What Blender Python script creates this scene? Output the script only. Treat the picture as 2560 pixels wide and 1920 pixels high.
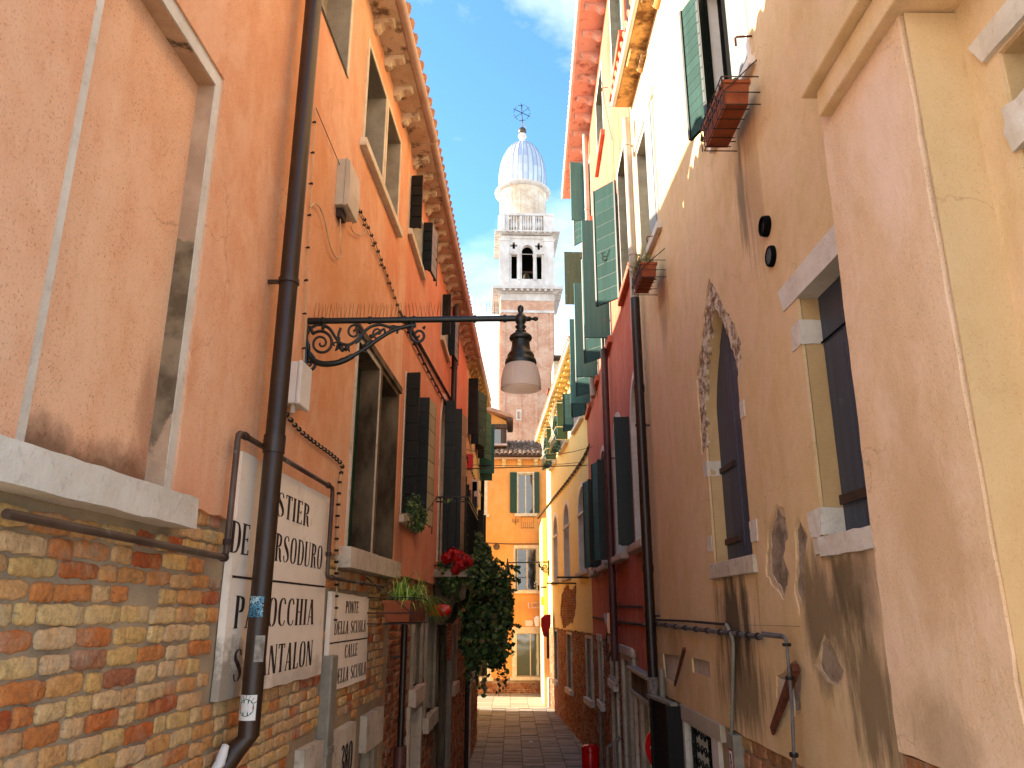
import bpy, bmesh, math, random
from math import sin, cos, pi, radians, atan, sqrt
from mathutils import Vector, Matrix
from mathutils.geometry import tessellate_polygon

# ------------------------------------------------------------------ camera, sky, sun, exposure
scn = bpy.context.scene
for o in list(bpy.data.objects): bpy.data.objects.remove(o)
COL = scn.collection
FPX = 1930.0                       # focal length in photograph pixels (2560 wide)
PITCH = atan(570 / FPX)
CAMH = 3.0                         # the viewer stands on the top steps of a bridge
cd = bpy.data.cameras.new('camera'); cam = bpy.data.objects.new('camera', cd); COL.objects.link(cam)
cam.location = (0, 0, CAMH); cam.rotation_euler = (pi / 2 + PITCH, 0, 0)
cd.sensor_width = 36; cd.lens = FPX / 2560 * 36; cd.clip_end = 2000; cd.clip_start = .05
scn.camera = cam
SUN_DIR = Vector((1, -.17, -.41)).normalized()      # the way the light travels
el = math.asin(-SUN_DIR.z); az = math.atan2(-SUN_DIR.x, -SUN_DIR.y)
sd = bpy.data.lights.new('sun', 'SUN'); sd.energy = 2.8; sd.angle = radians(.5); sd.color = (1, .88, .68)
sun = bpy.data.objects.new('sun', sd); COL.objects.link(sun)
sun.rotation_euler = SUN_DIR.to_track_quat('-Z', 'Y').to_euler(); sun.location = (-20, 5, 30)
world = bpy.data.worlds.new('World'); scn.world = world; world.use_nodes = True
wn = world.node_tree; wn.nodes.clear()
out = wn.nodes.new('ShaderNodeOutputWorld'); bg = wn.nodes.new('ShaderNodeBackground')
sky = wn.nodes.new('ShaderNodeTexSky'); sky.sky_type = 'NISHITA'; sky.sun_disc = False
sky.sun_elevation = el; sky.sun_rotation = az; sky.air_density = 1.0; sky.dust_density = .6; sky.ozone_density = 1.5
bg.inputs['Strength'].default_value = .065
tc = wn.nodes.new('ShaderNodeTexCoord')
def wnoise(scale, sx, sy, sz, off, detail=9, rough=.58):
    m = wn.nodes.new('ShaderNodeMapping'); m.inputs['Scale'].default_value = (sx, sy, sz); m.inputs['Location'].default_value = off
    n = wn.nodes.new('ShaderNodeTexNoise'); n.inputs['Scale'].default_value = scale; n.inputs['Detail'].default_value = detail
    n.inputs['Roughness'].default_value = rough; n.inputs['Distortion'].default_value = .25
    wn.links.new(tc.outputs['Generated'], m.inputs['Vector']); wn.links.new(m.outputs[0], n.inputs['Vector']); return n.outputs['Fac']
def wmath(op, a, b=None, clamp=False):
    m = wn.nodes.new('ShaderNodeMath'); m.operation = op; m.use_clamp = clamp
    for i, x in enumerate((a, b)):
        if x is None: continue
        if isinstance(x, (int, float)): m.inputs[i].default_value = x
        else: wn.links.new(x, m.inputs[i])
    return m.outputs[0]
sep = wn.nodes.new('ShaderNodeSeparateXYZ'); wn.links.new(tc.outputs['Generated'], sep.inputs[0])
# high wisps, and a bank of cumulus low over the roofs
wis = wmath('MULTIPLY', wmath('SUBTRACT', wnoise(3.0, 1, 1, 2.2, (3.1, .4, 1.7)), .48), 3.6, True)
wis = wmath('MULTIPLY', wis, .42)
low = wmath('MULTIPLY', wmath('SUBTRACT', wmath('SUBTRACT', .372, wmath('MULTIPLY', sep.outputs[0], .42)), sep.outputs[2]), 9.0)
cum = wmath('ADD', low, wmath('MULTIPLY', wmath('SUBTRACT', wnoise(4.2, 1, 1, 1.3, (1.35, 2.2, .3), 8, .62), .5), 4.2))
cum = wmath('MULTIPLY', cum, 2.2, True)
cl = wmath('MAXIMUM', wis, cum)
mix = wn.nodes.new('ShaderNodeMixRGB'); wn.links.new(cl, mix.inputs[0])
tint = wn.nodes.new('ShaderNodeMixRGB'); tint.blend_type = 'MULTIPLY'; tint.inputs[0].default_value = 1.0
tint.inputs[2].default_value = (.60, .93, 1.10, 1)
wn.links.new(sky.outputs[0], tint.inputs[1]); wn.links.new(tint.outputs[0], mix.inputs[1])
mix.inputs[2].default_value = (6.5, 6.4, 6.2, 1)
wn.links.new(mix.outputs[0], bg.inputs['Color']); wn.links.new(bg.outputs[0], out.inputs['Surface'])
vs = scn.view_settings; vs.view_transform = 'Standard'; vs.look = 'None'; vs.gamma = 1; vs.use_curve_mapping = False
vs.exposure = 2.82
scn.cycles.max_bounces = 10; scn.cycles.diffuse_bounces = 6; scn.cycles.glossy_bounces = 4; scn.cycles.transmission_bounces = 6
scn.cycles.sample_clamp_indirect = 8.0; scn.cycles.use_denoising = True

# ------------------------------------------------------------------ tagging and mesh helpers
RL = {}                                                 # world location of every root
def tag(o, label=None, cat=None, group=None, kind=None):
    if label: o['label'] = label
    if cat: o['category'] = cat
    if group: o['group'] = group
    if kind: o['kind'] = kind
    return o
def thing(name, loc, label, cat, group=None):
    o = bpy.data.objects.new(name, None); COL.objects.link(o); o.location = loc; o.empty_display_size = .1
    RL[o] = Vector(loc); return tag(o, label, cat, group)
def ray(u, v):
    a = u - 1280; b = 960 - v
    return Vector((a, FPX * cos(PITCH) - b * sin(PITCH), FPX * sin(PITCH) + b * cos(PITCH)))
def atY(u, v, y):
    r = ray(u, v); return Vector((0, 0, CAMH)) + r * (y / r.y)
class Wall:                                             # a vertical plane; d is measured out of the wall
    def __init__(s, x0, y0, x1, y1, right):
        s.o = Vector((x0, y0, 0)); t = Vector((x1 - x0, y1 - y0, 0)); s.L = t.length; s.t = t / s.L
        n = Vector((-s.t.y, s.t.x, 0)); s.n = n if right else -n
    def __call__(s, a, d, z): return s.o + s.t * a + s.n * d + Vector((0, 0, z))
    def hit(s, u, v, d=0):
        r = ray(u, v); k = (s.o.dot(s.n) + d) / r.dot(s.n)
        p = Vector((0, 0, CAMH)) + r * k
        return (p - s.o).dot(s.t), p.z
    def S(s, u, v, d=0): return s.hit(u, v, d)[0]
    def Z(s, u, v, d=0): return s.hit(u, v, d)[1]
def ident(a, d, z): return Vector((a, d, z))
class MB:
    def __init__(s): s.v = []; s.f = []
    def add(s, vs, fs):
        n = len(s.v); s.v += [Vector(x) for x in vs]; s.f += [tuple(i + n for i in f) for f in fs]; return s
    def box(s, W, a0, a1, d0, d1, z0, z1, j=0, rnd=None):
        c = [(a0, d0, z0), (a1, d0, z0), (a1, d1, z0), (a0, d1, z0), (a0, d0, z1), (a1, d0, z1), (a1, d1, z1), (a0, d1, z1)]
        if j:
            r = rnd or random; c = [(x + r.uniform(-j, j), y + r.uniform(-j, j) * .5, z + r.uniform(-j, j)) for x, y, z in c]
        return s.add([W(*p) for p in c], [(0, 3, 2, 1), (4, 5, 6, 7), (0, 1, 5, 4), (1, 2, 6, 5), (2, 3, 7, 6), (3, 0, 4, 7)])
    def prism(s, W, poly, d0, d1, back=True, holes=()):
        loops = [list(poly)] + [list(h) for h in holes]
        flat = [p for l in loops for p in l]; N = len(flat)
        tri = tessellate_polygon([[Vector((p[0], p[1], 0)) for p in l] for l in loops])
        vs = [W(p[0], d1, p[1]) for p in flat] + [W(p[0], d0, p[1]) for p in flat]
        fs = [tuple(t) for t in tri]
        if back: fs += [tuple(i + N for i in reversed(t)) for t in tri]
        b = 0
        for l in loops:
            m = len(l)
            for i in range(m): j = (i + 1) % m; fs.append((b + i, b + j, N + b + j, N + b + i))
            b += m
        return s.add(vs, fs)
    def tube(s, pts, r, n=8, cap=True):
        pts = [Vector(p) for p in pts]; m = len(pts); rs = r if isinstance(r, (list, tuple)) else [r] * m
        vs = []; up = None
        for i, p in enumerate(pts):
            t = (pts[min(i + 1, m - 1)] - pts[max(i - 1, 0)]).normalized()
            if up is None: up = t.orthogonal().normalized()
            up = up - t * up.dot(t)
            if up.length < 1e-5: up = t.orthogonal()
            up.normalize(); b = t.cross(up)
            for k in range(n):
                a = 2 * pi * k / n; vs.append(p + (up * cos(a) + b * sin(a)) * rs[i])
        fs = [(i * n + k, i * n + (k + 1) % n, (i + 1) * n + (k + 1) % n, (i + 1) * n + k) for i in range(m - 1) for k in range(n)]
        if cap: fs += [tuple(range(n - 1, -1, -1)), tuple((m - 1) * n + k for k in range(n))]
        return s.add(vs, fs)
    def lathe(s, c, prof, n=24, ax=None, sx=1.0):
        c = Vector(c); ax = ax or (Vector((1, 0, 0)), Vector((0, 1, 0)), Vector((0, 0, 1)))
        vs = [c + ax[0] * (r * cos(2 * pi * k / n)) * sx + ax[1] * (r * sin(2 * pi * k / n)) + ax[2] * z for r, z in prof for k in range(n)]
        fs = [(i * n + k, i * n + (k + 1) % n, (i + 1) * n + (k + 1) % n, (i + 1) * n + k) for i in range(len(prof) - 1) for k in range(n)]
        if prof[0][0] > 1e-4: fs.append(tuple(range(n - 1, -1, -1)))
        if prof[-1][0] > 1e-4: fs.append(tuple((len(prof) - 1) * n + k for k in range(n)))
        return s.add(vs, fs)
    def mesh(s, name, off=Vector((0, 0, 0))):
        me = bpy.data.meshes.new(name); me.from_pydata([v - off for v in s.v], [], s.f)
        bm = bmesh.new(); bm.from_mesh(me)
        bmesh.ops.recalc_face_normals(bm, faces=bm.faces); bm.to_mesh(me); bm.free(); return me
    def build(s, name, mat, parent=None, smooth=False, bevel=0, rough=None, label=None, cat=None, group=None, kind=None):
        if parent is None:
            lo = Vector([min(v[i] for v in s.v) for i in range(3)]); hi = Vector([max(v[i] for v in s.v) for i in range(3)])
            off = Vector(((lo.x + hi.x) / 2, (lo.y + hi.y) / 2, lo.z))
        else: off = RL[parent]
        me = s.mesh(name, off)
        if rough: roughen(me, off, *rough)
        me.materials.append(mat)
        o = bpy.data.objects.new(name, me); COL.objects.link(o)
        if parent is None: o.location = off
        else: o.parent = parent
        RL[o] = off
        if smooth:
            for p in me.polygons: p.use_smooth = True
            if smooth != 'all' :
                bm = bmesh.new(); bm.from_mesh(me)
                for e in bm.edges:
                    if len(e.link_faces) == 2 and e.calc_face_angle(0) > radians(smooth if smooth is not True else 40): e.smooth = False
                bm.to_mesh(me); bm.free()
        if bevel:
            b = o.modifiers.new('bevel', 'BEVEL'); b.width = bevel; b.segments = 2; b.limit_method = 'ANGLE'; b.angle_limit = radians(50)
        return tag(o, label, cat, group, kind)
def inst(name, me, parent, M):
    o = bpy.data.objects.new(name, me); COL.objects.link(o); o.parent = parent
    o.matrix_local = Matrix.Translation(-RL[parent]) @ M; RL[o] = Vector(M.translation); return o
def roughen(me, off, cuts, amp, scale, seed=0):
    from mathutils import noise
    bm = bmesh.new(); bm.from_mesh(me)
    for _ in range(4):
        es = [e for e in bm.edges if e.calc_length() > cuts]
        if not es or len(bm.verts) > 60000: break
        bmesh.ops.subdivide_edges(bm, edges=es, cuts=1, use_grid_fill=True)
    bmesh.ops.triangulate(bm, faces=bm.faces)
    bm.normal_update()
    for v in bm.verts:
        p = (v.co + off) * scale + Vector((seed, seed * 1.7, 0))
        v.co += noise.noise_vector(p) * amp + noise.noise_vector(p * 2.7) * amp * .5
    bm.to_mesh(me); bm.free()
def rag(p, q, step, amp, rnd):
    """points from p (included) to q (excluded) along a broken edge"""
    n = max(1, int(math.hypot(q[0] - p[0], q[1] - p[1]) / step)); L = math.hypot(q[0] - p[0], q[1] - p[1]) or 1
    nx, ny = -(q[1] - p[1]) / L, (q[0] - p[0]) / L
    outp = [tuple(p)]
    for i in range(1, n):
        k = i / n + rnd.uniform(-.3, .3) / n; a = rnd.uniform(-amp, amp)
        outp.append((p[0] + (q[0] - p[0]) * k + nx * a, p[1] + (q[1] - p[1]) * k + ny * a))
    return outp
def ragpoly(poly, step, amp, rnd):
    r = []
    for i, p in enumerate(poly): r += rag(p, poly[(i + 1) % len(poly)], step, amp, rnd)
    return r
def rect(a0, a1, z0, z1): return [(a0, z0), (a1, z0), (a1, z1), (a0, z1)]
def archpoly(a0, a1, z0, zs, kind='round', n=10, zt=None):
    m = (a0 + a1) / 2; r = (a1 - a0) / 2; p = [(a0, z0), (a1, z0), (a1, zs)]
    h = r if zt is None else zt - zs
    for i in range(1, 2 * n):
        a = pi * i / (2 * n); x = cos(a)
        if kind == 'round': p.append((m + r * x, zs + h * sin(a)))
        else:
            y = (1 - abs(x)) ** .62; p.append((m + r * x, zs + h * y))
    return p + [(a0, zs)]
# ------------------------------------------------------------------ materials
def lin0(c):
    return tuple(((x / 255) / 12.92 if x / 255 <= .04045 else ((x / 255 + .055) / 1.055) ** 2.4) for x in c)
def lin(c):
    """photograph-like colour to base colour: warm lime and clay tones are paler in themselves than the warm light between the walls makes them"""
    r, g, b = lin0(c)
    if r > g > b and g / r > .1 and r > .06:
        e = min(.92, max(.71, .9 - .65 * (g / r - .15))); return (r * .93, r * .93 * (g / r) ** e, r * .93 * (b / r) ** e)
    return (r, g, b)
class NT:
    raw = False
    def __init__(s, name):
        s.m = bpy.data.materials.new(name); s.m.use_nodes = True; s.t = s.m.node_tree
        s.b = s.t.nodes['Principled BSDF']; s.pos = s.t.nodes.new('ShaderNodeNewGeometry').outputs['Position']
    def n(s, k): return s.t.nodes.new(k)
    def link(s, a, b): s.t.links.new(a, b)
    def vmap(s, sc=(1, 1, 1), off=(0, 0, 0), src=None, rot=(0, 0, 0)):
        m = s.n('ShaderNodeMapping'); m.inputs['Scale'].default_value = sc; m.inputs['Location'].default_value = off; m.inputs['Rotation'].default_value = rot
        s.link(src or s.pos, m.inputs[0]); return m.outputs[0]
    def noise(s, scale, detail=4, rough=.55, sc=(1, 1, 1), off=(0, 0, 0), dist=0, src=None):
        n = s.n('ShaderNodeTexNoise'); n.inputs['Scale'].default_value = scale; n.inputs['Detail'].default_value = detail
        n.inputs['Roughness'].default_value = rough; n.inputs['Distortion'].default_value = dist
        s.link(s.vmap(sc, off, src), n.inputs['Vector']); return n.outputs['Fac']
    def ramp(s, fac, stops):
        r = s.n('ShaderNodeValToRGB'); s.link(fac, r.inputs[0]); e = r.color_ramp.elements
        while len(e) < len(stops): e.new(.5)
        for i, (p, c) in enumerate(stops):
            e[i].position = p; e[i].color = (c, c, c, 1) if isinstance(c, (int, float)) else (*(lin0(c) if s.raw else lin(c)), 1)
        return r.outputs[0]
    def sock(s, x, inp):
        if isinstance(x, (int, float)): inp.default_value = x
        elif isinstance(x, tuple): inp.default_value = (*lin(x), 1)
        else: s.link(x, inp)
    def mix(s, f, a, b, mode='MIX'):
        m = s.n('ShaderNodeMixRGB'); m.blend_type = mode; s.sock(f, m.inputs[0]); s.sock(a, m.inputs[1]); s.sock(b, m.inputs[2]); return m.outputs[0]
    def math(s, op, a, b=0, clamp=False):
        m = s.n('ShaderNodeMath'); m.operation = op; m.use_clamp = clamp; s.sock(a, m.inputs[0]); s.sock(b, m.inputs[1]); return m.outputs[0]
    def bump(s, h, dist, strength=1.0, prev=None):
        b = s.n('ShaderNodeBump'); b.inputs['Distance'].default_value = dist; b.inputs['Strength'].default_value = strength
        s.link(h, b.inputs['Height'])
        if prev is not None: s.link(prev, b.inputs['Normal'])
        s.link(b.outputs[0], s.b.inputs['Normal']); return b.outputs[0]
    def col(s, c): s.sock(c, s.b.inputs['Base Color']) if not isinstance(c, tuple) else setattr(s.b.inputs['Base Color'], 'default_value', (*lin(c), 1))
    def rough(s, r, spec=.3): s.sock(r, s.b.inputs['Roughness']); s.b.inputs['Specular IOR Level'].default_value = spec; return s
def stainmask(k, c, r, soft=.55, nscale=3, namp=1.1, sc=(1, 1, .5)):
    """a blotch round c with radii r, its edge broken by noise"""
    m = k.n('ShaderNodeMapping'); m.vector_type = 'POINT'
    m.inputs['Scale'].default_value = (1 / r[0], 1 / r[1], 1 / r[2]); m.inputs['Location'].default_value = (-c[0] / r[0], -c[1] / r[1], -c[2] / r[2])
    k.link(k.pos, m.inputs[0]); ln = k.n('ShaderNodeVectorMath'); ln.operation = 'LENGTH'; k.link(m.outputs[0], ln.inputs[0])
    a = k.math('SUBTRACT', 1.0, ln.outputs['Value'])
    a = k.math('ADD', a, k.math('MULTIPLY', k.math('SUBTRACT', k.noise(nscale, 6, .65, sc), .5), namp * 2))
    return k.math('DIVIDE', a, soft, True)
def plaster(name, base, pale, deep, speck=(120, 70, 50), stains=(), speckle=.35, streak=.35, bumpd=.004, off=0, big=1.1, mottle=.5, pink=None):
    k = NT(name)
    n1 = k.noise(big, 5, .6, (1, 1, .55), (off, 0, 0)); n2 = k.noise(1.0, 4, .6, (7, 7, .55), (off, 1, 0)); n4 = k.noise(9, 5, .6, (1, 1, .8), (off, 2, 0))
    c = k.mix(k.ramp(n1, [(.34, 0), (.66, 1)]), base, pale)
    c = k.mix(k.math('MULTIPLY', k.ramp(n2, [(.45, 0), (.75, 1)]), streak), c, deep)
    c = k.mix(k.math('MULTIPLY', k.ramp(n4, [(.42, 0), (.7, 1)]), .28), c, deep)
    fine = k.noise(120, 3, .75, (1, 1, 1)); f2 = k.noise(55, 3, .7, (1, 1, 1), (3, 3, 3))
    c = k.mix(k.math('MULTIPLY', k.ramp(fine, [(.56, 0), (.68, 1)]), speckle), c, speck)
    c = k.mix(k.math('MULTIPLY', k.ramp(f2, [(.3, 1), (.45, 0)]), .25), c, pale)
    n6 = k.noise(3.6, 9, .68, (1, 1, .8), (off, 5, 2), dist=.4); c = k.mix(k.math('MULTIPLY', k.ramp(n6, [(.46, 0), (.62, 1)]), mottle), c, pink or pale)
    c = k.mix(k.math('MULTIPLY', k.ramp(k.noise(5, 8, .7, (1, 1, .35), (off, 9, 4), dist=.3), [(.54, 0), (.7, 1)]), mottle * .7), c, deep)
    vo = k.n('ShaderNodeTexVoronoi'); vo.feature = 'DISTANCE_TO_EDGE'; vo.inputs['Scale'].default_value = 1.3
    wv = k.n('ShaderNodeVectorMath'); wv.operation = 'ADD'; k.link(k.pos, wv.inputs[0]); nn = k.n('ShaderNodeTexNoise'); nn.inputs['Scale'].default_value = 4; nn.inputs['Detail'].default_value = 6; k.link(k.pos, nn.inputs['Vector'])
    sc_ = k.n('ShaderNodeVectorMath'); sc_.operation = 'SCALE'; sc_.inputs['Scale'].default_value = .35; k.link(nn.outputs['Color'], sc_.inputs[0]); k.link(sc_.outputs[0], wv.inputs[1]); k.link(wv.outputs[0], vo.inputs['Vector'])
    crack = k.math('MULTIPLY', k.ramp(vo.outputs['Distance'], [(.0, 1), (.007, 0)]), k.ramp(k.noise(1.1, 3, .5, off=(off + 4, 2, 8)), [(.54, 0), (.6, 1)]))
    c = k.mix(k.math('MULTIPLY', crack, .35), c, speck)
    for (cc, r, colr, amt, sc) in stains:
        c = k.mix(k.math('MULTIPLY', stainmask(k, cc, r, sc=sc), amt), c, colr)
    k.col(c); k.rough(.93, .15)
    h = k.math('ADD', k.math('MULTIPLY', fine, .45), k.math('ADD', k.math('MULTIPLY', f2, .5), k.math('MULTIPLY', k.noise(2.2, 4, .6), 3.0)))
    k.bump(h, bumpd, 1.0); return k.m
def simple(name, c, c2=None, rough=.6, scale=8, spec=.3, metal=0, bump=0, sc=(1, 1, 1), contrast=(.35, .65), rnd=0):
    k = NT(name); c2 = c2 or tuple(x * .8 for x in c)
    f = k.noise(scale, 5, .6, sc)
    cc = k.mix(k.ramp(f, [(contrast[0], 0), (contrast[1], 1)]), c, c2)
    if rnd:
        oi = k.n('ShaderNodeObjectInfo').outputs['Random']
        hs = k.n('ShaderNodeHueSaturation'); k.link(k.math('ADD', 1 - rnd / 2, k.math('MULTIPLY', oi, rnd)), hs.inputs['Value']); k.link(cc, hs.inputs['Color']); cc = hs.outputs[0]
    k.col(cc); k.rough(rough, spec); k.b.inputs['Metallic'].default_value = metal
    if bump: k.bump(k.noise(scale * 6, 4, .6, sc), bump)
    return k.m
M = {}
def Wd(W, s, d, z): p = W(s, d, z); return (p.x, p.y, p.z)
M['stone'] = (lambda k: (k.col(k.mix(k.math('MULTIPLY', k.ramp(k.noise(14, 6, .7), [(.5, 0), (.72, 1)]), .55),
            k.mix(k.ramp(k.noise(2.2, 5, .6), [(.35, 0), (.65, 1)]), (214, 198, 172), (190, 168, 140)), (120, 100, 80))), k.rough(.85, .2),
            k.bump(k.noise(45, 5, .7), .006), k.m)[-1])(NT('istrian stone'))
M['stone_white'] = (lambda k: (k.col(k.mix(k.math('MULTIPLY', k.ramp(k.noise(20, 6, .7), [(.55, 0), (.75, 1)]), .5),
            k.mix(k.ramp(k.noise(3, 5, .6), [(.35, 0), (.65, 1)]), (226, 214, 196), (205, 188, 165)), (150, 125, 105))), k.rough(.85, .2),
            k.bump(k.noise(40, 5, .7), .006), k.m)[-1])(NT('pale stone'))
M['reveal_peeled'] = (lambda k: (k.col(k.mix(k.ramp(k.noise(2.6, 7, .62, (1, 1, .6), dist=.6), [(.47, 0), (.5, 1)]),
            k.mix(k.ramp(k.noise(4, 5, .6), [(.4, 0), (.6, 1)]), (205, 160, 120), (180, 135, 98)), k.mix(k.ramp(k.noise(6, 5, .6), [(.4, 0), (.6, 1)]), (150, 122, 88), (104, 80, 54)))),
            k.rough(.9, .15), k.bump(k.noise(30, 5, .7), .005), k.m)[-1])(NT('peeling paint on stone'))
M['reveal_grey'] = simple('grey render reveal', (168, 150, 122), (140, 124, 100), .9, 5, .15, bump=.003)
M['reveal_dark'] = simple('stained dark reveal', (116, 92, 66), (60, 46, 32), .9, 4, .15, bump=.004, sc=(1, 1, .4))
M['white_frame'] = simple('cream painted stone', (226, 208, 172), (205, 182, 142), .8, 9, .2, bump=.002)
M['mortar'] = (lambda k: (k.col(k.mix(k.ramp(k.noise(3.5, 6, .6), [(.3, 0), (.7, 1)]), (182, 152, 114), (144, 120, 92))), k.rough(.95, .1),
            k.bump(k.noise(60, 5, .75), .006), k.m)[-1])(NT('lime mortar'))
def brickmat(name, stops, island=False, dirt=(90, 70, 52), val=1.0, smear=.5):
    k = NT(name); k.raw = True
    r = k.n('ShaderNodeNewGeometry').outputs['Random Per Island'] if island else k.n('ShaderNodeObjectInfo').outputs['Random']
    c = k.ramp(r, stops)
    c = k.mix(k.math('MULTIPLY', k.ramp(k.noise(26, 7, .75), [(.42, 0), (.62, 1)]), .7), c, k.mix(.55, c, dirt))
    c = k.mix(k.math('MULTIPLY', k.ramp(k.noise(11, 7, .75, off=(1, 7, 3)), [(.5, 0), (.62, 1)]), .35), c, (226, 150, 84))
    c = k.mix(k.math('MULTIPLY', k.ramp(k.noise(5, 6, .65, off=(7, 1, 2)), [(.5, 0), (.66, 1)]), smear), c, (205, 180, 145))
    k.col(c); k.rough(.92, .15); k.bump(k.math('ADD', k.noise(60, 5, .75), k.math('MULTIPLY', k.noise(16, 4, .6), 2.0)), .010); return k.m
YEL = [(0, (222, 176, 106)), (.2, (228, 192, 132)), (.4, (226, 184, 136)), (.56, (222, 162, 98)), (.68, (212, 140, 80)), (.84, (208, 122, 64)), (.94, (192, 92, 46)), (1, (160, 124, 96))]
RED = [(0, (150, 84, 50)), (.2, (168, 104, 66)), (.4, (138, 70, 42)), (.6, (120, 56, 34)), (.8, (160, 92, 58)), (1, (104, 64, 46))]
M['brick_y'] = brickmat('weathered yellow and orange brick', YEL)
M['brick_yi'] = brickmat('weathered yellow brickwork', YEL, True)
M['brick_b'] = brickmat('brown brickwork', [(0, (176, 138, 96)), (.3, (168, 118, 76)), (.6, (160, 100, 62)), (.85, (176, 92, 46)), (1, (120, 84, 58))], True)
M['brick_r'] = brickmat('red brickwork', RED, True)
M['brick_ro'] = brickmat('red brick', RED)
M['block'] = brickmat('sandstone block', [(0, (196, 160, 112)), (.4, (170, 128, 86)), (.7, (184, 130, 96)), (1, (150, 112, 72))], smear=.1)
M['pipe'] = simple('brown painted pipe', (58, 38, 22), (44, 28, 17), .42, 3, .45, bump=.001)
M['pipe_dark'] = simple('dark brown pipe', (42, 24, 19), (28, 17, 15), .4, 4, .45)
M['pipe_red'] = simple('dark red painted pipe', (96, 50, 44), (76, 38, 34), .45, 4, .4)
M['pipe_pale'] = simple('pale beige pipe', (182, 158, 136), (165, 140, 118), .5, 4, .4)
M['pipe_grey'] = simple('grey conduit', (146, 138, 118), (126, 118, 100), .5, 10, .4)
M['copper'] = (lambda k: (k.col(k.mix(k.ramp(k.noise(9, 6, .7), [(.6, 0), (.68, 1)]), k.mix(k.ramp(k.noise(4, 5, .6), [(.35, 0), (.65, 1)]), (96, 74, 58), (66, 44, 34)), (120, 128, 116))),
            k.rough(.5, .4), k.m)[-1])(NT('tarnished copper pipe'))
M['iron'] = simple('black green iron', (7, 17, 12), (4, 10, 8), .4, 14, .5, bump=.001)
M['wire'] = simple('rusty wire', (70, 48, 38), (50, 34, 28), .6)
M['cable'] = simple('cream cable', (206, 172, 122), (176, 140, 96), .6)
M['cable_dark'] = simple('dark cable', (70, 46, 34), (44, 30, 26), .6)
M['clip'] = simple('dark clip', (40, 26, 24), (28, 18, 18), .6)
M['cable_grey'] = simple('grey cable', (128, 120, 116), (92, 86, 84), .55)
M['foil'] = simple('crumpled metal tape', (170, 160, 150), (110, 100, 92), .3, 30, .6, .6, bump=.01)
M['box_cream'] = simple('cream plastic box', (198, 182, 150), (184, 166, 134), .5)
M['box_white'] = simple('white plastic box', (232, 222, 206), (222, 210, 192), .4)
M['sign'] = (lambda k: (k.col(k.mix(k.math('MULTIPLY', stainmask(k, (-1.17, 3.33, 2.68), (.3, .3, .26), nscale=9, namp=1.4, sc=(1, 1, 1)), .75), k.mix(k.math('MULTIPLY', stainmask(k, (-1.1, 4.3, 2.66), (.3, .7, .12), nscale=9, namp=1.2, sc=(1, 1, 1)), .4),k.mix(k.math('MULTIPLY', k.ramp(k.noise(9, 7, .72, off=(4, 0, 0)), [(.56, 0), (.72, 1)]), .4),
            k.mix(k.ramp(k.noise(2, 4, .6), [(.3, 0), (.7, 1)]), (250, 234, 212), (236, 214, 186)), (160, 132, 100)), (150, 124, 96)), (128, 108, 84))), k.rough(.75, .2), k.bump(k.noise(40, 4, .7), .002), k.m)[-1])(NT('whitewashed sign plaster'))
M['ink'] = simple('faded black paint', (46, 32, 28), (70, 52, 44), .8, 30, .1)
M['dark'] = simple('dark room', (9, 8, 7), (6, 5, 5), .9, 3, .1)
def glassmat(name, c, rough=.04):
    k = NT(name); k.col(c); k.rough(rough, .5); k.b.inputs['Specular IOR Level'].default_value = 1.0; k.b.inputs['Coat Weight'].default_value = .6; k.b.inputs['Coat Roughness'].default_value = .02
    k.bump(k.noise(1.5, 2, .5), .004); return k.m
M['glass'] = glassmat('window glass', (26, 30, 27))
M['glass_g'] = glassmat('greenish shop glass', (92, 100, 82))
def wood(name, c, c2, sc=(18, 18, 1.2), rough=.6, rnd=.2, wear=None, spec=.3):
    k = NT(name); oi = k.n('ShaderNodeObjectInfo').outputs['Random']
    f = k.noise(1.0, 5, .6, sc); cc = k.mix(k.ramp(f, [(.3, 0), (.7, 1)]), c, c2)
    if wear: cc = k.mix(k.ramp(k.noise(8, 7, .72, off=(2, 2, 2)), [(.62, 0), (.7, 1)]), cc, wear)
    hs = k.n('ShaderNodeHueSaturation'); k.link(k.math('ADD', 1 - rnd / 2, k.math('MULTIPLY', oi, rnd)), hs.inputs['Value']); k.link(cc, hs.inputs['Color'])
    k.col(hs.outputs[0]); k.rough(rough, spec); k.bump(f, .002); return k.m
M['sh_dark'] = wood('dark green shutter paint', (13, 21, 14), (9, 15, 10), rough=.5)
M['sh_pale'] = wood('sun bleached green shutter', (52, 76, 72), (44, 66, 62), rough=.9, spec=.08)
M['sh_green'] = wood('mid green shutter paint', (70, 104, 84), (56, 84, 70), rough=.85, wear=(176, 184, 170))
M['sh_slate'] = wood('slate blue shutter', (64, 72, 86), (50, 57, 70), rough=.5, wear=(90, 96, 100))
M['sh_grey'] = wood('weathered grey green shutter', (62, 122, 118), (52, 106, 104), rough=.7, wear=(104, 104, 92))
M['sh_white'] = wood('pale grey shutter', (128, 132, 130), (112, 116, 114), rough=.55)
M['sh_dkgreen'] = wood('bottle green shutter', (28, 62, 46), (20, 48, 38), rough=.5)
M['sh_lit'] = wood('lit shutter face', (186, 168, 120), (164, 146, 100), rough=.6)  # pale colour stands for light on the outer faces of dark shutters
M['door_dark'] = wood('black brown door wood', (12, 9, 8), (8, 6, 6), rough=.6)
M['timber'] = wood('old roof timber', (92, 62, 44), (60, 40, 30), rough=.8)
M['rust'] = simple('rusty iron bar', (118, 62, 40), (86, 44, 30), .85, 20, .15, bump=.002)
M['terracotta'] = simple('terracotta', (156, 78, 44), (134, 62, 36), .8, 8, .2, bump=.001)
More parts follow.
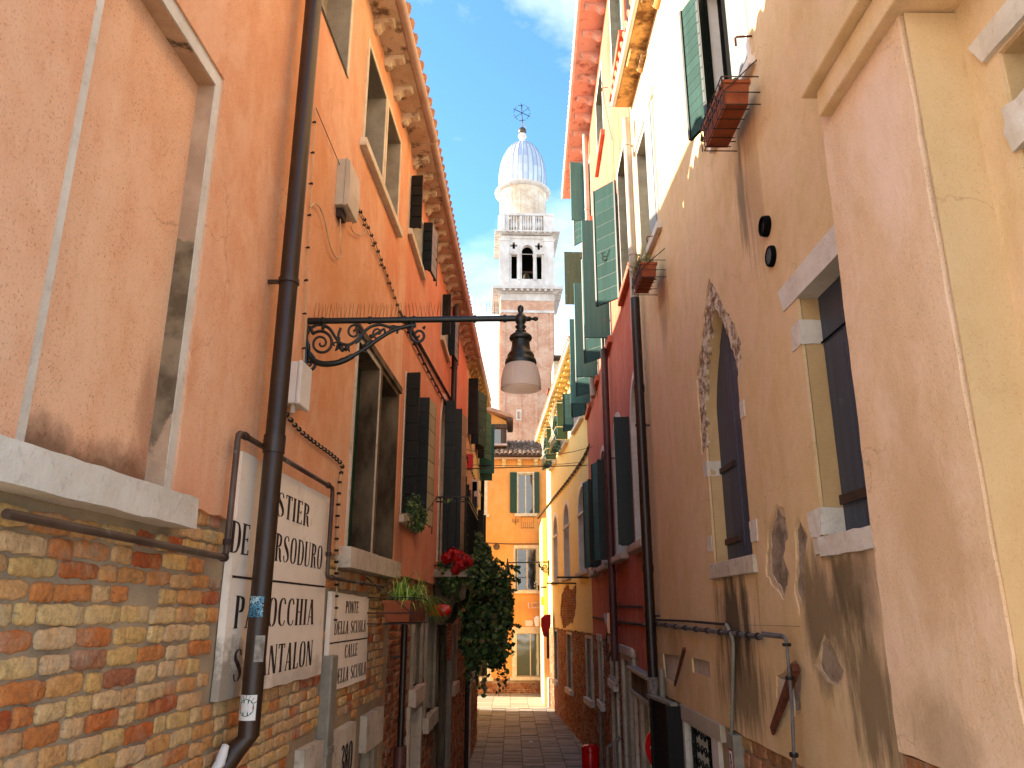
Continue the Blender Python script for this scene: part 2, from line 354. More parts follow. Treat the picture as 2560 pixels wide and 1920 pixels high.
M['terra_tile'] = (lambda k: (k.col(k.mix(k.ramp(k.noise(5, 5, .7), [(.42, 0), (.6, 1)]), k.ramp(k.n('ShaderNodeObjectInfo').outputs['Random'], [(0, (196, 150, 112)), (.5, (172, 118, 84)), (1, (214, 176, 136))]), (92, 66, 54))),
            k.rough(.85, .15), k.bump(k.noise(40, 4, .7), .004), k.m)[-1])(NT('weathered roof tile'))
M['tile_edge'] = simple('roof tile row', (190, 132, 96), (150, 96, 70), .85, 12, .15, bump=.003)
M['corbel'] = (lambda k: (k.col(k.mix(k.ramp(k.noise(7, 7, .7), [(.52, 0), (.64, 1)]), k.mix(k.ramp(k.noise(3, 4, .6), [(.4, 0), (.6, 1)]), (222, 196, 156), (206, 170, 126)), (124, 92, 64))),
            k.rough(.9, .15), k.bump(k.noise(25, 5, .7), .008), k.m)[-1])(NT('flaking painted cornice'))
M['corbel_o'] = (lambda k: (k.col(k.mix(k.ramp(k.noise(5, 7, .7), [(.55, 0), (.66, 1)]), (222, 176, 150), (170, 112, 88))), k.rough(.9, .15), k.bump(k.noise(25, 5, .7), .008), k.m)[-1])(NT('flaking orange cornice'))
M['corbel_t'] = (lambda k: (k.col(k.mix(k.ramp(k.noise(3.2, 7, .7), [(.48, 0), (.6, 1)]), (206, 152, 84), (112, 72, 36))), k.rough(.9, .15), k.bump(k.noise(25, 5, .7), .008), k.m)[-1])(NT('flaking ochre cornice'))
M['corbel_y'] = simple('yellow painted cornice', (226, 190, 120), (190, 150, 88), .85, 6, .15, bump=.004)
M['gutter'] = simple('pink grey gutter', (206, 164, 138), (186, 142, 116), .6, 5, .3)
M['white_trim'] = simple('white gutter edge', (236, 226, 214), (220, 206, 192), .6, 5, .3)
M['leaf'] = (lambda k: (k.col(k.ramp(k.n('ShaderNodeNewGeometry').outputs['Random Per Island'], [(0, (40, 62, 24)), (.5, (62, 88, 34)), (1, (96, 116, 52))])), k.rough(.5, .4), k.m)[-1])(NT('ivy leaf'))
M['leaf_d'] = (lambda k: (k.col(k.ramp(k.n('ShaderNodeNewGeometry').outputs['Random Per Island'], [(0, (24, 40, 18)), (.35, (46, 72, 30)), (.7, (70, 98, 42)), (.9, (104, 122, 62)), (1, (120, 84, 52))])), k.rough(.5, .4), k.m)[-1])(NT('dark leaf'))
M['leaf_b'] = (lambda k: (k.col(k.ramp(k.n('ShaderNodeNewGeometry').outputs['Random Per Island'], [(0, (84, 124, 34)), (.6, (120, 158, 52)), (1, (176, 196, 96))])), k.rough(.45, .4), k.m)[-1])(NT('bright blade leaf'))
M['leaf_g'] = (lambda k: (k.col(k.ramp(k.n('ShaderNodeNewGeometry').outputs['Random Per Island'], [(0, (96, 104, 62)), (1, (150, 150, 96))])), k.rough(.6, .3), k.m)[-1])(NT('grey green herb leaf'))
M['red_flower'] = simple('red petals', (176, 12, 14), (128, 6, 10), .5, 20, .3)
M['violet'] = simple('violet petals', (96, 60, 150), (70, 40, 120), .5)
M['soil'] = simple('potting soil', (46, 32, 24), (30, 22, 18), .95)
M['red_paint'] = simple('glossy red paint', (205, 12, 14), (185, 9, 12), .22, 3, .5)
M['white_paint'] = simple('white paint', (235, 232, 226), (225, 220, 214), .4)
M['tower_white'] = (lambda k: (k.col(k.mix(k.ramp(k.noise(.8, 6, .68, (1, 1, .5)), [(.4, 0), (.66, 1)]), (216, 206, 196), (186, 168, 154))), k.rough(.85, .2), k.bump(k.noise(4, 5, .7), .03), k.m)[-1])(NT('tower istrian stone'))
def farbrick(name, c1, c2, pale, amt=.35):
    k = NT(name); b = k.n('ShaderNodeTexBrick'); b.inputs['Scale'].default_value = 3.2; b.inputs['Color1'].default_value = (*lin(c1), 1); b.inputs['Color2'].default_value = (*lin(c2), 1)
    b.inputs['Mortar'].default_value = (*lin(pale), 1); b.inputs['Mortar Size'].default_value = .022; b.inputs['Row Height'].default_value = .26; b.inputs['Brick Width'].default_value = .8
    k.link(k.vmap((1, 1, 1), rot=(pi / 2, 0, 0)), b.inputs['Vector'])
    c = k.mix(k.math('MULTIPLY', k.ramp(k.noise(.55, 7, .7), [(.44, 0), (.62, 1)]), amt + .25), b.outputs[0], pale)
    c = k.mix(k.math('MULTIPLY', k.ramp(k.noise(2.4, 6, .75, off=(4, 1, 0)), [(.5, 0), (.64, 1)]), amt), c, pale)
    k.col(c); k.rough(.92, .1); k.bump(k.noise(5, 5, .7), .03); return k.m
M['tower_brick'] = farbrick('tower brick', (196, 122, 84), (166, 96, 66), (226, 190, 158), .22)
M['drum_brick'] = farbrick('drum brick and stone', (206, 170, 132), (184, 140, 106), (232, 214, 190), .5)
M['lead'] = (lambda k: (k.col(k.ramp(k.n('ShaderNodeObjectInfo').outputs['Random'], [(0, (172, 180, 196)), (.5, (196, 200, 210)), (.8, (206, 206, 208)), (1, (190, 172, 164))])), k.rough(.38, .5), setattr(k.b.inputs['Metallic'], 'default_value', .35), k.bump(k.noise(1.5, 4, .6), .03), k.m)[-1])(NT('lead sheet'))
M['lead_rib'] = simple('lead rib', (150, 156, 168), (130, 134, 146), .45)
M['bronze'] = simple('tarnished bronze', (92, 74, 50), (60, 48, 36), .4, 3, .5, .5)
M['paving'] = (lambda k: (lambda c: (k.col(k.mix(k.math('MULTIPLY', k.ramp(k.noise(2.5, 6, .65, off=(1, 5, 2)), [(.5, 0), (.7, 1)]), .5), c, (74, 70, 66))), k.rough(.75, .3), k.bump(k.noise(30, 5, .7), .004), k.m)[-1])(
            k.ramp(k.n('ShaderNodeObjectInfo').outputs['Random'], [(0, (134, 130, 120)), (.5, (150, 145, 134)), (1, (118, 113, 104))])))(NT('trachyte paving'))
M['paving_i'] = (lambda k: (k.col(k.ramp(k.n('ShaderNodeNewGeometry').outputs['Random Per Island'], [(0, (150, 134, 114)), (.5, (166, 148, 126)), (1, (136, 120, 102))])), k.rough(.75, .3), k.m)[-1])(NT('trachyte paving rows'))
M['ground'] = simple('dark joint sand', (88, 76, 64), (66, 56, 48), .95, 3, .1)
def lampglass():
    k = NT('ribbed lamp glass'); k.col((222, 206, 190)); k.rough(.25, .5); k.b.inputs['Transmission Weight'].default_value = .5; k.b.inputs['Emission Strength'].default_value = 0
    k.b.inputs['Base Color'].default_value = (*lin((232, 204, 184)), 1); k.b.inputs['IOR'].default_value = 1.2; return k.m
M['lamp_glass'] = lampglass()
# ------------------------------------------------------------------ builders
CB = {}
class House:
    def __init__(s, name, W, s0, label, cat='house'):
        s.W = W; s.holes = []; s.r = thing(name, W(s0, 0, 0), label, cat)
    def facade(s, poly, mat, d1=0.0, th=.03, name='plaster', holes=True):
        return MB().prism(s.W, poly, d1 - th, d1, back=False, holes=s.holes if holes else ()).build(name, mat, s.r)
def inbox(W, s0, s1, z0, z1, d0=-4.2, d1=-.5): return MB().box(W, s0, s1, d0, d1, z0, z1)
def opening(H, a0, a1, z0, z1, depth=.12, fw=.07, frame='white_frame', reveal='reveal_grey', infill='sh_dark', proud=.012,
            arch=None, sill=None, sillmat='stone', panes=0, ftop=None, fbot=0, iname=None, wname='window', hole=True, label=None):
    """an opening in the wall of H; outer size includes the stone frame"""
    W = H.W; ft = fw if ftop is None else ftop
    if arch:
        zs, kd = arch; outer = archpoly(a0, a1, z0, zs, kd, 9, z1); inner = archpoly(a0 + fw, a1 - fw, z0 + fbot, zs, kd, 9, z1 - fw)
        hl = archpoly(a0 + .006, a1 - .006, z0 + .006, zs, kd, 9, z1 - .006)
        inn2 = archpoly(a0 + fw + .004, a1 - fw - .004, z0 + fbot + .004, zs, kd, 9, z1 - fw - .004)
        out2 = archpoly(a0 + fw - .02, a1 - fw + .02, z0 + fbot - .003, zs, kd, 9, z1 - fw + .02)
    else:
        outer = rect(a0, a1, z0, z1); inner = rect(a0 + fw, a1 - fw, z0 + fbot, z1 - ft); hl = rect(a0 + .006, a1 - .006, z0 + .006, z1 - .006)
        inn2 = rect(a0 + fw + .004, a1 - fw - .004, z0 + fbot + .004, z1 - ft - .004); out2 = rect(a0 + fw - .02, a1 - fw + .02, z0 + fbot - .003, z1 - ft + .02)
    if hole: H.holes.append(hl)
    w = MB().prism(W, out2, -depth - .05, proud - .005, True, [inn2]).build(wname, M[reveal], H.r, label=label)
    if fw > 0: MB().prism(W, outer, -.05, proud, True, [inner]).build('frame', M[frame], w, bevel=.004)
    if infill: MB().prism(W, out2, -depth - .03, -depth).build(iname or ('pane' if 'glass' in infill else 'closed_shutter'), M[infill], w)
    if panes:
        m = MB(); x0, x1 = a0 + fw, a1 - fw; zb, zt = z0 + fbot, z1 - ft
        for k in range(1, panes): x = x0 + (x1 - x0) * k / panes; m.box(W, x - .02, x + .02, -depth, -depth + .03, zb, zt)
        for x in (x0 + .002, x1 - .032): m.box(W, x, x + .03, -depth, -depth + .025, zb, zt)
        m.box(W, x0, x1, -depth, -depth + .02, zb + .002, zb + .035); m.box(W, x0, x1, -depth, -depth + .02, zt - .035, zt - .002)
        m.build('sash', M['white_frame'], w)
    if sill:
        ov, hh, ou = sill
        MB().box(W, a0 - ov, a1 + ov, -.06, ou, z0 - hh, z0 + .004, j=.004).build('sill', M[sillmat], w, bevel=.008)
    return w
def shutter(H, sh, z0, z1, w, sgn, ang, mat, nb=8, plain=None, dh=.02, bmat=None, th=.035, W=None, topcut=0, mark=0):
    W = W or H.W; a = radians(ang); P = W(sh, dh, z0); e = (W.t * sgn * cos(a) + W.n * sin(a)); f = e.cross(Vector((0, 0, 1)))
    F = lambda x, d, z: P + e * x + f * d + Vector((0, 0, z)); h = z1 - z0
    if plain:
        o = MB().box(F, 0, w, -th / 2, th / 2, 0, h).build('shutter', M[mat], H.r, bevel=.003)
        m = MB()
        for q in (.14, .82): m.box(F, -.02, w * .75, th / 2, th / 2 + .006, h * q, h * q + .035)
        m.build('strap_hinge', M['wire'], o); return o
    c = MB(); c.box(F, .004, w - .004, -th * .22, th * .22, .004, h - .004)
    for x in (0, w - .03): c.box(F, x, x + .028, -th * .62, -th * .24, 0.002, h - .002)
    o = c.build('shutter', M[mat], H.r)
    key = ('bd', round(w, 3), round(h, 3), nb, bmat or mat)
    if key not in CB:
        CB[key] = MB().box(ident, 0, w, -th * .3, th / 2, 0, h / nb - .008).mesh('board'); CB[key].materials.append(M[bmat or mat])
    R = Matrix((e, f, Vector((0, 0, 1)))).transposed().to_4x4()
    if mark:
        g = MB()
        for sd in (-1, 1):
            q = lambda x, z: F(w * .5 + x * .09, sd * th * .56, h * mark + z * .09)
            g.tube(catmull([q(-.9, 1), q(-.4, .1), q(.3, -1.1)], 4), .004, 4); g.tube(catmull([q(.2, .8), q(.9, .9), q(.5, .3), q(-.1, .0), q(.7, .2), q(.6, -.5), q(-.3, -.6)], 5), .004, 4)
        g.build('painted_mark', M['ink'], o)
    for k in range(nb):
        inst('board', CB[key], o, Matrix.Translation(F(0, 0, k * h / nb + .004)) @ R)
    return o
def pixsize(p, L):
    q = p - Vector((0, 0, CAMH)); D = q.y * cos(PITCH) + q.z * sin(PITCH); return L * FPX / max(D, .3), (1280 + q.x / max(D, .1) * FPX, D)
def brickmesh(key, L, h, dp, seed, mat, jit=.006):
    if key in CB: return CB[key]
    r = random.Random(seed); pts = []; N = 26; ex = r.uniform(6, 12)
    for k in range(N):
        a = 2 * pi * (k + .5) / N; c, s_ = cos(a), sin(a); q = (abs(c) ** ex + abs(s_) ** ex) ** (-1 / ex)
        pts.append((L / 2 * c * q + r.uniform(-jit, jit) * .7, h / 2 * s_ * q + r.uniform(-jit, jit) * .7))
    vs = [(x, 0, y) for x, y in pts] + [(x * (1 - .010 / L * 2), dp * .8, y * (1 - .010 / h)) for x, y in pts] + [(x * .55, dp + r.uniform(-.002, .002), y * .4) for x, y in pts] + [(x, -.03, y) for x, y in pts]
    fs = []
    for i in range(N):
        j = (i + 1) % N; fs += [(i, j, N + j, N + i), (N + i, N + j, 2 * N + j, 2 * N + i), (3 * N + i, 3 * N + j, j, i)]
    fs.append(tuple(range(2 * N, 3 * N)))
    mm = MB(); mm.add(vs, fs); me = mm.mesh('brick'); me.materials.append(M[mat]); CB[key] = me
    for p in me.polygons: p.use_smooth = True
    return me
def brickzone(H, poly_ok, s0, s1, z0, z1, bl, bh, jt, nmax, mi, mj, dface=-.014, seed=1, name='brick', blocked=(), missing=.03, vary=.35, jit=.006, dip=None, kindname='brickwork'):
    r = random.Random(seed); W = H.W; rows = []; z = z0; row = 0
    while z < z1 - bh * .4:
        h = bh * r.uniform(.92, 1.08); s = s0 - r.uniform(0, bl)
        while s < s1:
            L = bl * r.choice((1, 1, 1, .52, .75)) * r.uniform(1 - vary * .4, 1 + vary * .4)
            c0, c1 = s + jt / 2, s + L - jt / 2; zc = z + h / 2
            if c0 >= s0 - .02 and c1 <= s1 + .02 and r.random() > missing and poly_ok((c0 + c1) / 2, zc) and not any(c1 > b[0] and c0 < b[1] and zc + h / 2 - jt > b[2] and zc - h / 2 + jt < b[3] for b in blocked):
                rows.append(((c0 + c1) / 2, zc + r.uniform(-.004, .004), c1 - c0, h - jt, r.uniform(-.006, .005), r.uniform(-.03, .03), r.randrange(6)))
            s += L
        z += h; row += 1
    def key(b):
        p = W(b[0], 0, b[1]); px, (u, D) = pixsize(p, b[2]); 
        rr = ray(1280, 960); q = p - Vector((0, 0, CAMH)); up = -q.y * sin(PITCH) + q.z * cos(PITCH); v = 960 - up / D * FPX
        return px if (-60 < u < 2620 and -60 < v < 1990 and q.y > .5) else px * .02
    rows.sort(key=key, reverse=True)
    R0 = Matrix((W.t, W.n, Vector((0, 0, 1)))).transposed().to_4x4(); jm = MB()
    for i, (sc, zc, L, h, dd, rot, va) in enumerate(rows):
        big = L > bl * .7; Lr, = (bl * (1 if big else .55) - jt,)
        me = brickmesh((name, bl, big, va, mi), Lr, bh - jt, .004, va * 7 + big, mi, jit)
        Mx = Matrix.Translation(W(sc, dface + dd - .007, zc)) @ R0 @ Matrix.Rotation(rot, 4, 'Y') @ Matrix.Diagonal((L / Lr, 1, h / (bh - jt), 1))
        if i < nmax: inst(name, me, H.r, Mx)
        else:
            if key((sc, zc, L, h, dd, rot, va)) < 1.6: continue
            n0 = len(jm.v); x0, x1 = sc - L / 2, sc + L / 2; b0, b1 = zc - h / 2, zc + h / 2; q = .06 * h; D = dface + dd
            vs = [(x0, -.03 + D, b0), (x1, -.03 + D, b0), (x1, -.03 + D, b1), (x0, -.03 + D, b1), (x0 + q, D, b0 + q), (x1 - q, D, b0 + q * r.uniform(.5, 2)), (x1 - q, D, b1 - q), (x0 + q * r.uniform(.5, 2), D, b1 - q)]
            jm.add([W(*v) for v in vs], [(4, 5, 6, 7), (0, 1, 5, 4), (1, 2, 6, 5), (2, 3, 7, 6), (3, 0, 4, 7)])
    if jm.v: jm.build(kindname, M[mj], H.r, kind='stuff')
def corbelmesh(key, w, o, h, mat):
    if key in CB: return CB[key]
    P = [(0, 0), (0, -h), (o * .16, -h * .98), (o * .3, -h * .82), (o * .36, -h * .6), (o * .5, -h * .44), (o * .72, -h * .42), (o * .92, -h * .34), (o, -h * .16), (o, 0)]
    F = lambda a, d, z: Vector((d, a, z))
    me = MB().prism(F, P, -w / 2, w / 2).mesh('corbel'); me.materials.append(M[mat]); CB[key] = me; return me
def eave(H, s0, s1, z0, z1, outd, mat, step=.36, cw=.09, ch=.15, co=None, gut='gutter', slab=.07, tiles=True, roofback=3.6, slope=.5, gr=.045, cstart=.15, trim=None):
    W = H.W; co = co or outd * .82; zf = lambda s: z0 + (z1 - z0) * (s - s0) / (s1 - s0); r = random.Random(int(s0 * 10 + s1))
    me = corbelmesh(('corbel', cw, co, ch, mat), cw, co, ch, mat)
    R = Matrix((W.t, W.n, Vector((0, 0, 1)))).transposed().to_4x4(); s = s0 + cstart
    while s < s1 - .05:
        inst('corbel', me, H.r, Matrix.Translation(W(s, 0, zf(s) - .001)) @ R); s += step * r.uniform(.93, 1.07)
    MB().prism(W, [(s0, zf(s0)), (s1, zf(s1)), (s1, zf(s1) + slab), (s0, zf(s0) + slab)], -.1, outd).build('eave', M[mat], H.r)
    g = MB().tube([W(s0, outd + gr * .6, zf(s0) + slab * .6), W(s1, outd + gr * .6, zf(s1) + slab * .6)], gr, 10)
    g.build('gutter', M[gut], H.r, smooth=True)
    zt = slab + .02
    c = [W(s0, outd, zf(s0) + zt), W(s1, outd, zf(s1) + zt), W(s1, -roofback, zf(s1) + zt + slope * (roofback + outd)), W(s0, -roofback, zf(s0) + zt + slope * (roofback + outd))]
    rf = MB().add(c + [p + Vector((0, 0, .06)) for p in c], [(0, 1, 2, 3), (4, 5, 6, 7), (0, 1, 5, 4), (1, 2, 6, 5), (2, 3, 7, 6), (3, 0, 4, 7)]).build('roof', M['tile_edge'], H.r)
    m = MB(); s = s0 + .05
    while s < s1:
        m.tube([W(s, outd + .05, zf(s) + zt + .045), W(s, outd - .4, zf(s) + zt + .27)], [.06, .075], 7); s += .17
    m.build('roof_tiles', M['tile_edge'], rf, kind='stuff')
    return rf
def catmull(P, n=6, closed=False):
    P = [Vector(p) for p in P]; o = []
    for i in range(len(P) - 1):
        a, b, c, d = P[max(i - 1, 0)], P[i], P[i + 1], P[min(i + 2, len(P) - 1)]
        for k in range(n):
            t = k / n; o.append(.5 * ((2 * b) + (c - a) * t + (2 * a - 5 * b + 4 * c - d) * t * t + (3 * b - a - 3 * c + d) * t ** 3))
    return o + [P[-1]]
# --- stencil roman capitals, one unit high
def stroke(pts, ws):
    P = catmull([(x, y, 0) for x, y in pts], 5) if len(pts) > 2 else [Vector((x, y, 0)) for x, y in pts]
    n = len(P); W_ = []
    for i in range(n):
        k = i / (n - 1) * (len(ws) - 1); a = int(min(k, len(ws) - 2)) if len(ws) > 1 else 0
        W_.append(ws[0] if len(ws) == 1 else ws[a] + (ws[a + 1] - ws[a]) * (k - a))
    L, R = [], []
    for i, p in enumerate(P):
        t = (P[min(i + 1, n - 1)] - P[max(i - 1, 0)]).normalized(); q = Vector((-t.y, t.x, 0)) * W_[i] / 2; L.append(p + q); R.append(p - q)
    return [(v.x, v.y) for v in L] + [(v.x, v.y) for v in reversed(R)]
TK, TN = .12, .035
def stem(x, w=TK, y0=0, y1=1): return [[(x, y0 + .02), (x + w, y0 + .02), (x + w, y1 - .02), (x, y1 - .02)], [(x - .04, y0), (x + w + .04, y0), (x + w + .04, y0 + .022), (x - .04, y0 + .022)], [(x - .04, y1 - .022), (x + w + .04, y1 - .022), (x + w + .04, y1), (x - .04, y1)]]
def ln(x0, y0, x1, y1, w): return [[(x0 - w / 2, y0), (x0 + w / 2, y0), (x1 + w / 2, y1), (x1 - w / 2, y1)]]
def hb(x0, x1, y, w=TN): return [[(x0, y - w / 2), (x1, y - w / 2), (x1, y + w / 2), (x0, y + w / 2)]]
GL = {
 'I': (.2, lambda: stem(.04)), 'T': (.44, lambda: stem(.16) + hb(.0, .13, .975, .04) + hb(.31, .44, .975, .04) + [[(0, .84), (.03, .84), (.03, .98), (0, .98)], [(.41, .84), (.44, .84), (.44, .98), (.41, .98)]]),
 'E': (.42, lambda: stem(.04) + hb(.2, .38, .978, .04) + hb(.2, .32, .5) + hb(.2, .4, .022, .04) + [[(.36, .86), (.39, .86), (.39, .98), (.36, .98)], [(.38, .02), (.41, .02), (.41, .17), (.38, .17)], [(.31, .43), (.33, .43), (.33, .57), (.31, .57)]]),
 'L': (.38, lambda: stem(.04) + hb(.2, .37, .022, .04) + [[(.35, .02), (.38, .02), (.38, .2), (.35, .2)]]),
 'H': (.5, lambda: stem(.04) + stem(.34) + hb(.19, .31, .5)),
 'N': (.52, lambda: [[(.04, .03), (.075, .03), (.075, .95), (.04, .95)]] + hb(0, .12, .012, .024) + ln(.1, .98, .42, .0, .13) + [[(.44, .05), (.475, .05), (.475, .97), (.44, .97)]] + hb(.39, .52, .988, .024)),
 'A': (.5, lambda: ln(.06, .0, .22, .93, .035) + ln(.4, .0, .26, 1.0, .13) + hb(.13, .29, .3) + hb(0, .12, .012, .024) + hb(.31, .5, .012, .024)),
 'P': (.42, lambda: stem(.04) + [stroke([(.2, .97), (.34, .9), (.36, .74), (.33, .56), (.2, .5)], [.03, .11, .13, .11, .03])]),
 'R': (.48, lambda: stem(.04) + [stroke([(.2, .97), (.34, .9), (.36, .76), (.32, .6), (.2, .53)], [.03, .1, .12, .1, .03]), stroke([(.24, .48), (.32, .4), (.36, .15), (.42, .02), (.48, .03)], [.04, .12, .12, .06, .02])]),
 'D': (.5, lambda: stem(.04) + [stroke([(.21, .98), (.36, .92), (.44, .7), (.45, .5), (.44, .3), (.36, .08), (.21, .02)], [.03, .06, .12, .13, .12, .06, .03])]),
 'O': (.5, lambda: [stroke([(.22, .99), (.1, .86), (.07, .5), (.1, .14), (.22, .01)], [.025, .1, .12, .1, .025]), stroke([(.28, .99), (.4, .86), (.43, .5), (.4, .14), (.28, .01)], [.025, .1, .12, .1, .025])]),
 'C': (.46, lambda: [stroke([(.24, .99), (.11, .86), (.07, .5), (.11, .14), (.24, .01)], [.025, .1, .12, .1, .025]), stroke([(.28, .99), (.36, .93), (.4, .78)], [.025, .06, .07]), stroke([(.28, .01), (.37, .06), (.42, .2)], [.025, .03, .03])]),
 'U': (.5, lambda: stem(.04, y0=.2)[:1] + hb(0, .2, .988, .024) + [stroke([(.1, .24), (.12, .08), (.22, .01)], [.12, .1, .03]), stroke([(.27, .01), (.4, .1), (.43, .3), (.43, .97)], [.025, .03, .035, .035])] + hb(.37, .5, .988, .024)),
 'S': (.44, lambda: [stroke([(.36, .8), (.32, .94), (.23, .99)], [.05, .035, .02]), stroke([(.19, .985), (.07, .88), (.08, .7), (.22, .53), (.35, .35), (.38, .16), (.26, .02)], [.02, .07, .12, .15, .13, .09, .02]), stroke([(.2, .01), (.1, .07), (.06, .24)], [.02, .03, .05])]),
 'V': (.5, lambda: ln(.1, .98, .26, .0, .12) + ln(.42, .98, .27, .05, .035) + hb(0, .2, .988, .024)), 'Z': (.42, lambda: ln(.08, .02, .34, .98, .1) + hb(.04, .38, .98, .04) + hb(.04, .38, .02, .04)),
 'G': (.5, lambda: GL['C'][1]() + stem(.36, y0=0, y1=.42)[:1]), 'K': (.5, lambda: stem(.04) + ln(.2, .5, .42, .98, .035) + ln(.44, .0, .24, .52, .12)),
 '3': (.42, lambda: [stroke([(.08, .9), (.25, .99), (.36, .8), (.2, .55), (.37, .4), (.34, .1), (.2, .01), (.07, .12)], [.05, .06, .1, .04, .1, .1, .05, .06])]),
 '8': (.44, lambda: [stroke([(.22, .98), (.1, .85), (.1, .65), (.34, .4), (.34, .12), (.22, .01)], [.04, .09, .09, .1, .08, .04]), stroke([(.22, .98), (.33, .85), (.33, .65), (.1, .4), (.09, .12), (.22, .01)], [.04, .05, .06, .08, .07, .04])]),
 '0': (.46, lambda: GL['O'][1]()), ' ': (.3, lambda: [])}
def lettering(W, text, s0, s1, zb0, zt0, zb1, zt1, d, mat, parent, name='lettering', th=.0015):
    """text fitted between s0 and s1; base and top heights may differ at both ends"""
    tot = sum(GL[c][0] for c in text) + .1 * (len(text) - 1); m = MB(); x = 0
    if ' ' in text:
        i = text.index(' '); f_ = lambda c: s0 + (s1 - s0) * c / tot; xa = sum(GL[c][0] + .1 for c in text[:i]) - .1; xb = xa + .2 + GL[' '][0]; L_ = lambda a, b, c: a + (b - a) * c / tot
        lettering(W, text[:i], s0, f_(xa), zb0, zt0, L_(zb0, zb1, xa), L_(zt0, zt1, xa), d, mat, parent, name, th)
        return lettering(W, text[i + 1:], f_(xb), s1, L_(zb0, zb1, xb), L_(zt0, zt1, xb), zb1, zt1, d, mat, parent, name, th)
    for c in text:
        w, g = GL[c]
        for poly in g():
            pp = []
            for (px, py) in poly:
                k = (x + px) / tot; zb = zb0 + (zb1 - zb0) * k; zt = zt0 + (zt1 - zt0) * k; pp.append((s0 + (s1 - s0) * k, zb + (zt - zb) * py))
            m.prism(W, pp, d - .002, d + th, back=False)
        x += w + .1
    return m.build(name, M[mat], parent)
def leafcloud(pts, size, rnd, shape='ivy', droop=0):
    m = MB()
    for p in pts:
        s = size * rnd.uniform(.6, 1.25); n = Vector((rnd.gauss(0, 1), rnd.gauss(0, 1) - .6, rnd.gauss(0, .8) + .5)).normalized()
        a = n.orthogonal().normalized(); a = (Matrix.Rotation(rnd.uniform(0, 2 * pi), 3, n) @ a); b = n.cross(a); p = Vector(p)
        if shape == 'ivy': q = [(0, -.5, 0), (.35, -.35, .08), (.5, .05, 0), (.2, .12, -.04), (0, .6, .06), (-.2, .12, -.04), (-.5, .05, 0), (-.35, -.35, .08)]
        else: q = [(0, -.5, 0), (.28, 0, .06), (0, .5, 0), (-.28, 0, .06)]
        m.add([p + a * (x * s) + b * (y * s) + n * (z * s) for x, y, z in q], [tuple(range(len(q)))])
    return m
def blade(m, p, d, L, w, sag, n=6):
    d = d.normalized(); side = d.cross(Vector((0, 0, 1)));
    side = side.normalized() if side.length > .01 else Vector((1, 0, 0)); vs = []
    q = Vector(p)
    for i in range(n + 1):
        t = i / n; ww = w * (1 - t) ** .7 * .5
        vs += [q + side * ww, q - side * ww]; dd = (d + Vector((0, 0, -sag * t * 2))).normalized(); q = q + dd * (L / n)
    m.add(vs, [(2 * i, 2 * i + 1, 2 * i + 3, 2 * i + 2) for i in range(n)])
# ------------------------------------------------------------------ ground
LW1 = Wall(-1.316, 0, -1.03, 6.4, False); LW2 = Wall(-1.03, 6.4, -.83, 20.5, False)
RW1 = Wall(1.65, 0, 1.545, 8.73, True); RW2 = Wall(1.545, 8.73, 1.77, 17.7, True); RW3 = Wall(1.77, 17.7, 1.30, 26.5, True)
rnd = random.Random(7)
gnd = MB().box(ident, -60, 60, -30, 140, -.2, -.03).build('ground', M['ground'], kind='structure')
pv = thing('paving', (0, 20, 0), None, None); pv['kind'] = 'structure'
jm = MB(); n = 0; y = 14.0; pmesh = {}
cols = [-1.5, -1.06, -.62, -.2, .22, .66, 1.1, 1.52, 1.98]
while y < 27.0:
    dy = .0
    for i in range(len(cols) - 1):
        x0, x1 = cols[i], cols[i + 1]; yy = y + (i % 2) * .17 + rnd.uniform(-.04, .04); L = .36 * rnd.choice((1, 1, 1.0, .8)); w = x1 - x0 - .014
        key = (round(w, 2), round(L, 2))
        if key not in pmesh:
            a, b = w / 2, L / 2; me = MB().add([(-a, -b, -.03), (a, -b, -.03), (a, b, -.03), (-a, b, -.03), (-a, -b, -.003), (a, -b, -.003), (a, b, -.003), (-a, b, -.003), (-a + .006, -b + .006, 0), (a - .006, -b + .006, 0), (a - .006, b - .006, 0), (-a + .006, b - .006, 0)],
                [(8, 9, 10, 11), (4, 5, 9, 8), (5, 6, 10, 9), (6, 7, 11, 10), (7, 4, 8, 11), (0, 1, 5, 4), (1, 2, 6, 5), (2, 3, 7, 6), (3, 0, 4, 7)]).mesh('paving_stone')
            me.materials.append(M['paving']); pmesh[key] = me
        if n < 290 and 15.6 < y < 26.9: inst('paving_stone', pmesh[key], pv, Matrix.Translation(((x0 + x1) / 2, yy, rnd.uniform(-.003, .003))) @ Matrix.Rotation(rnd.uniform(-.006, .006), 4, 'X')); n += 1
    y += .375
m = MB(); y = -6.0
while y < 15.4:
    for i in range(len(cols) - 1): m.box(ident, cols[i] + .007, cols[i + 1] - .007, y + .007, y + .37, -.04, rnd.uniform(-.003, .002))
    y += .375
y = 27.0
while y < 31.5:
    x = -14.0
    while x < 14: m.box(ident, x + .006, x + .6, y + .006, y + .36, -.04, rnd.uniform(-.003, .002)); x += .606
    y += .366
m.build('paving_rows', M['paving_i'], pv, kind='stuff')
MB().box(ident, -9, 9, -14, 1.1, -.029, -.006).build('bounce_paving', M['stone_white'], pv)  # unseen pale paving behind the camera, added to bounce sunlight onto the walls

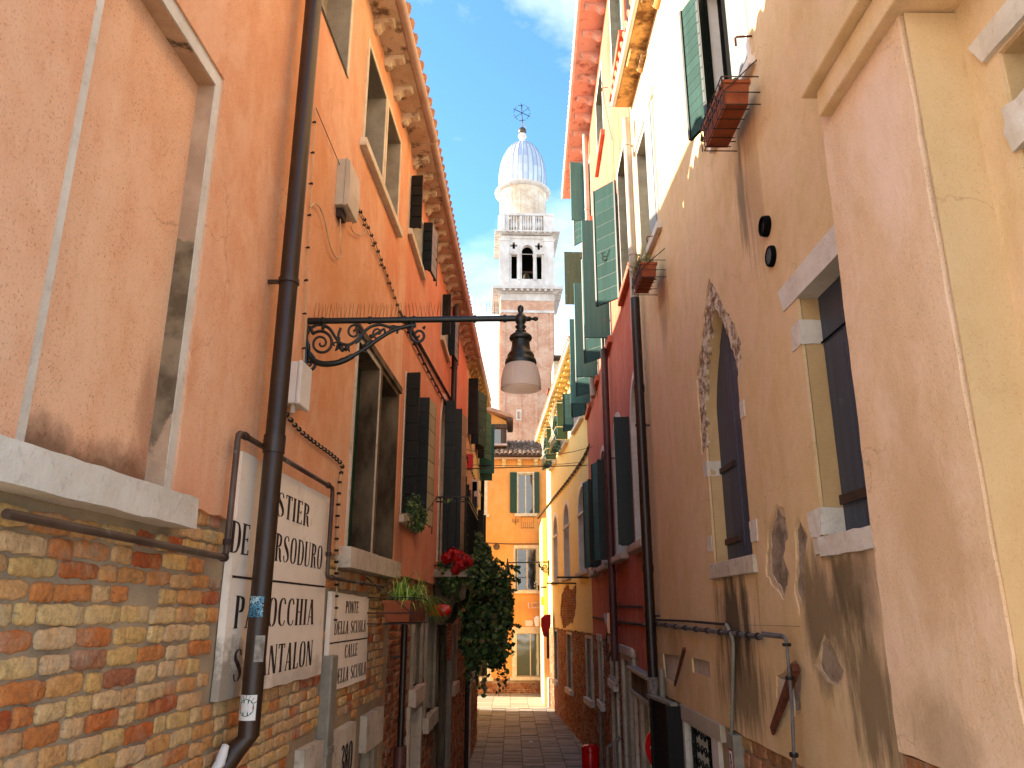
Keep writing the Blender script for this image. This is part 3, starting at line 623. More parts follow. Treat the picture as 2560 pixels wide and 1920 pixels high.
# ------------------------------------------------------------------ left: orange house by the bridge
def sm(W, x, y, z, d=0): p = W(x, d, z); return (p.x, p.y, p.z)
st = lambda W, s, z, rs, rz, c, a, sc=(1, 1, .6): (tuple(W(s, 0, z)), (.6 + rs, rs, rz), c, a, sc)
M['pl_orange'] = plaster('orange lime plaster', (224, 142, 92), (236, 170, 126), (208, 118, 66), (140, 74, 46),
    [st(LW1, 5.0, 3.9, .7, .9, (196, 132, 78), .3), st(LW1, 4.6, 5.0, 1.3, .8, (206, 122, 60), .45), st(LW1, 3.6, 6.4, .5, 1.6, (214, 128, 76), .4), st(LW1, 3.0, 3.2, .6, .5, (226, 130, 88), .3), st(LW1, 6.1, 6.6, .4, 1.4, (216, 112, 60), .5)], speckle=.6)
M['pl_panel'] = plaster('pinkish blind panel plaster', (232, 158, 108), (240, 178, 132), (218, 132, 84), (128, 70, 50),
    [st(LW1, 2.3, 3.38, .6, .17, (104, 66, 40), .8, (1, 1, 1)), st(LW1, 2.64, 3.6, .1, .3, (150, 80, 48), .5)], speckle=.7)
H1 = House('orange_house', LW1, 3, 'orange plastered house with brick base, behind the painted street name panels')
# blind window
aw = opening(H1, 1.87, 2.73, 3.385, 5.13, depth=.085, fw=.055, frame='stone_white', reveal='reveal_peeled', infill=None, proud=-.010, ftop=.07, wname='blind_window')
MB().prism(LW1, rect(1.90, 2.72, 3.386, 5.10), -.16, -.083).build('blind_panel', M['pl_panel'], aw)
MB().box(LW1, 1.52, 2.79, -.05, .07, 3.285, 3.39).build('sill', M['stone_white'], aw, rough=(.06, .006, 9), smooth=60)
# upper windows
opening(H1, 3.55, 4.44, 6.47, 7.3, depth=.16, fw=.045, ftop=.05, infill='reveal_grey', iname='shutter_board')
opening(H1, 4.9, 5.61, 6.30, 7.20, depth=.16, fw=.045, infill='sh_dark')
opening(H1, 5.63, 6.27, 6.30, 7.20, depth=.16, fw=.045, infill='reveal_grey', iname='shutter_board')
MB().box(LW1, 4.86, 6.31, -.05, .05, 6.235, 6.30).build('window_ledge', M['white_frame'], H1.r, bevel=.005)
# the stained twin window with closed green shutters
for a0, a1 in ((5.10, 5.88), (5.90, 6.66)):
    w3 = opening(H1, a0, a1, 3.40, 4.88, depth=.14, fw=.04, frame='stone' if a0 < 5.5 else 'reveal_dark', reveal='reveal_dark', infill='sh_dkgreen')
    for zz in (3.75, 4.45): MB().box(LW1, a0 + .05, a0 + .25, -.142, -.128, zz, zz + .04).build('strap_hinge', M['wire'], w3)
MB().box(LW1, 5.0, 6.72, -.05, .075, 3.27, 3.40).build('window_ledge', M['stone'], H1.r, rough=(.08, .004, 6), smooth=60)
MB().box(LW1, 5.04, 6.70, -.01, .03, 4.88, 4.94).build('drip_mould', M['reveal_dark'], H1.r, bevel=.005)
r1 = random.Random(3)
bot = []
for p, q in (((6.78, 3.345), (5.14, 3.35)), ((5.14, 3.35), (4.9, 3.35)), ((4.9, 3.35), (2.9, 3.37)), ((2.9, 3.37), (1.5, 3.36))): bot += rag(p, q, .06, .008, r1)
poly = [(1.5, 3.36), (1.5, 7.62), (6.78, 7.62)] + bot
H1.holes_all = H1.holes; 
H1.facade(poly, M['pl_orange'], 0.0, .03, 'plaster')
# brick base
blk = [(3.27, 4.70, 2.65, 3.66), (4.9, 5.9, 2.54, 3.12), (4.4, 5.62, 1.9, 2.33), (4.5, 5.55, -1, 2.0), (5.8, 6.9, 1.95, 2.35), (5.95, 6.75, -1, 2.1), (5.0, 6.72, 3.27, 3.6), (1.2, 2.79, 3.285, 3.6)]
H1.holes = [rect(4.7, 5.5, -.2, 1.95), rect(6.0, 6.5, -.2, 2.05)]
H1.facade([(1.5, -.2), (6.78, -.2), (6.78, 3.384), (1.5, 3.384)], M['mortar'], -.026, .04, 'mortar_bed')
brickzone(H1, lambda s, z: z < 3.37 - .02 * (s > 5), 1.5, 6.7, .9, 3.37, .19, .059, .010, 300, 'brick_y', 'brick_yi', dface=-.013, seed=5, blocked=blk, missing=.02, vary=.35, jit=.005)
brickzone(H1, lambda s, z: not (4.5 < s < 5.6 and z < 2) and not (5.9 < s < 6.7 and z < 2.1), 1.5, 6.7, 0, .9, .21, .066, .015, 0, 'brick_y', 'brick_yi', dface=-.013, seed=6)
MB().box(LW1, 1.46, 1.5, -4.3, 0, -.2, 7.6).build('end_wall', M['pl_orange'], H1.r)
inbox(LW1, 1.52, 6.5, -.2, 7.6, -4.3, -.36).build('dark_core', M['dark'], H1.r)  # unseen black box, added to stop light leaks and keep openings dark
# near end wall: house cut short out of view to let more light in
# doorways with stone lintels
for (a0, a1, zt, hh) in ((4.45, 5.6, 1.95, .35), (5.93, 6.52, 2.05, .24)):
    dw = MB().prism(LW1, rect(a0 + .2, a1 - .1, -.05, zt + .03), -.3, .004, True, [rect(a0 + .26, a1 - .2, -.04, zt)]).build('door_surround', M['reveal_grey'], H1.r)
    MB().box(LW1, a0, a1, -.05, .025, zt, zt + hh).build('lintel', M['stone'], dw, rough=(.1, .004, 6), smooth=60)
    MB().box(LW1, a0 + .24, a1 - .14, -.34, -.26, -.04, zt + .02).build('door', M['door_dark' if a0 > 5 else 'red_paint'], dw)
lettering(LW1, '380', 5.22, 5.5, 2.02, 2.2, 2.02, 2.2, .031, 'ink', H1.r, 'house_number')
eave(H1, 1.5, 6.74, 7.50, 7.50, .2, 'corbel', step=.42, cw=.08, ch=.10, cstart=.2, slope=.39)

# street name panels
sg = thing('street_name_sign', LW1(3.97, .01, 2.65), 'large whitewashed street name panel with stencilled black capitals behind the brown drainpipe', 'sign')
r2 = random.Random(11)
pan = ragpoly([(3.275, 2.66), (4.715, 2.66), (4.655, 3.655), (3.275, 3.665)], .1, .004, r2)
sb = MB().prism(LW1, pan, -.02, .012).build('panel', M['sign'], sg)
m = MB().box(LW1, 3.29, 4.67, .0125, .0135, 3.136, 3.146); m.build('dividing_line', M['ink'], sb)
def px_line(txt, pl, pr, par, d, W=LW1):
    (u0, vt0, vb0), (u1, vt1, vb1) = pl, pr
    s0, s1 = W.S(u0, (vt0 + vb0) / 2, d), W.S(u1, (vt1 + vb1) / 2, d)
    zt, zb = (W.Z(u0, vt0, d) + W.Z(u1, vt1, d)) / 2, (W.Z(u0, vb0, d) + W.Z(u1, vb1, d)) / 2
    lettering(W, txt, s0, s1, zb, zt, zb, zt, d + .001, 'ink', par)
px_line('SESTIER', (652, 1210, 1275), (773, 1260, 1318), sb, .012)
px_line('DE DORSODURO', (577, 1298, 1382), (805, 1366, 1423), sb, .012)
px_line('PAROCCHIA', (586, 1490, 1572), (785, 1498, 1560), sb, .012)
px_line('S PANTALON', (583, 1624, 1703), (780, 1600, 1664), sb, .012)
s2 = thing('street_name_sign', LW1(5.38, .01, 2.54), 'small whitewashed street name panel with stencilled capitals beside the spider plant box', 'sign')
sb2 = MB().prism(LW1, ragpoly([(4.86, 2.54), (5.9, 2.54), (5.86, 3.10), (4.86, 3.12)], .1, .003, r2), -.02, .008).build('panel', M['sign'], s2)
MB().box(LW1, 4.87, 5.88, .0085, .0095, 2.815, 2.824).build('dividing_line', M['ink'], sb2)
px_line('PONTE', (864, 1503, 1536), (896, 1503, 1530), sb2, .008)
px_line('DELLA SCUOLA', (836, 1552, 1588), (914, 1551, 1578), sb2, .008)
px_line('CALLE', (862, 1611, 1646), (893, 1608, 1638), sb2, .008)
px_line('DELLA SCUOLA', (836, 1670, 1710), (914, 1658, 1687), sb2, .008)

# drainpipe in front of the panel
def vpipe(W, s, d, z0, z1, r, mat, label, brk, group=None, name='drainpipe', foot=None, sleeve=(), shoe=True):
    t = thing(name, W(s, d, max(z0, 0)), label, 'drainpipe', group)
    P = [W(s, d, z1), W(s, d, z0)]
    if foot: P += [W(s + foot[0], d * .6 + foot[1], z0 - .05), W(s + foot[0] * 2.2, d * .2, z0 - .13)]
    MB().tube(P, r, 18).build('pipe', M[mat], t, smooth=True)
    for z in sleeve: MB().tube([W(s, d, z), W(s, d, z + .08)], r * 1.13, 18).build('pipe_joint', M[mat], t, smooth=True)
    for z in brk:
        b = MB().tube([W(s, d, z), W(s, d, z + .022)], r * 1.16, 18)
        b.box(W, s - .008, s + .008, -.02, d, z + .002, z + .02); b.build('bracket', M[mat], t, smooth=35)
    return t
PS = 3.40; PD = .10
bp = vpipe(LW1, PS, PD, 2.52, 7.5, .043, 'pipe', 'thick brown drainpipe running down in front of the big painted street name panel', (4.50,), foot=(-.03, 0), sleeve=(3.68, 6.2))
def wrap(par, name, mat, z0, z1, a0, a1, rr=.0445, n=10):
    m = MB(); c = LW1(PS, PD, 0); vs = []
    for k in range(n + 1):
        a = a0 + (a1 - a0) * k / n; q = c + LW1.t * (sin(a) * -rr) + LW1.n * (cos(a) * rr)
        q = c + Vector((cos(a), sin(a), 0)) * rr; vs += [q + Vector((0, 0, z0)), q + Vector((0, 0, z1))]
    m.add(vs, [(2 * k, 2 * k + 2, 2 * k + 3, 2 * k + 1) for k in range(n)]); return m.build(name, M[mat], par, smooth='all')
M['sticker_blue'] = (lambda k: (k.col(k.mix(k.ramp(k.noise(60, 3, .6, dist=2.5), [(.5, 0), (.53, 1)]), k.mix(k.ramp(k.noise(18, 3, .6), [(.45, 0), (.55, 1)]), (70, 140, 170), (170, 205, 215)), (20, 22, 30))), k.rough(.4, .4), k.m)[-1])(NT('blue scribbled sticker'))
M['sticker_green'] = simple('green emblem print', (36, 92, 62), (30, 80, 54), .4)
M['sticker_orange'] = simple('orange emblem print', (214, 120, 60), (200, 110, 54), .4)
M['paper_torn'] = simple('torn grey paper', (180, 172, 158), (120, 108, 92), .8, 20, .15)
bp['label'] = 'thick brown drainpipe running down in front of the big painted street name panel'
zb_ = LW1.Z(660, 1490, .14); wrap(bp, 'sticker', 'sticker_blue', LW1.Z(655, 1543, .14), zb_, -pi * .88, -pi * .3)
wrap(bp, 'torn_paper', 'paper_torn', LW1.Z(665, 1653, .14), LW1.Z(668, 1588, .14), -pi * .45, -pi * .15)
es = wrap(bp, 'sticker', 'white_paint', LW1.Z(640, 1802, .14), LW1.Z(645, 1738, .14), -pi * .85, -pi * .25)
es['label'] = 'white sticker with a round green and orange emblem'
zc, hh = (LW1.Z(640, 1802, .14) + LW1.Z(645, 1738, .14)) / 2, .045; c0 = LW1(PS, PD, 0); mids = -pi * .55
def onpipe(x, z, rr=.0452): a = mids + x / rr; return c0 + Vector((cos(a) * rr, sin(a) * rr, z))
m = MB(); nn = 20; m.add([onpipe(0, zc)] + [onpipe(.033 * cos(2 * pi * k / nn), zc + .033 * sin(2 * pi * k / nn)) for k in range(nn)], [(0, 1 + k, 1 + (k + 1) % nn) for k in range(nn)]); m.build('emblem', M['sticker_green'], es)
for (x0, x1, z0, z1, mt, rr) in ((-.03, .03, -.007, .007, 'sticker_orange', .0456), (-.007, .007, -.03, .03, 'white_paint', .046), (-.018, -.012, -.026, .026, 'white_paint', .0461), (.012, .018, -.026, .026, 'white_paint', .0461)):
    MB().add([onpipe(x0, zc + z0, rr), onpipe((x0 + x1) / 2, zc + z0, rr), onpipe(x1, zc + z0, rr), onpipe(x1, zc + z1, rr), onpipe((x0 + x1) / 2, zc + z1, rr), onpipe(x0, zc + z1, rr)], [(0, 1, 4, 5), (1, 2, 3, 4)]).build('emblem_bar', M[mt], es)
mm = MB()
for i, c in enumerate('VENEZIA'):
    w, g = GL.get(c, GL['I']); a = radians(150 - i * 20)
    for poly in g():
        q = []
        for (px, py) in poly:
            lx, ly = (px - w / 2) * .016, (py - .5) * .014; rx = .0415 * cos(a) + lx * sin(a) + ly * cos(a); rz = .0415 * sin(a) - lx * cos(a) + ly * sin(a); q.append(onpipe(rx, zc + rz, .0461))
        mm.add(q, [tuple(range(len(q)))])
mm.build('lettering', M['ink'], es)
sp = MB()
for (dx, z0, z1) in ((-.2, 2.40, 2.56), (-.05, 2.36, 2.50)):
    pass
# white crumpled cover where the pipe enters the wall
MB().tube([LW1(3.30, .05, 2.50), LW1(3.27, .045, 2.44), LW1(3.25, .02, 2.40)], [.016, .02, .012], 8).build('pipe_patch', M['white_paint'], bp, rough=(.03, .006, 20), smooth='all')

def wallrun(W, pts, d): return [W(*(lambda h: (h[0], d, h[1]))(W.hit(u, v, d))) for u, v in pts]
def rounded(P, r=.03, n=4):
    o = [P[0]]
    for i in range(1, len(P) - 1):
        a, b, c = P[i - 1], P[i], P[i + 1]; u = (a - b); w = (c - b); ru = min(r, u.length * .4); rw = min(r, w.length * .4); p0 = b + u.normalized() * ru; p1 = b + w.normalized() * rw
        for k in range(n + 1): t = k / n; o.append(p0 * (1 - t) ** 2 + b * 2 * t * (1 - t) + p1 * t * t)
    return o + [P[-1]]
cp = thing('gas_pipe', LW1(3.1, .04, 2.9), 'thin tarnished copper pipe framing the big street name panel', 'pipe')
P = wallrun(LW1, [(15, 1284), (556, 1393), (603, 1084), (828, 1218), (821, 1443), (958, 1466)], .045)
s0_ = LW1.S(580, 1240, .045); P[2] = LW1(s0_, .045, LW1.Z(603, 1084, .045)); P[1] = LW1(s0_, .045, LW1.Z(556, 1393, .045)); s_ = LW1.S(825, 1330, .045)
P[3] = LW1(s_, .045, P[3].z); P[4] = LW1(s_, .045, P[4].z)
MB().tube(rounded(P, .03), .0125, 10).build('copper_tube', M['copper'], cp, smooth=True)
m = MB()
for (a, b, t) in ((P[0], P[1], .985), (P[2], P[3], .05), (P[2], P[3], .93), (P[4], P[5], .06), (P[4], P[5], .55), (P[1], P[2], .12), (P[3], P[4], .75)):
    q = a.lerp(b, t); dr = (b - a).normalized(); m.tube([q - dr * .012, q + dr * .012], .0175, 10)
m.build('pipe_clamp', M['wire'], cp, smooth=35, kind='stuff')

# meter boxes
t = thing('junction_box', LW1(3.83, .04, LW1.Z(745, 1010, .08)), 'white plastic junction box on the orange wall under the lamp bracket', 'junction box')
MB().box(LW1, 3.74, 3.905, -.005, .062, 4.005, 4.225).build('case', M['box_white'], t, bevel=.006)
MB().box(LW1, 3.735, 3.91, .063, .085, 4.0, 4.23).build('lid', M['box_white'], t, bevel=.006)
MB().tube([LW1(3.78, .04, 4.01), LW1(3.78, .04, 3.96)], .014, 10).build('cable_gland', M['box_cream'], t, smooth=True)
t = thing('junction_box', LW1(4.45, .04, 5.45), 'cream plastic meter box high on the orange wall above the lamp bracket', 'junction box')
MB().box(LW1, 4.36, 4.60, -.005, .055, 5.47, 5.80).build('case', M['box_cream'], t, bevel=.008)
MB().prism(lambda a, d, z: LW1(d, a, z), [(.056, 5.46), (.085, 5.47), (.095, 5.6), (.085, 5.78), (.056, 5.81)], 4.355, 4.605).build('lid', M['box_cream'], t, bevel=.004)
MB().box(LW1, 4.40, 4.50, -.005, .04, 5.41, 5.47).build('terminal_block', M['wire'], t)
def cable(W, pts, r, mat, label, d=.015, clips=0, smooth=6, clipmat='clip', group=None, name='cable', cat='cable', clipr=2.6):
    P = wallrun(W, pts, d); C = catmull(P, smooth) if smooth > 1 else P
    t = thing(name, C[len(C) // 2], label, cat, group); MB().tube(C, r, 6).build('cable_run', M[mat], t, smooth=True)
    if clips:
        m = MB(); L = 0; nxt = clips / 2
        for a, b in zip(C, C[1:]):
            l = (b - a).length
            while L + l > nxt:
                q = a.lerp(b, (nxt - L) / l); dr = (b - a).normalized(); m.tube([q - dr * r * 1.3, q + dr * r * 1.3], r * clipr, 6); m.tube([q, q - W.n * d], r * 1.2, 5); nxt += clips
            L += l
        m.build('cable_clips', M[clipmat], t, kind='stuff')
    return t
cable(LW1, [(789, 268), (776, 515), (770, 640), (763, 775), (760, 900), (748, 930)], .0035, 'cable', 'thin cream cable dropping straight down the orange wall to the white junction box', clips=.19, smooth=3)
cable(LW1, [(776, 518), (786, 508), (800, 520), (812, 552), (822, 600), (832, 632), (845, 646), (852, 636), (850, 600), (852, 520), (856, 470)], .0045, 'cable', 'loose cream cable hanging in a loop beside the cream meter box', d=.02)
cable(LW1, [(789, 268), (862, 442)], .0025, 'cable_dark', 'thin dark cable slanting down to the cream meter box', smooth=1)
cable(LW1, [(884, 545), (880, 575), (900, 588), (918, 576)], .004, 'cable', 'short cream cable curling from below the cream meter box', d=.02)
cable(LW1, [(897, 520), (940, 612), (1000, 780)], .005, 'cable', 'twin cable sloping down the orange wall from the cream meter box', clips=.12, smooth=2)
cable(LW1, [(900, 535), (945, 640), (985, 742)], .004, 'cable', 'lower twin cable sloping down the orange wall from the cream meter box', clips=.3, smooth=2)
cable(LW1, [(712, 1030), (760, 1085), (853, 1158), (850, 1200), (842, 1350), (842, 1480), (838, 1560)], .005, 'cable', 'clipped cable running down right of the large street name panel', clips=.07, smooth=3)
t = thing('cable_conduit', LW1(LW1.S(826, 1700, .03), .03, .1), 'grey vertical trunking on the brick wall between the two street name panels', 'conduit')
s_ = LW1.S(826, 1750, .03)
MB().box(LW1, s_ - .06, s_ + .075, -.03, .045, 1.7, LW1.Z(826, 1640, .03)).build('trunking', M['pipe_grey'], t, bevel=.01)
MB().box(LW1, s_ - .066, s_ + .081, -.03, .051, 2.21, 2.25).build('trunking_strap', M['pipe_grey'], t, bevel=.004)

# spider plant box
def planter(W, s, z, L, wd, hh, label, group=None, d=.03, mat='terracotta', rack='wire', scroll=True):
    t = thing('window_box', W(s, d + wd / 2, z), label, 'window box', group)
    m = MB(); tp = .85
    for k in (0, 1):
        pass
    a0, a1, d0, d1 = s - L / 2, s + L / 2, d, d + wd
    ia = (a1 - a0) * (1 - tp) / 4; id_ = (d1 - d0) * (1 - tp) / 2
    m.add([W(a0 + ia, d0 + id_, z), W(a1 - ia, d0 + id_, z), W(a1 - ia, d1 - id_, z), W(a0 + ia, d1 - id_, z), W(a0, d0, z + hh), W(a1, d0, z + hh), W(a1, d1, z + hh), W(a0, d1, z + hh),
           W(a0 + .012, d0 + .012, z + hh), W(a1 - .012, d0 + .012, z + hh), W(a1 - .012, d1 - .012, z + hh), W(a0 + .012, d1 - .012, z + hh), W(a0 + .012, d0 + .012, z + hh - .03), W(a1 - .012, d0 + .012, z + hh - .03), W(a1 - .012, d1 - .012, z + hh - .03), W(a0 + .012, d1 - .012, z + hh - .03)],
          [(3, 2, 1, 0), (0, 1, 5, 4), (1, 2, 6, 5), (2, 3, 7, 6), (3, 0, 4, 7), (4, 5, 9, 8), (5, 6, 10, 9), (6, 7, 11, 10), (7, 4, 8, 11), (8, 9, 13, 12), (9, 10, 14, 13), (10, 11, 15, 14), (11, 8, 12, 15)])
    m.build('trough', M[mat], t); MB().box(W, a0 + .013, a1 - .013, d0 + .013, d1 - .013, z + hh - .04, z + hh - .028).build('soil', M['soil'], t)
    rim = MB()
    for (x0, x1, y0, y1) in ((a0 - .006, a1 + .006, d1 - .004, d1 + .008), (a0 - .006, a1 + .006, d0 - .008, d0 + .004)): rim.box(W, x0, x1, y0, y1, z + hh - .022, z + hh + .002)
    for (x0, x1) in ((a0 - .008, a0 + .004), (a1 - .004, a1 + .008)): rim.box(W, x0, x1, d0 + .005, d1 - .005, z + hh - .021, z + hh + .001)
    rim.build('rim', M[mat], t)
    if rack:
        r = MB(); q = .0045; e = .012
        for zz in (z - e, z + hh * .42, z + hh + .02):
            k = 0 if zz > z else .01
            r.tube([W(a0 - e + k, -.01, zz), W(a0 - e + k, d1 + e - k, zz), W(a1 + e - k, d1 + e - k, zz), W(a1 + e - k, -.01, zz)], q, 5)
        n = 5
        for k in range(n):
            a = a0 + (a1 - a0) * (k + .5) / n; r.tube([W(a, d1 + e, z + hh + .02), W(a, d1 + e, z - e), W(a, d0, z - e)], q * .9, 5)
            if scroll:
                c = []
                for i in range(22):
                    th = i / 21 * 3.2 * pi; rr = .035 * (1 - i / 26); c.append(W(a + (a1 - a0) / n * .5 + rr * cos(th), d1 + e + .003, z + hh * .5 + rr * sin(th)))
                r.tube(c, q * .7, 4)
        for a in (a0 - e, a1 + e): r.tube([W(a, d1 + e, z + hh * .42), W(a, -.01, z + hh + .16)], q, 5); r.tube([W(a, d1 + e, z - e), W(a, d1 + e, z + hh + .02)], q, 5)
        r.build('rack', M[rack], t)
    return t
sp_s, sp_z = LW2.S(960, 1530, .12), LW2.Z(985, 1530, .12)
b0 = thing('window_box', Vector((0, 0, 0)), 'x', 'window box'); bpy.data.objects.remove(b0)
planter(LW1, 6.25, 2.93, .82, .2, .15, 'terracotta window box of bright spider plant under the stained twin window', d=.12, scroll=False)
sr = random.Random(9); m = MB()
for k in range(330):
    a = sr.uniform(0, 2 * pi); el_ = sr.uniform(.5, 1.5); p = LW1(6.25 + sr.uniform(-.36, .36), .22 + sr.uniform(-.06, .06), 3.07)
    blade(m, p, Vector((cos(a) * cos(el_), sin(a) * cos(el_) * 1.2, sin(el_))), sr.uniform(.14, .36), .013, sr.uniform(.5, 1.5))
for k in range(90):
    p = LW1(6.55 + sr.uniform(-.1, .14), .24, 3.05); blade(m, p, Vector((sr.uniform(.3, 1), sr.uniform(.2, .9), sr.uniform(.1, .8))), sr.uniform(.2, .42), .012, sr.uniform(.7, 1.3))
pl = m.build('spider_plant', M['leaf_b'], label='bright green spider plant spilling its blades out of the terracotta box', cat='plant')
# ------------------------------------------------------------------ left: red orange house and yellow house
M['pl_redor'] = plaster('red orange plaster', (220, 126, 84), (230, 150, 112), (206, 106, 64), (170, 84, 54),
    [st(LW2, .7, 3.6, .5, .4, (196, 120, 80), .5), st(LW2, 1.6, 4.3, .5, .9, (206, 100, 62), .3)], speckle=.12, streak=.3, bumpd=.002, off=5)
M['pl_yel'] = plaster('warm yellow plaster', (236, 184, 112), (244, 200, 130), (226, 164, 86), (190, 130, 70), [], speckle=.1, streak=.2, bumpd=.002, off=9)
H2 = House('red_orange_house', LW2, 4, 'tall red orange house with dark green shutters and an ivy balcony')
def lwin(H, a0, a1, z0, z1, fold=.11, pale='sh_lit', nb=6, near=True, inf='dark', fw=.05, far=.24):
    w = opening(H, a0, a1, z0, z1, depth=.14, fw=fw, infill=inf, frame='white_frame', reveal='white_frame', iname='pane')
    MB().box(H.W, a0 - .03, a1 + .03, -.05, .05, z0 - .06, z0 + .004).build('sill', M['white_frame'], w, bevel=.005)
    if near: shutter(H, a0 + .01, z0 + .02, z1 - .02, fold * 1.15, -1, 84, 'sh_dark', nb)
    shutter(H, a1 - .06, z0 + .02, z1 - .02, fold, 1, 90, 'sh_dark', nb)
    e = shutter(H, a1 - .05, z0 + .02, z1 - .02, far, 1, 6, 'sh_dark', nb, dh=fold, bmat=pale)  # outer leaf: skylight is put into its pale board colour
    m = MB(); m.tube([H.W(a1 + far - .08, fold + .045, z0 - .05), H.W(a1 + far - .08, fold + .045, z1 - .05)], .007, 6); m.box(H.W, a1 + far - .13, a1 + far - .03, fold + .03, fold + .05, z0 + .25, z0 + .275)
    m.build('shutter_bolt', M['wire'], e); return w
lwin(H2, .44, 1.48, 6.60, 7.22, fold=.10, pale='sh_white', nb=5, far=.3)
lwin(H2, 3.55, 4.5, 6.62, 7.26, fold=.10, pale='sh_white', nb=5, far=.3)
lwin(H2, .66, 1.62, 3.84, 5.22, fold=.11, nb=8, far=.34)
lwin(H2, 8.0 - .4, 8.30, 3.75, 5.25, fold=.11, nb=8, far=.2)
# balcony door with arched stone head
bd = opening(H2, 3.78, 5.0, 3.62, 6.02, depth=.16, fw=.07, arch=(5.35, 'round'), infill='dark', frame='stone_white', reveal='white_frame', iname='pane')
shutter(H2, 4.25, 3.62, 5.9, .14, 1, 88, 'sh_dark', 7); shutter(H2, 4.9, 3.62, 5.95, .19, 1, 84, 'sh_dark', 7)
shutter(H2, 4.95, 3.62, 5.92, .42, 1, 8, 'sh_dark', 7, dh=.17, bmat='sh_lit')
opening(H2, 6.1, 7.1, 3.9, 5.3, depth=.14, fw=.05, infill='sh_dark')
shutter(H2, 6.12, 3.92, 5.28, .12, -1, 86, 'sh_dark', 7); shutter(H2, 7.05, 3.92, 5.28, .12, 1, 90, 'sh_dark', 7)
r3 = random.Random(4)
H2.facade([(.36, 3.32)] + rag((.38, 3.32), (8.5, 3.35), .3, .006, r3)[1:] + [(8.5, 3.35), (8.5, 8.0), (.36, 7.62)], M['pl_redor'])
H2.holes = [rect(1.85, 2.65, -.1, 2.02), rect(1.95, 2.62, 2.25, 2.9), rect(3.1, 4.0, 1.85, 2.95), rect(4.35, 5.3, -.1, 2.7), rect(6.6, 7.3, 1.9, 2.8)]
H2.facade([(.36, -.1), (8.5, -.1), (8.5, 3.4), (.36, 3.4)], M['mortar'], -.026, .04, 'mortar_bed')
bk2 = [(1.75, 2.75, -.1, 3.02), (3.0, 4.1, 1.75, 3.02), (4.25, 5.4, -.1, 2.8), (6.5, 7.4, 1.8, 2.9)]
brickzone(H2, lambda s, z: True, .38, 8.5, 0, 3.36, .2, .062, .012, 300, 'brick_ro', 'brick_r', dface=-.014, seed=15, blocked=bk2, missing=.01, vary=.2)
def infil(H, r_, d, mat, name): MB().prism(H.W, r_, d - .03, d).build(name, M[mat], H.r)
for (a0, a1, z0, z1, mt) in ((1.95, 2.62, 2.25, 2.9, 'box_cream'), (3.1, 4.0, 1.85, 2.95, 'dark'), (6.6, 7.3, 1.9, 2.8, 'dark')):
    w = MB().prism(LW2, rect(a0 - .06, a1 + .06, z0 - .03, z1 + .06), -.25, .006, True, [rect(a0, a1, z0, z1)]).build('window', M['reveal_grey'], H2.r)
    MB().box(LW2, a0 - .02, a1 + .02, -.26, -.2, z0 - .02, z1 + .02).build('closed_shutter', M[mt], w)
    MB().box(LW2, a0 - .1, a1 + .1, -.03, .05, z0 - .16, z0).build('sill', M['stone'], w, rough=(.1, .003, 6), smooth=60)
    if z1 > 2.8: MB().box(LW2, a0 - .1, a1 + .1, -.03, .02, z1 + .06, z1 + .16).build('lintel', M['stone'], w)
w = MB().prism(LW2, rect(1.75, 2.75, -.05, 2.1), -.3, .01, True, [rect(1.85, 2.65, -.04, 2.02)]).build('door_surround', M['stone'], H2.r)
MB().box(LW2, 1.84, 2.66, -.34, -.25, -.04, 2.03).build('door', M['reveal_grey'], w)
w = MB().prism(LW2, rect(4.25, 5.4, -.05, 2.82), -.3, .012, True, [rect(4.35, 5.3, -.04, 2.7)]).build('door_surround', M['reveal_dark'], H2.r)
MB().box(LW2, 4.34, 5.31, -.34, -.25, -.04, 2.71).build('door', M['door_dark'], w)
inbox(LW2, .12, 8.5, -.2, 7.6, -4.3, -.4).build('dark_core', M['dark'], H2.r)
eave(H2, .36, 5.2, 7.50, 7.72, .2, 'corbel', step=.36, cw=.08, ch=.11, cstart=.25, slope=.5)
eave(H2, 5.2, 8.5, 7.72, 7.95, .2, 'corbel', step=.42, cw=.09, ch=.13, cstart=.2, slope=.5)
vpipe(LW2, 4.95, .07, 3.3, 7.66, .045, 'pipe_dark', 'dark brown drainpipe between the upper shutters of the red orange house', (5.0, 6.6))
vpipe(LW2, .62, .09, 0, 1.93, .055, 'pipe_red', 'stout dark red pipe on the brick wall below the spider plant box', (1.2,))
vpipe(LW2, .62, .09, 1.93, 2.95, .028, 'pipe_dark', 'thin black pipe descending from under the spider plant box', (2.62,))
vpipe(LW2, 9.0, .07, 0, 2.45, .04, 'pipe_dark', 'black pipe at the far corner of the left wall below the ivy', (1.5, .9))
# pale conduits standing on the brick
for s_, w_ in ((5.75, .09), (6.1, .03)):
    MB().box(LW2, s_, s_ + w_, -.02, .03, .6, 2.3).build('conduit', M['pipe_grey'], label='pale vertical conduit strip on the brick base beneath the ivy, %s' % ('the broad one' if w_ > .05 else 'the narrow one'), cat='conduit')
cable(LW2, [(1133, 1010), (1010, 792)], .006, 'cable_dark', 'bundle of dark cables overgrown with dry creeper sloping down the red orange wall', clips=.05, clipr=3.2, smooth=1, d=.02)
cable(LW2, [(1000, 780), (1060, 905), (1110, 1000), (1148, 1085), (1180, 1180), (1205, 1240)], .012, 'cable_dark', 'thick bundle of dark cables sloping down above the balcony door', clips=.4, smooth=3, d=.025, clipr=1.4)

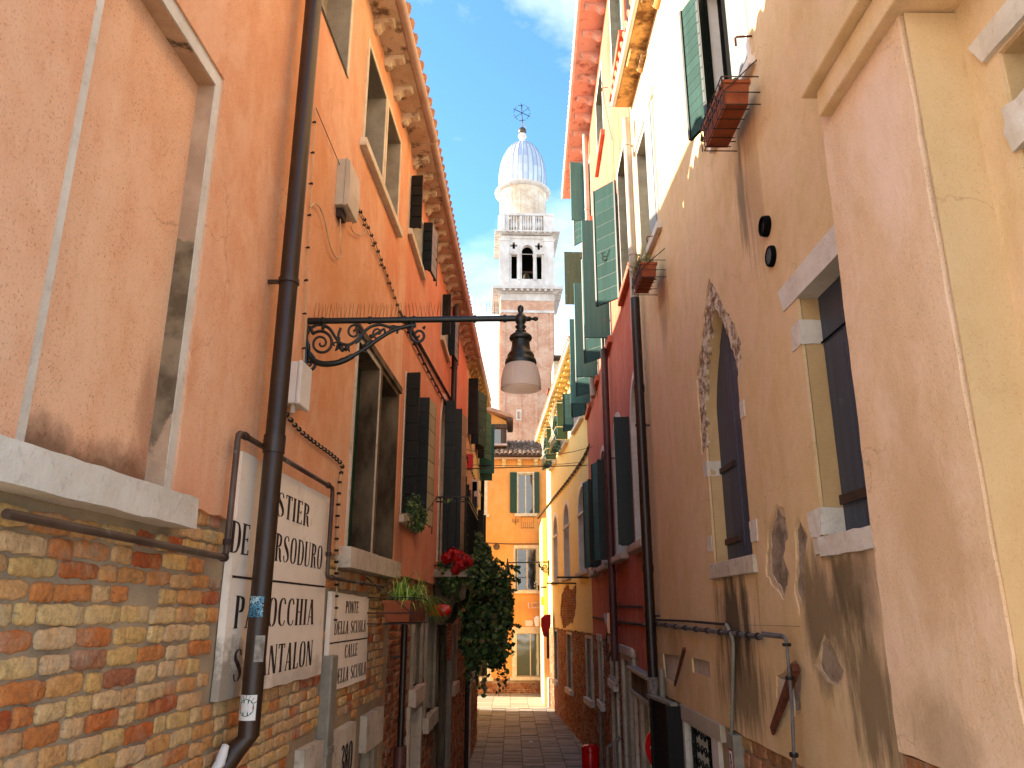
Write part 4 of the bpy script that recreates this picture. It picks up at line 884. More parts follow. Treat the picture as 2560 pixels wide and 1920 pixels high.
# yellow house
H3 = House('yellow_corner_house', LW2, 10, 'narrow yellow house on the left corner with a scalloped cornice')
def zc3(s): return 8.0 + (s - 8.5) * .085
for (a0, a1, z0, z1) in ((8.75, 9.7, 6.42, 7.6), (11.2, 12.2, 6.6, 7.8)):
    opening(H3, a0, a1, z0, z1, depth=.14, fw=.05, infill='dark', iname='pane')
    shutter(H3, a0 + .02, z0, z1, .2, -1, 85, 'sh_dark', 6); shutter(H3, a1 - .02, z0, z1, .16, 1, 88, 'sh_dark', 6); shutter(H3, a1 - .02, z0, z1, .45, 1, 20, 'sh_dark', 6, dh=.16, bmat='sh_green')
shutter(H3, 12.9, 6.35, 7.6, .38, -1, 88, 'sh_grey', plain=True)
shutter(H3, 13.1, 6.2, 6.55, .32, 1, 88, 'sh_green', 1)
for (a0, a1, z0, z1) in ((8.8, 9.6, 3.7, 5.3), (12.6, 13.6, 3.4, 5.4)):
    opening(H3, a0, a1, z0, z1, depth=.14, fw=.05, infill='sh_dark'); shutter(H3, a0, z0, z1, .14, -1, 88, 'sh_dark', 8); shutter(H3, a1, z0, z1, .15, 1, 86, 'sh_dark', 8)
H3.facade([(8.5, 3.2), (14.1, 3.2), (14.1, zc3(14.1) + .1), (8.5, zc3(8.5) + .1)], M['pl_yel'])
H3.holes = [rect(10.2, 11.0, -.1, 2.2), rect(11.8, 12.5, 1.5, 2.5)]
H3.facade([(8.5, -.1), (14.1, -.1), (14.1, 3.25), (8.5, 3.25)], M['mortar'], -.026, .04, 'mortar_bed')
brickzone(H3, lambda s, z: True, 8.5, 14.1, 0, 3.2, .22, .066, .014, 0, 'brick_ro', 'brick_r', seed=16, blocked=[(10.1, 11.1, -.1, 2.3), (11.7, 12.6, 1.4, 2.6)])
for (a0, a1, z0, z1) in ((10.2, 11.0, -.05, 2.2), (11.8, 12.5, 1.5, 2.5)):
    w = MB().prism(LW2, rect(a0 - .08, a1 + .08, z0, z1 + .08), -.25, .01, True, [rect(a0, a1, z0 + .01, z1)]).build('door_surround' if z0 < 0 else 'window', M['stone'], H3.r)
    MB().box(LW2, a0 - .02, a1 + .02, -.26, -.2, z0, z1 + .02).build('door' if z0 < 0 else 'pane', M['door_dark'], w)
MB().box(LW2, 8.5, 14.1, -4.3, -.4, -.2, 8.1).build('dark_core', M['dark'], H3.r)
# return wall round the corner into the side street
cw = Wall(*LW2(14.1, 0, 0)[:2], *LW2(14.1, -5, 0)[:2], True)
MB().box(LW2, 14.06, 14.12, -6, -.031, -.1, 8.5).build('side_wall', M['pl_yel'], H3.r)
eave(H3, 8.5, 14.15, zc3(8.5) - .08, zc3(14.15) - .08, .2, 'corbel_y', step=.5, cw=.12, ch=.16, cstart=.2, slope=.5)
MB().box(LW2, 8.9, 9.1, 0, .12, 5.75, 6.05).build('alarm_box', M['red_paint'], label='small red alarm box under the shutters on the yellow corner house', cat='alarm box', bevel=.01)
t = thing('air_vent_box', LW2(10.4, .1, 5.2), 'small white vent box on the left wall above the dark shutters near the corner', 'vent box')
MB().box(LW2, 10.2, 10.6, 0, .16, 5.2, 5.75).build('case', M['box_white'], t, bevel=.01); MB().box(LW2, 10.195, 10.2, .03, .13, 5.5, 5.7).build('grille', M['dark'], t)
# the block that closes the left side beyond the corner, set back out of sight
B4 = thing('corner_block', (-4, 24, 0), 'plain rendered block in the side street behind the yellow corner house', 'house')
MB().box(ident, -7, -1.45, 20.7, 26.7, -.1, 8.9).build('wall', M['pl_yel'], B4)

# ---- balcony, flowers, ivy
bt = thing('balcony', LW2(4.9, .2, 3.35), 'wrought iron balcony overgrown with ivy on the red orange house', 'balcony')
A0, A1, DO = 3.55, 5.6, .42
MB().box(LW2, A0, A1, -.02, DO, 3.42, 3.52).build('slab', M['reveal_grey'], bt, bevel=.01)
for s_ in (3.8, 5.2):
    MB().prism(lambda a, d, z: LW2(d, a, z), [(0, 3.42), (0, 2.86), (.1, 2.84), (.2, 2.95), (.24, 3.1), (.38, 3.16), (DO - .02, 3.3), (DO - .02, 3.42)], s_ - .06, s_ + .06).build('bracket', M['reveal_dark'], bt)
m = MB()
for zz in (4.42, 4.36, 3.56): m.tube([LW2(A0, 0, zz), LW2(A0, DO, zz), LW2(A1, DO, zz), LW2(A1, 0, zz)], .010 if zz > 4 else .008, 6)
for k in range(4): m.tube([LW2(A0, .06 + k * .105, 3.5), LW2(A0, .06 + k * .105, 4.42)], .006, 5)
for k in range(15): m.tube([LW2(A0 + .07 + k * .14, DO, 3.5), LW2(A0 + .07 + k * .14, DO, 4.42)], .006, 5)
m.build('railing', M['iron'], bt)
MB().lathe(LW2(3.0, .0, 3.02), [(.0, 0), (.06, 0), (.062, .1), (.07, .14), (.07, .2), (.05, .26), (0, .28)], 16, (LW2.t, Vector((0, 0, 1)), LW2.n)).build('alarm_lamp', M['red_paint'], label='red dome lamp sticking out of the brick wall under the ivy balcony', cat='lamp', smooth=True)
ir = random.Random(21); pts = []; lobes = []
for (u, v, y, rx, ry, rz) in ((1200, 1420, 10.6, .22, .45, .2), (1230, 1455, 10.8, .26, .5, .22), (1215, 1500, 10.8, .30, .55, .26), (1240, 1540, 10.9, .22, .4, .25), (1205, 1560, 10.8, .27, .5, .26), (1225, 1600, 10.9, .2, .35, .22), (1190, 1610, 10.7, .2, .4, .2), (1235, 1640, 10.9, .14, .25, .16), (1150, 1450, 10.4, .18, .3, .14), (1125, 1460, 10.2, .12, .3, .13), (1180, 1650, 10.8, .09, .2, .12), (1255, 1500, 11, .16, .3, .2), (1210, 1385, 11.2, .1, .4, .14), (1185, 1360, 11.6, .08, .3, .16)):
    lobes.append((atY(u, v, y), rx, ry, rz))
for (c, rx, ry, rz) in lobes:
    for k in range(int(2600 * (rx * ry + rx * rz + ry * rz))):
        d = Vector((ir.gauss(0, 1), ir.gauss(0, 1), ir.gauss(0, 1))).normalized() * ir.uniform(.72, 1.08); pts.append(c + Vector((d.x * rx, d.y * ry, d.z * rz)))
stm = MB()
for k in range(48):
    c, rx, ry, rz = ir.choice(lobes); p = c + Vector((ir.uniform(-rx, rx * 1.2), ir.uniform(-ry, 0), -rz * ir.uniform(.2, .8))); L = ir.uniform(.15, .5)
    stm.tube([p, p + Vector((ir.gauss(0, .015), 0, -L * .5)), p + Vector((ir.gauss(0, .02), 0, -L))], .003, 3)
    for j in range(int(L / .034)): pts.append(p + Vector((ir.gauss(0, .018), ir.gauss(0, .018), -j * .034)))
for k in range(16):
    c, rx, ry, rz = ir.choice(lobes[:8]); p = c + Vector((rx * .9, 0, ir.uniform(-rz, rz))); g = ir.uniform(-.5, .3)
    for j in range(7): pts.append(p + Vector((j * .022, ir.gauss(0, .01), j * .022 * g - j * j * .001)))
core = MB()
for (c, rx, ry, rz) in lobes: core.lathe(c, [(0, -rz * .7), (rx * .4, -rz * .45), (rx * .6, 0), (rx * .4, rz * .45), (0, rz * .7)], 8, (Vector((1, 0, 0)), Vector((0, ry / rx, 0)), Vector((0, 0, 1))))  # dark solid lobes fill the inside of the ivy
iv = thing('ivy', atY(1210, 1640, 10.8), 'dense dark ivy spilling from the balcony and hanging over the street', 'ivy')
k_ = len(pts) // 3; leafcloud(pts[:k_], .05, ir).build('leaves', M['leaf_d'], iv, kind='stuff'); leafcloud(pts[k_:], .068, ir).build('leaves', M['leaf_d'], iv, kind='stuff'); stm.build('trailing_stems', M['wire'], iv, kind='stuff'); core.build('ivy_core', M['soil'], iv, kind='stuff')
fl = MB()
for (u, v, r_) in ((1118, 1395, .075), (1132, 1385, .085), (1146, 1392, .09), (1150, 1412, .09), (1165, 1400, .07), (1140, 1425, .06), (1172, 1405, .05)):
    c = atY(u, v, 9.95)
    for k in range(75):
        d = Vector((ir.gauss(0, 1), ir.gauss(0, 1), ir.gauss(0, 1))).normalized() * r_ * ir.uniform(.8, 1.0); n = d.normalized(); a = n.orthogonal().normalized() * .022; b = n.cross(a); p = c + d
        fl.add([p - a - b, p + a - b + n * .008, p + a + b, p - a + b + n * .006], [(0, 1, 2, 3)])
gt = thing('geranium', atY(1140, 1430, 9.95), 'bright red geraniums blooming at the foot of the balcony railing', 'flowers')
fl.build('flower_heads', M['red_flower'], gt, kind='stuff')
pts = [atY(ir.uniform(1098, 1185), ir.uniform(1400, 1470), 10 + ir.uniform(-.1, .4)) for k in range(420)]
leafcloud(pts, .06, ir).build('leaves', M['leaf_d'], gt, kind='stuff')
pts = [atY(ir.uniform(1170, 1205), ir.uniform(1330, 1420), 11.3 + ir.uniform(-.2, .4)) for k in range(260)]
leafcloud(pts, .055, ir).build('climbing_plant', M['leaf'], label='thin leafy climber on the far end of the balcony rail', cat='plant', kind='stuff')
# bush on the window sill of the red orange house
pts = []
for (u, v, r_) in ((1035, 1255, .07), (1042, 1275, .09), (1046, 1295, .09), (1040, 1310, .08), (1030, 1270, .06), (1048, 1318, .05)):
    c = LW2(*(lambda h: (h[0], .16, h[1]))(LW2.hit(u, v, .16)))
    for k in range(150): d = Vector((ir.gauss(0, 1), ir.gauss(0, 1), ir.gauss(0, 1))).normalized() * r_ * ir.uniform(.5, 1.05); pts.append(c + d)
bt2 = thing('sill_plant', LW2(1.2, .12, 3.86), 'rounded dark green bush standing on the window sill of the red orange house', 'plant')
leafcloud(pts, .034, ir, 'o').build('leaves', M['leaf_d'], bt2, kind='stuff')
m = MB(); m.tube([LW2(1.5, .12, 3.95), LW2(1.75, .2, 4.14), LW2(1.95, .26, 4.2), LW2(2.1, .3, 4.22)], .003, 4)
m.build('stem', M['wire'], bt2)
leafcloud([LW2(1.8 + .07 * k, .2 + .025 * k, 4.15 + .02 * (k % 3)) for k in range(6)], .06, ir, 'o').build('leaves', M['leaf_d'], bt2)

# ------------------------------------------------------------------ street lamp on its scrolled bracket
LY = 4.03
def lp(u, v, dy=0): return atY(u, v, LY + dy)
def street_lamp():
    root = thing('street_lamp', lp(762, 860), 'dark green cast iron bracket lamp with ribbed glass shade reaching over the street', 'street lamp')
    a = MB(); p0 = lp(757, 803); p1 = lp(1290, 796)
    a.tube([p0, lp(800, 802.5)], .020, 14); a.tube([lp(800, 802.5), p1], .0175, 14)
    for u in (807, 925, 1035, 1187, 1262): q = lp(u, 803 - (u - 757) * .013); a.tube([q - Vector((.008, 0, 0)), q + Vector((.008, 0, 0))], .0225, 14)
    a.build('arm', M['iron'], root, smooth=40)
    MB().lathe(p0, [(.055, 0), (.055, .012), (.03, .02), (0, .02)], 14, (Vector((0, 1, 0)), Vector((0, 0, 1)), Vector((1, 0, 0)))).build('wall_plate', M['iron'], root)
    MB().tube([lp(764, 806, .0), lp(764, 915, .0)], [.016, .012], 8).build('wall_bar', M['iron'], root)
    s = MB()
    def spiral(cu, cv, r0, turns, a0, sgn, w, tail=None):
        P = []
        n = int(26 * turns)
        for k in range(n + 1):
            t = k / n; r = r0 * (1 - t) ** .85 + 1.5; an = a0 + sgn * t * turns * 2 * pi; P.append(lp(cu + r * cos(an), cv + r * sin(an)))
        if tail: P = catmull([lp(*q) for q in tail] + [P[0]], 6)[:-1] + P
        s.tube(P, [w * (1 - .45 * k / (len(P) - 1)) for k in range(len(P))], 8)
    # main rising rib
    rib = catmull([lp(*q) for q in ((770, 880), (782, 900), (810, 910), (850, 905), (885, 888), (915, 870), (950, 845), (985, 825), (1020, 815), (1040, 814))], 6)
    s.tube(rib, [.012] * 6 + [.017] * 18 + [.012] * (len(rib) - 24), 8)
    spiral(803, 858, 30, 1.9, -2.3, 1, .010, [(768, 835), (775, 818)])
    spiral(838, 862, 8, .9, 1.2, -1, .008, [(852, 820), (846, 838), (848, 850)])
    big = catmull([lp(*q) for q in ((770, 825), (795, 812), (822, 820), (840, 845), (852, 858), (872, 862), (892, 850), (902, 838), (925, 818), (950, 812), (975, 818), (1000, 818))], 6)
    s.tube(big, .009, 8)
    spiral(886, 830, 20, 1.5, .6, -1, .009, [(888, 858), (900, 848)])
    spiral(945, 832, 17, 1.4, -.6, 1, .0075, [(925, 845)])
    spiral(982, 824, 12, 1.1, .8, -1, .006)
    spiral(1046, 838, 19, 1.5, -2.6, -1, .010, [(1032, 815)])
    spiral(772, 912, 15, 1.3, -.5, 1, .011, [(772, 880), (785, 895)])
    for (u0, v0, u1, v1) in ((768, 815, 764, 845), (764, 845, 772, 880), (858, 878, 845, 862), (862, 876, 872, 860), (1028, 805, 1030, 822), (808, 805, 806, 824), (905, 870, 930, 850)):
        s.tube([lp(u0, v0), lp((u0 + u1) / 2 + 2, (v0 + v1) / 2), lp(u1, v1)], [.011, .014, .008], 7)
    for (u, v, du, dv) in ((765, 826, -8, -12), (762, 858, -8, -6), (1058, 822, 5, -8), (1000, 818, 8, 6), (1018, 814, 10, -5), (850, 900, 22, -8), (905, 878, 12, 4), (775, 895, -10, 4), (868, 868, 6, 12), (846, 868, -8, 10), (908, 846, 10, 6), (925, 838, 8, 8)):
        s.tube([lp(u, v), lp(u + du * .6, v + dv * .5), lp(u + du, v + dv)], [.010, .008, .002], 6)
    s.build('scrollwork', M['iron'], root, smooth='all')
    D = lp(1302, 900); pxm = lambda px: px * (lp(1302, 900).y * cos(PITCH) + (D.z - CAMH) * sin(PITCH)) / FPX
    zz = lambda v: lp(1302, v).z; X = lp(1302, 900).x; ax = Vector((X, LY, 0))
    bd = MB(); prof = [(11, 842), (7, 838), (8, 834), (14, 830), (14, 828), (9, 824), (14, 818), (14, 816), (8, 812), (12, 808), (15, 800), (14, 792), (9, 786), (5, 783), (7, 779), (8, 773), (7, 767), (3, 763), (0, 762)]
    bd.lathe(ax, [(pxm(r), zz(v)) for r, v in prof], 20)
    q = lp(1302, 797); bd.tube([q, q + Vector((.055, 0, 0))], .014, 12); bd.tube([q + Vector((.055, 0, 0)), q + Vector((.072, 0, 0))], .008, 10); bd.lathe(q + Vector((.083, 0, 0)), [(0, -.014), (.010, -.010), (.014, 0), (.010, .010), (0, .016)], 12, (Vector((0, 1, 0)), Vector((0, 0, 1)), Vector((1, 0, 0))))
    bd.build('finial', M['iron'], root, smooth='all')
    h = MB(); h.lathe(ax, [(pxm(r), zz(v)) for r, v in ((38, 913), (40, 908), (38, 900), (33, 895), (34, 890), (31, 884), (25, 878), (23, 865), (22, 852), (27, 850), (29, 845), (27, 840), (20, 835), (13, 832), (9, 828))], 32)
    h.build('housing', M['iron'], root, smooth=60)
    for k in range(3):
        a_ = 2 * pi * k / 3 - pi / 2; c = ax + Vector((cos(a_) * pxm(26), sin(a_) * pxm(26), zz(894))); MB().lathe(c, [(0, -.008), (.008, -.004), (.010, 0), (.008, .005), (0, .009)], 8).build('thumb_screw', M['iron'], root, smooth='all')
    g = MB(); n = 96; prof = [(37, 912), (42, 922), (46, 935), (48.5, 950), (49.5, 966), (50, 972)]
    vs = []; 
    for si, sc in ((0, 1.0), (1, .965)):
        for r, v in (prof if si == 0 else prof[::-1]):
            for k in range(n):
                rr = pxm(r) * sc * (1 + (.012 if k % 2 and v < 968 and si == 0 else 0)); a_ = 2 * pi * k / n; vs.append(ax + Vector((rr * cos(a_), rr * sin(a_), zz(v))))
    R_ = len(prof) * 2; g.add(vs, [(i * n + k, i * n + (k + 1) % n, ((i + 1) % R_) * n + (k + 1) % n, ((i + 1) % R_) * n + k) for i in range(R_) for k in range(n)])
    g.build('glass_shade', M['lamp_glass'], root, smooth=15)
    MB().lathe(ax, [(0, zz(952)), (pxm(10), zz(946)), (pxm(14), zz(932)), (pxm(9), zz(918)), (pxm(8), zz(908))], 14).build('bulb', M['box_white'], root, smooth='all')
    sp = MB(); sr = random.Random(2)
    for k in range(52):
        u = 785 + k * 9.6; b = lp(u, 796 - (u - 757) * .013); L = .085
        if u > 1255: continue
        for q in (-1, 1): sp.tube([b, b + Vector((sr.uniform(-.012, .012), q * .02, L * sr.uniform(.85, 1)))], .0009, 3, False)
    sp.build('bird_spikes', M['wire'], root, kind='stuff')
    return root
street_lamp()
# ------------------------------------------------------------------ right: beige house
G = (88, 68, 44)
M['pl_beige'] = plaster('warm beige plaster', (222, 174, 108), (230, 190, 134), (202, 148, 84), (140, 100, 68), [
    st(RW1, 5.75, 2.95, .5, .48, G, .95, (3, 3, .5)), st(RW1, 5.7, 2.5, .7, .32, G, .7, (6, 6, .5)),
    st(RW1, 4.1, 3.0, .4, .45, G, .75, (2, 2, .6)), st(RW1, 3.75, 3.12, .32, .26, (104, 82, 52), .85, (2, 2, .6)), st(RW1, 3.7, 2.62, .32, .4, G, .7, (4, 4, .6)), st(RW1, 3.4, 2.35, .3, .22, G, .5, (3, 3, 1)),
    st(RW1, 4.75, 5.75, .13, .42, (108, 90, 66), .75, (6, 6, .4)), st(RW1, 4.55, 5.65, .2, .6, (160, 112, 62), .5, (6, 6, .4)), st(RW1, 7.4, 6.0, .25, .5, (150, 100, 60), .6, (6, 6, .4)),
    st(RW1, 2.8, 4.7, .2, .8, (236, 190, 160), .6, (1, 1, .4)), st(RW1, 3.3, 3.3, .4, 1.0, (238, 188, 150), .5), st(RW1, 7.8, 2.7, .5, .25, (160, 124, 76), .5)],
    speckle=.4, streak=.25, bumpd=.005, off=2, mottle=.55, pink=(232, 182, 138))
M['pl_ochre'] = plaster('ochre plaster', (206, 158, 98), (214, 170, 114), (192, 140, 78), (140, 96, 56), [], speckle=.3, streak=.2, off=4)
M['render_rough'] = (lambda k: (k.col(k.mix(k.ramp(k.noise(7, 7, .7), [(.42, 0), (.6, 1)]), (186, 154, 122), (134, 108, 84))), k.rough(.95, .1), k.bump(k.noise(28, 6, .8), .02), k.m)[-1])(NT('exposed rough render'))
M['rubble'] = (lambda k: (k.col(k.mix(k.ramp(k.noise(13, 7, .75), [(.44, 0), (.56, 1)]), (236, 208, 170), (150, 108, 76))), k.rough(.95, .1), k.bump(k.noise(16, 6, .8), .03), k.m)[-1])(NT('broken stone edging'))
M['pl_breast'] = plaster('pinkish tan plaster', (226, 174, 124), (234, 190, 148), (208, 150, 98), (140, 96, 66), [st(RW1, 2.7, 3.3, .3, .5, (196, 140, 88), .5), st(RW1, 2.6, 4.7, .2, .5, (240, 200, 172), .5), st(RW1, 2.8, 2.6, .3, .2, (150, 110, 70), .5)], speckle=.5, streak=.25, bumpd=.005, off=12, mottle=.6, pink=(240, 192, 156))
M['pl_reveal'] = plaster('ochre reveal plaster', (196, 148, 88), (206, 160, 104), (178, 128, 70), (120, 88, 56), [], speckle=.3, streak=.2, off=6)
H4 = House('beige_house', RW1, 5, 'beige plastered house with a pointed window, a chimney breast and peeling stained patches')
rr = random.Random(31)
def blank(H, r_, dep, mat, name, poly=None):
    return MB().prism(H.W, poly or r_, -dep - .03, -dep).build(name, M[mat], H.r)
# pointed window
gi = archpoly(5.20, 6.16, 3.36, 4.55, 'gothic', 9, 5.33)
go = [(6.16, 4.30)] + rag((6.30, 4.25), (6.32, 4.9), .07, .012, rr) + rag((6.32, 4.9), (5.76, 5.56), .07, .014, rr) + rag((5.70, 5.57), (5.08, 4.86), .07, .014, rr) + rag((5.06, 4.8), (5.10, 4.58), .06, .012, rr) + [(5.20, 4.58)]
arc = [p for p in gi if p[1] >= 4.55]
H4.holes.append([(5.2, 3.36)] + [(5.2, 4.57)] + [(a, z) for a, z in reversed(go[1:])] + [(6.16, 4.28), (6.16, 3.36)])
gw = MB().prism(RW1, archpoly(5.18, 6.18, 3.34, 4.55, 'gothic', 9, 5.36), -.15, -.022, True, [archpoly(5.203, 6.157, 3.362, 4.55, 'gothic', 9, 5.327)]).build('window', M['pl_reveal'], H4.r, label='pointed window with slate blue shutters')
band = [(6.157, 4.30)] + go[1:-1] + [(5.203, 4.56)] + [(a, z) for a, z in reversed(archpoly(5.203, 6.157, 3.362, 4.55, 'gothic', 9, 5.327)[2:-1])]
MB().prism(RW1, band, -.04, -.012, True).build('arch_stones', M['rubble'], gw, rough=(.045, .012, 16))
for k, (a0, a1) in enumerate(((5.2, 5.46), (5.465, 5.68), (5.685, 5.92), (5.925, 6.16))):
    MB().box(RW1, a0 + .002, a1 - .002, -.14, -.105 - .004 * (k % 2), 3.36, 5.34).build('plank', M['sh_slate'], gw, bevel=.003)
MB().prism(RW1, archpoly(5.21, 6.15, 3.35, 4.55, 'gothic', 9, 5.34), -.2, -.161).build('shutter_core', M['dark'], gw)
for zz in (4.06, 3.50):
    MB().box(RW1, 5.76, 6.15, -.104, -.090, zz, zz + .045).build('strap_hinge', M['wire'], gw, bevel=.003); MB().box(RW1, 5.2, 5.32, -.104, -.09, zz + .03, zz + .075).build('strap_hinge', M['wire'], gw, bevel=.003)
for (a0, a1, z0, z1) in ((6.02, 6.27, 4.05, 4.17), (6.06, 6.30, 3.46, 3.58)): MB().box(RW1, a1 - .115, a1, -.12, .006, z0, z1).build('quoin_stone', M['stone_white'], gw, rough=(.05, .006, 14), smooth=60)
for (a0, a1, z0, z1) in ((5.10, 5.2, 4.28, 4.40), (5.06, 5.2, 3.44, 3.58)): MB().box(RW1, a0, a1, -.12, .006, z0, z1).build('quoin_stone', M['stone_white'], gw, rough=(.05, .006, 14), smooth=60)
MB().box(RW1, 5.13, 6.24, -.2, .028, 3.245, 3.36).build('sill', M['stone'], gw, bevel=.006)
# tall window partly behind the chimney breast
H4.holes.append(rect(2.9, 4.03, 3.37, 4.72))
rw = MB().prism(RW1, rect(2.95, 4.05, 3.34, 4.75), -.15, -.022, True, [rect(2.955, 4.03, 3.362, 4.715)]).build('window', M['pl_reveal'], H4.r, label='tall window with slate blue shutters beside the chimney breast')
MB().prism(RW1, [(2.95, 4.69), (4.23, 4.69), (4.29, 4.84), (2.95, 4.86)], -.17, .006, True).build('lintel', M['stone_white'], rw, rough=(.1, .003, 9), smooth=60)
for k, (a0, a1) in enumerate(((2.95, 3.2), (3.2, 3.44), (3.445, 3.75), (3.755, 4.02))): MB().box(RW1, a0 + .002, a1 - .002, -.14, -.11 - .004 * (k % 2), 3.37, 4.70).build('plank', M['sh_slate'], rw, bevel=.003)
for zz in (3.53,): MB().box(RW1, 3.1, 4.0, -.109, -.09, zz, zz + .05).build('strap_hinge', M['wire'], rw, bevel=.003)
MB().box(RW1, 2.95, 4.02, -.109, -.102, 4.42, 4.428).build('shutter_seam', M['dark'], rw)
MB().box(RW1, 4.02, 4.15, -.13, .006, 4.42, 4.56).build('quoin_stone', M['stone_white'], rw, rough=(.04, .008, 14), smooth=60)
MB().box(RW1, 4.02, 4.2, -.13, .006, 3.38, 3.52).build('quoin_stone', M['stone_white'], rw, rough=(.04, .009, 12), smooth=60)
MB().box(RW1, 2.95, 4.05, -.2, .02, 3.27, 3.37).build('sill', M['stone_white'], rw, rough=(.04, .008, 18), smooth=60)
MB().box(RW1, 3.98, 4.14, -.1, .012, 3.29, 3.37).build('sill_end', M['stone'], rw, rough=(.05, .004, 12), smooth=60)
# sunlit upper windows
uw = opening(H4, 4.32, 5.26, 6.52, 7.9, depth=.10, fw=.05, frame='white_trim', reveal='white_trim', infill='dark')
for (a0, a1) in ((4.36, 4.62), (4.625, 4.88)): MB().box(RW1, a0, a1, -.095, -.05, 6.57, 7.85).build('shutter_leaf', M['sh_white'], uw, bevel=.003)
MB().box(RW1, 4.34, 4.75, -.048, -.035, 6.70, 6.75).build('strap_hinge', M['sh_white'], uw, bevel=.002)
MB().box(RW1, 4.26, 5.30, -.05, .045, 6.45, 6.52).build('sill', M['white_trim'], uw, bevel=.006)
sl = shutter(H4, 5.2, 6.68, 7.95, .29, 1, 18, 'sh_dark', 13, bmat='sh_pale', dh=.04)
shutter(H4, 5.19, 6.6, 7.9, .09, -1, 70, 'sh_dark', 12, dh=.0)
u2 = opening(H4, 7.34, 8.42, 6.93, 8.48, depth=.14, fw=.07, frame='stone', reveal='reveal_grey', infill='sh_white')
MB().box(RW1, 7.28, 8.5, -.05, .03, 8.48, 8.6).build('lintel', M['white_trim'], u2, bevel=.005); MB().box(RW1, 7.25, 8.5, -.05, .05, 6.84, 6.93).build('sill', M['stone_white'], u2, bevel=.006)
shutter(H4, 7.42, 6.95, 8.45, .2, 1, 8, 'sh_white', plain=True, dh=.005)
for (u, v, sz) in ((1880, 90, 1.0), (1643, 590, 1.0)):
    s_, z_ = RW1.hit(u, v); t = thing('shutter_hook', RW1(s_, .05, z_), 'iron shutter hook on the sunlit plaster beside the %s window' % ('nearer upper' if u > 1800 else 'farther upper'), 'hook')
    MB().tube([RW1(s_, -.01, z_), RW1(s_ + .01, .10, z_), RW1(s_ + .01, .11, z_ - .01), RW1(s_ + .01, .11, z_ - .07)], .007, 7).build('hook', M['rust'], t, smooth=True)
# vents
for i, (s_, z_) in enumerate(((4.345, 5.31), (4.315, 5.09))):
    t = thing('wall_vent', RW1(s_, .02, z_ - .07), ('upper' if i == 0 else 'lower') + ' of the two round black vent caps beside the pointed window', 'vent')
    ax = (RW1.t, Vector((0, 0, 1)), RW1.n)
    MB().lathe(RW1(s_, 0, z_), [(.066, -.03), (.066, .02), (.062, .04 if i == 0 else .028), (.052, .042 if i == 0 else .03), (.05, .01), (0, .008)], 32, ax).build('cap', M['dark'], t, smooth=40)
    m = MB()
    for k in range(9): x = -.05 + k * .0125; h = sqrt(max(.0001, .05 ** 2 - x * x)); m.box(RW1, s_ + x - .002, s_ + x + .002, .012, .026, z_ - h, z_ + h)
    m.build('grille', M['pipe_dark'], t)
# holes, plaques, peeled patches
pk = [rect(7.74, 8.35, 2.36, 2.60), rect(6.52, 7.12, 2.5, 2.62)]
pk[0] = [(7.74, 2.33), (8.35, 2.36), (8.4, 2.59), (7.62, 2.61)]
for i, q in enumerate(pk):
    H4.holes.append(q); MB().prism(RW1, [(a + (.03 if a > 7 + (i == 0) else -.03), z + (.02 if z > 2.5 + .06 * i else -.02)) for a, z in q], -.06, -.026).build('recessed_stone', M['stone'], H4.r)
def patch(pts, amp=.02, step=.05): return ragpoly([RW1.hit(u, v) for u, v in pts], step, amp, rr)
H4.holes.append(rect(1.25, 2.16, 3.4, 4.79))
nw = MB().prism(RW1, rect(1.2, 2.2, 3.38, 4.82), -.2, -.012, True, [rect(1.25, 2.155, 3.4, 4.785)]).build('window', M['pl_reveal'], H4.r, label='window with slate blue shutters at the nearest end of the wall')
for k in range(4): MB().box(RW1, 1.24 + k * .23, 1.465 + k * .23, -.19, -.16, 3.4, 4.79).build('plank', M['sh_slate'], nw, bevel=.003)
P1 = patch([(1940, 1258), (1962, 1275), (1972, 1330), (1958, 1390), (1975, 1440), (1960, 1500), (1935, 1470), (1915, 1440), (1918, 1330)], .012, .04)
P2 = patch([(1995, 1290), (2020, 1340), (2010, 1420), (2012, 1480), (1998, 1540), (1985, 1480), (1990, 1400), (1985, 1330)], .010, .035)
P3 = patch([(2056, 1572), (2082, 1620), (2112, 1680), (2095, 1722), (2060, 1700), (2036, 1660), (2045, 1620)], .010, .04)
P4 = patch([(1968, 1665), (1990, 1650), (2004, 1670), (2002, 1785), (1985, 1792), (1980, 1760), (1940, 1745), (1940, 1690), (1955, 1685)], .006, .04)
M['lime'] = simple('pale lime undercoat', (214, 178, 138), (190, 154, 114), .95, 14, .1, bump=.006)
for q in (P1, P2, P3, P4):
    H4.holes.append(q); ca, cz = sum(p[0] for p in q) / len(q), sum(p[1] for p in q) / len(q)
    inn = [(ca + (a - ca) * rr.uniform(.66, .9), cz + (z - cz) * rr.uniform(.8, .95)) for a, z in q]; ou = [(ca + (a - ca) * 1.05, cz + (z - cz) * 1.05) for a, z in q]
    MB().prism(RW1, ou, -.04, -.011, True, [inn]).build('lime_coat', M['lime'], H4.r)
for q in ((4.26, 5.08, 2.9, 3.72), (4.26, 5.18, 2.35, 2.899), (3.4, 4.259, 2.35, 3.1)): MB().box(RW1, q[0], q[1], -.05, -.016, q[2], q[3]).build('render_coat', M['render_rough'], H4.r)
MB().box(RW1, 4.72, 4.93, -.05, -.008, 2.47, 2.62).build('recessed_stone', M['stone'], H4.r, rough=(.05, .003, 9))
poly = rag((1.15, 2.19), (8.70, 2.19), .12, .006, rr) + [(8.70, 2.19), (8.70, 9.35), (1.15, 9.35)]
H4.facade(poly, M['pl_beige'], 0, .018)
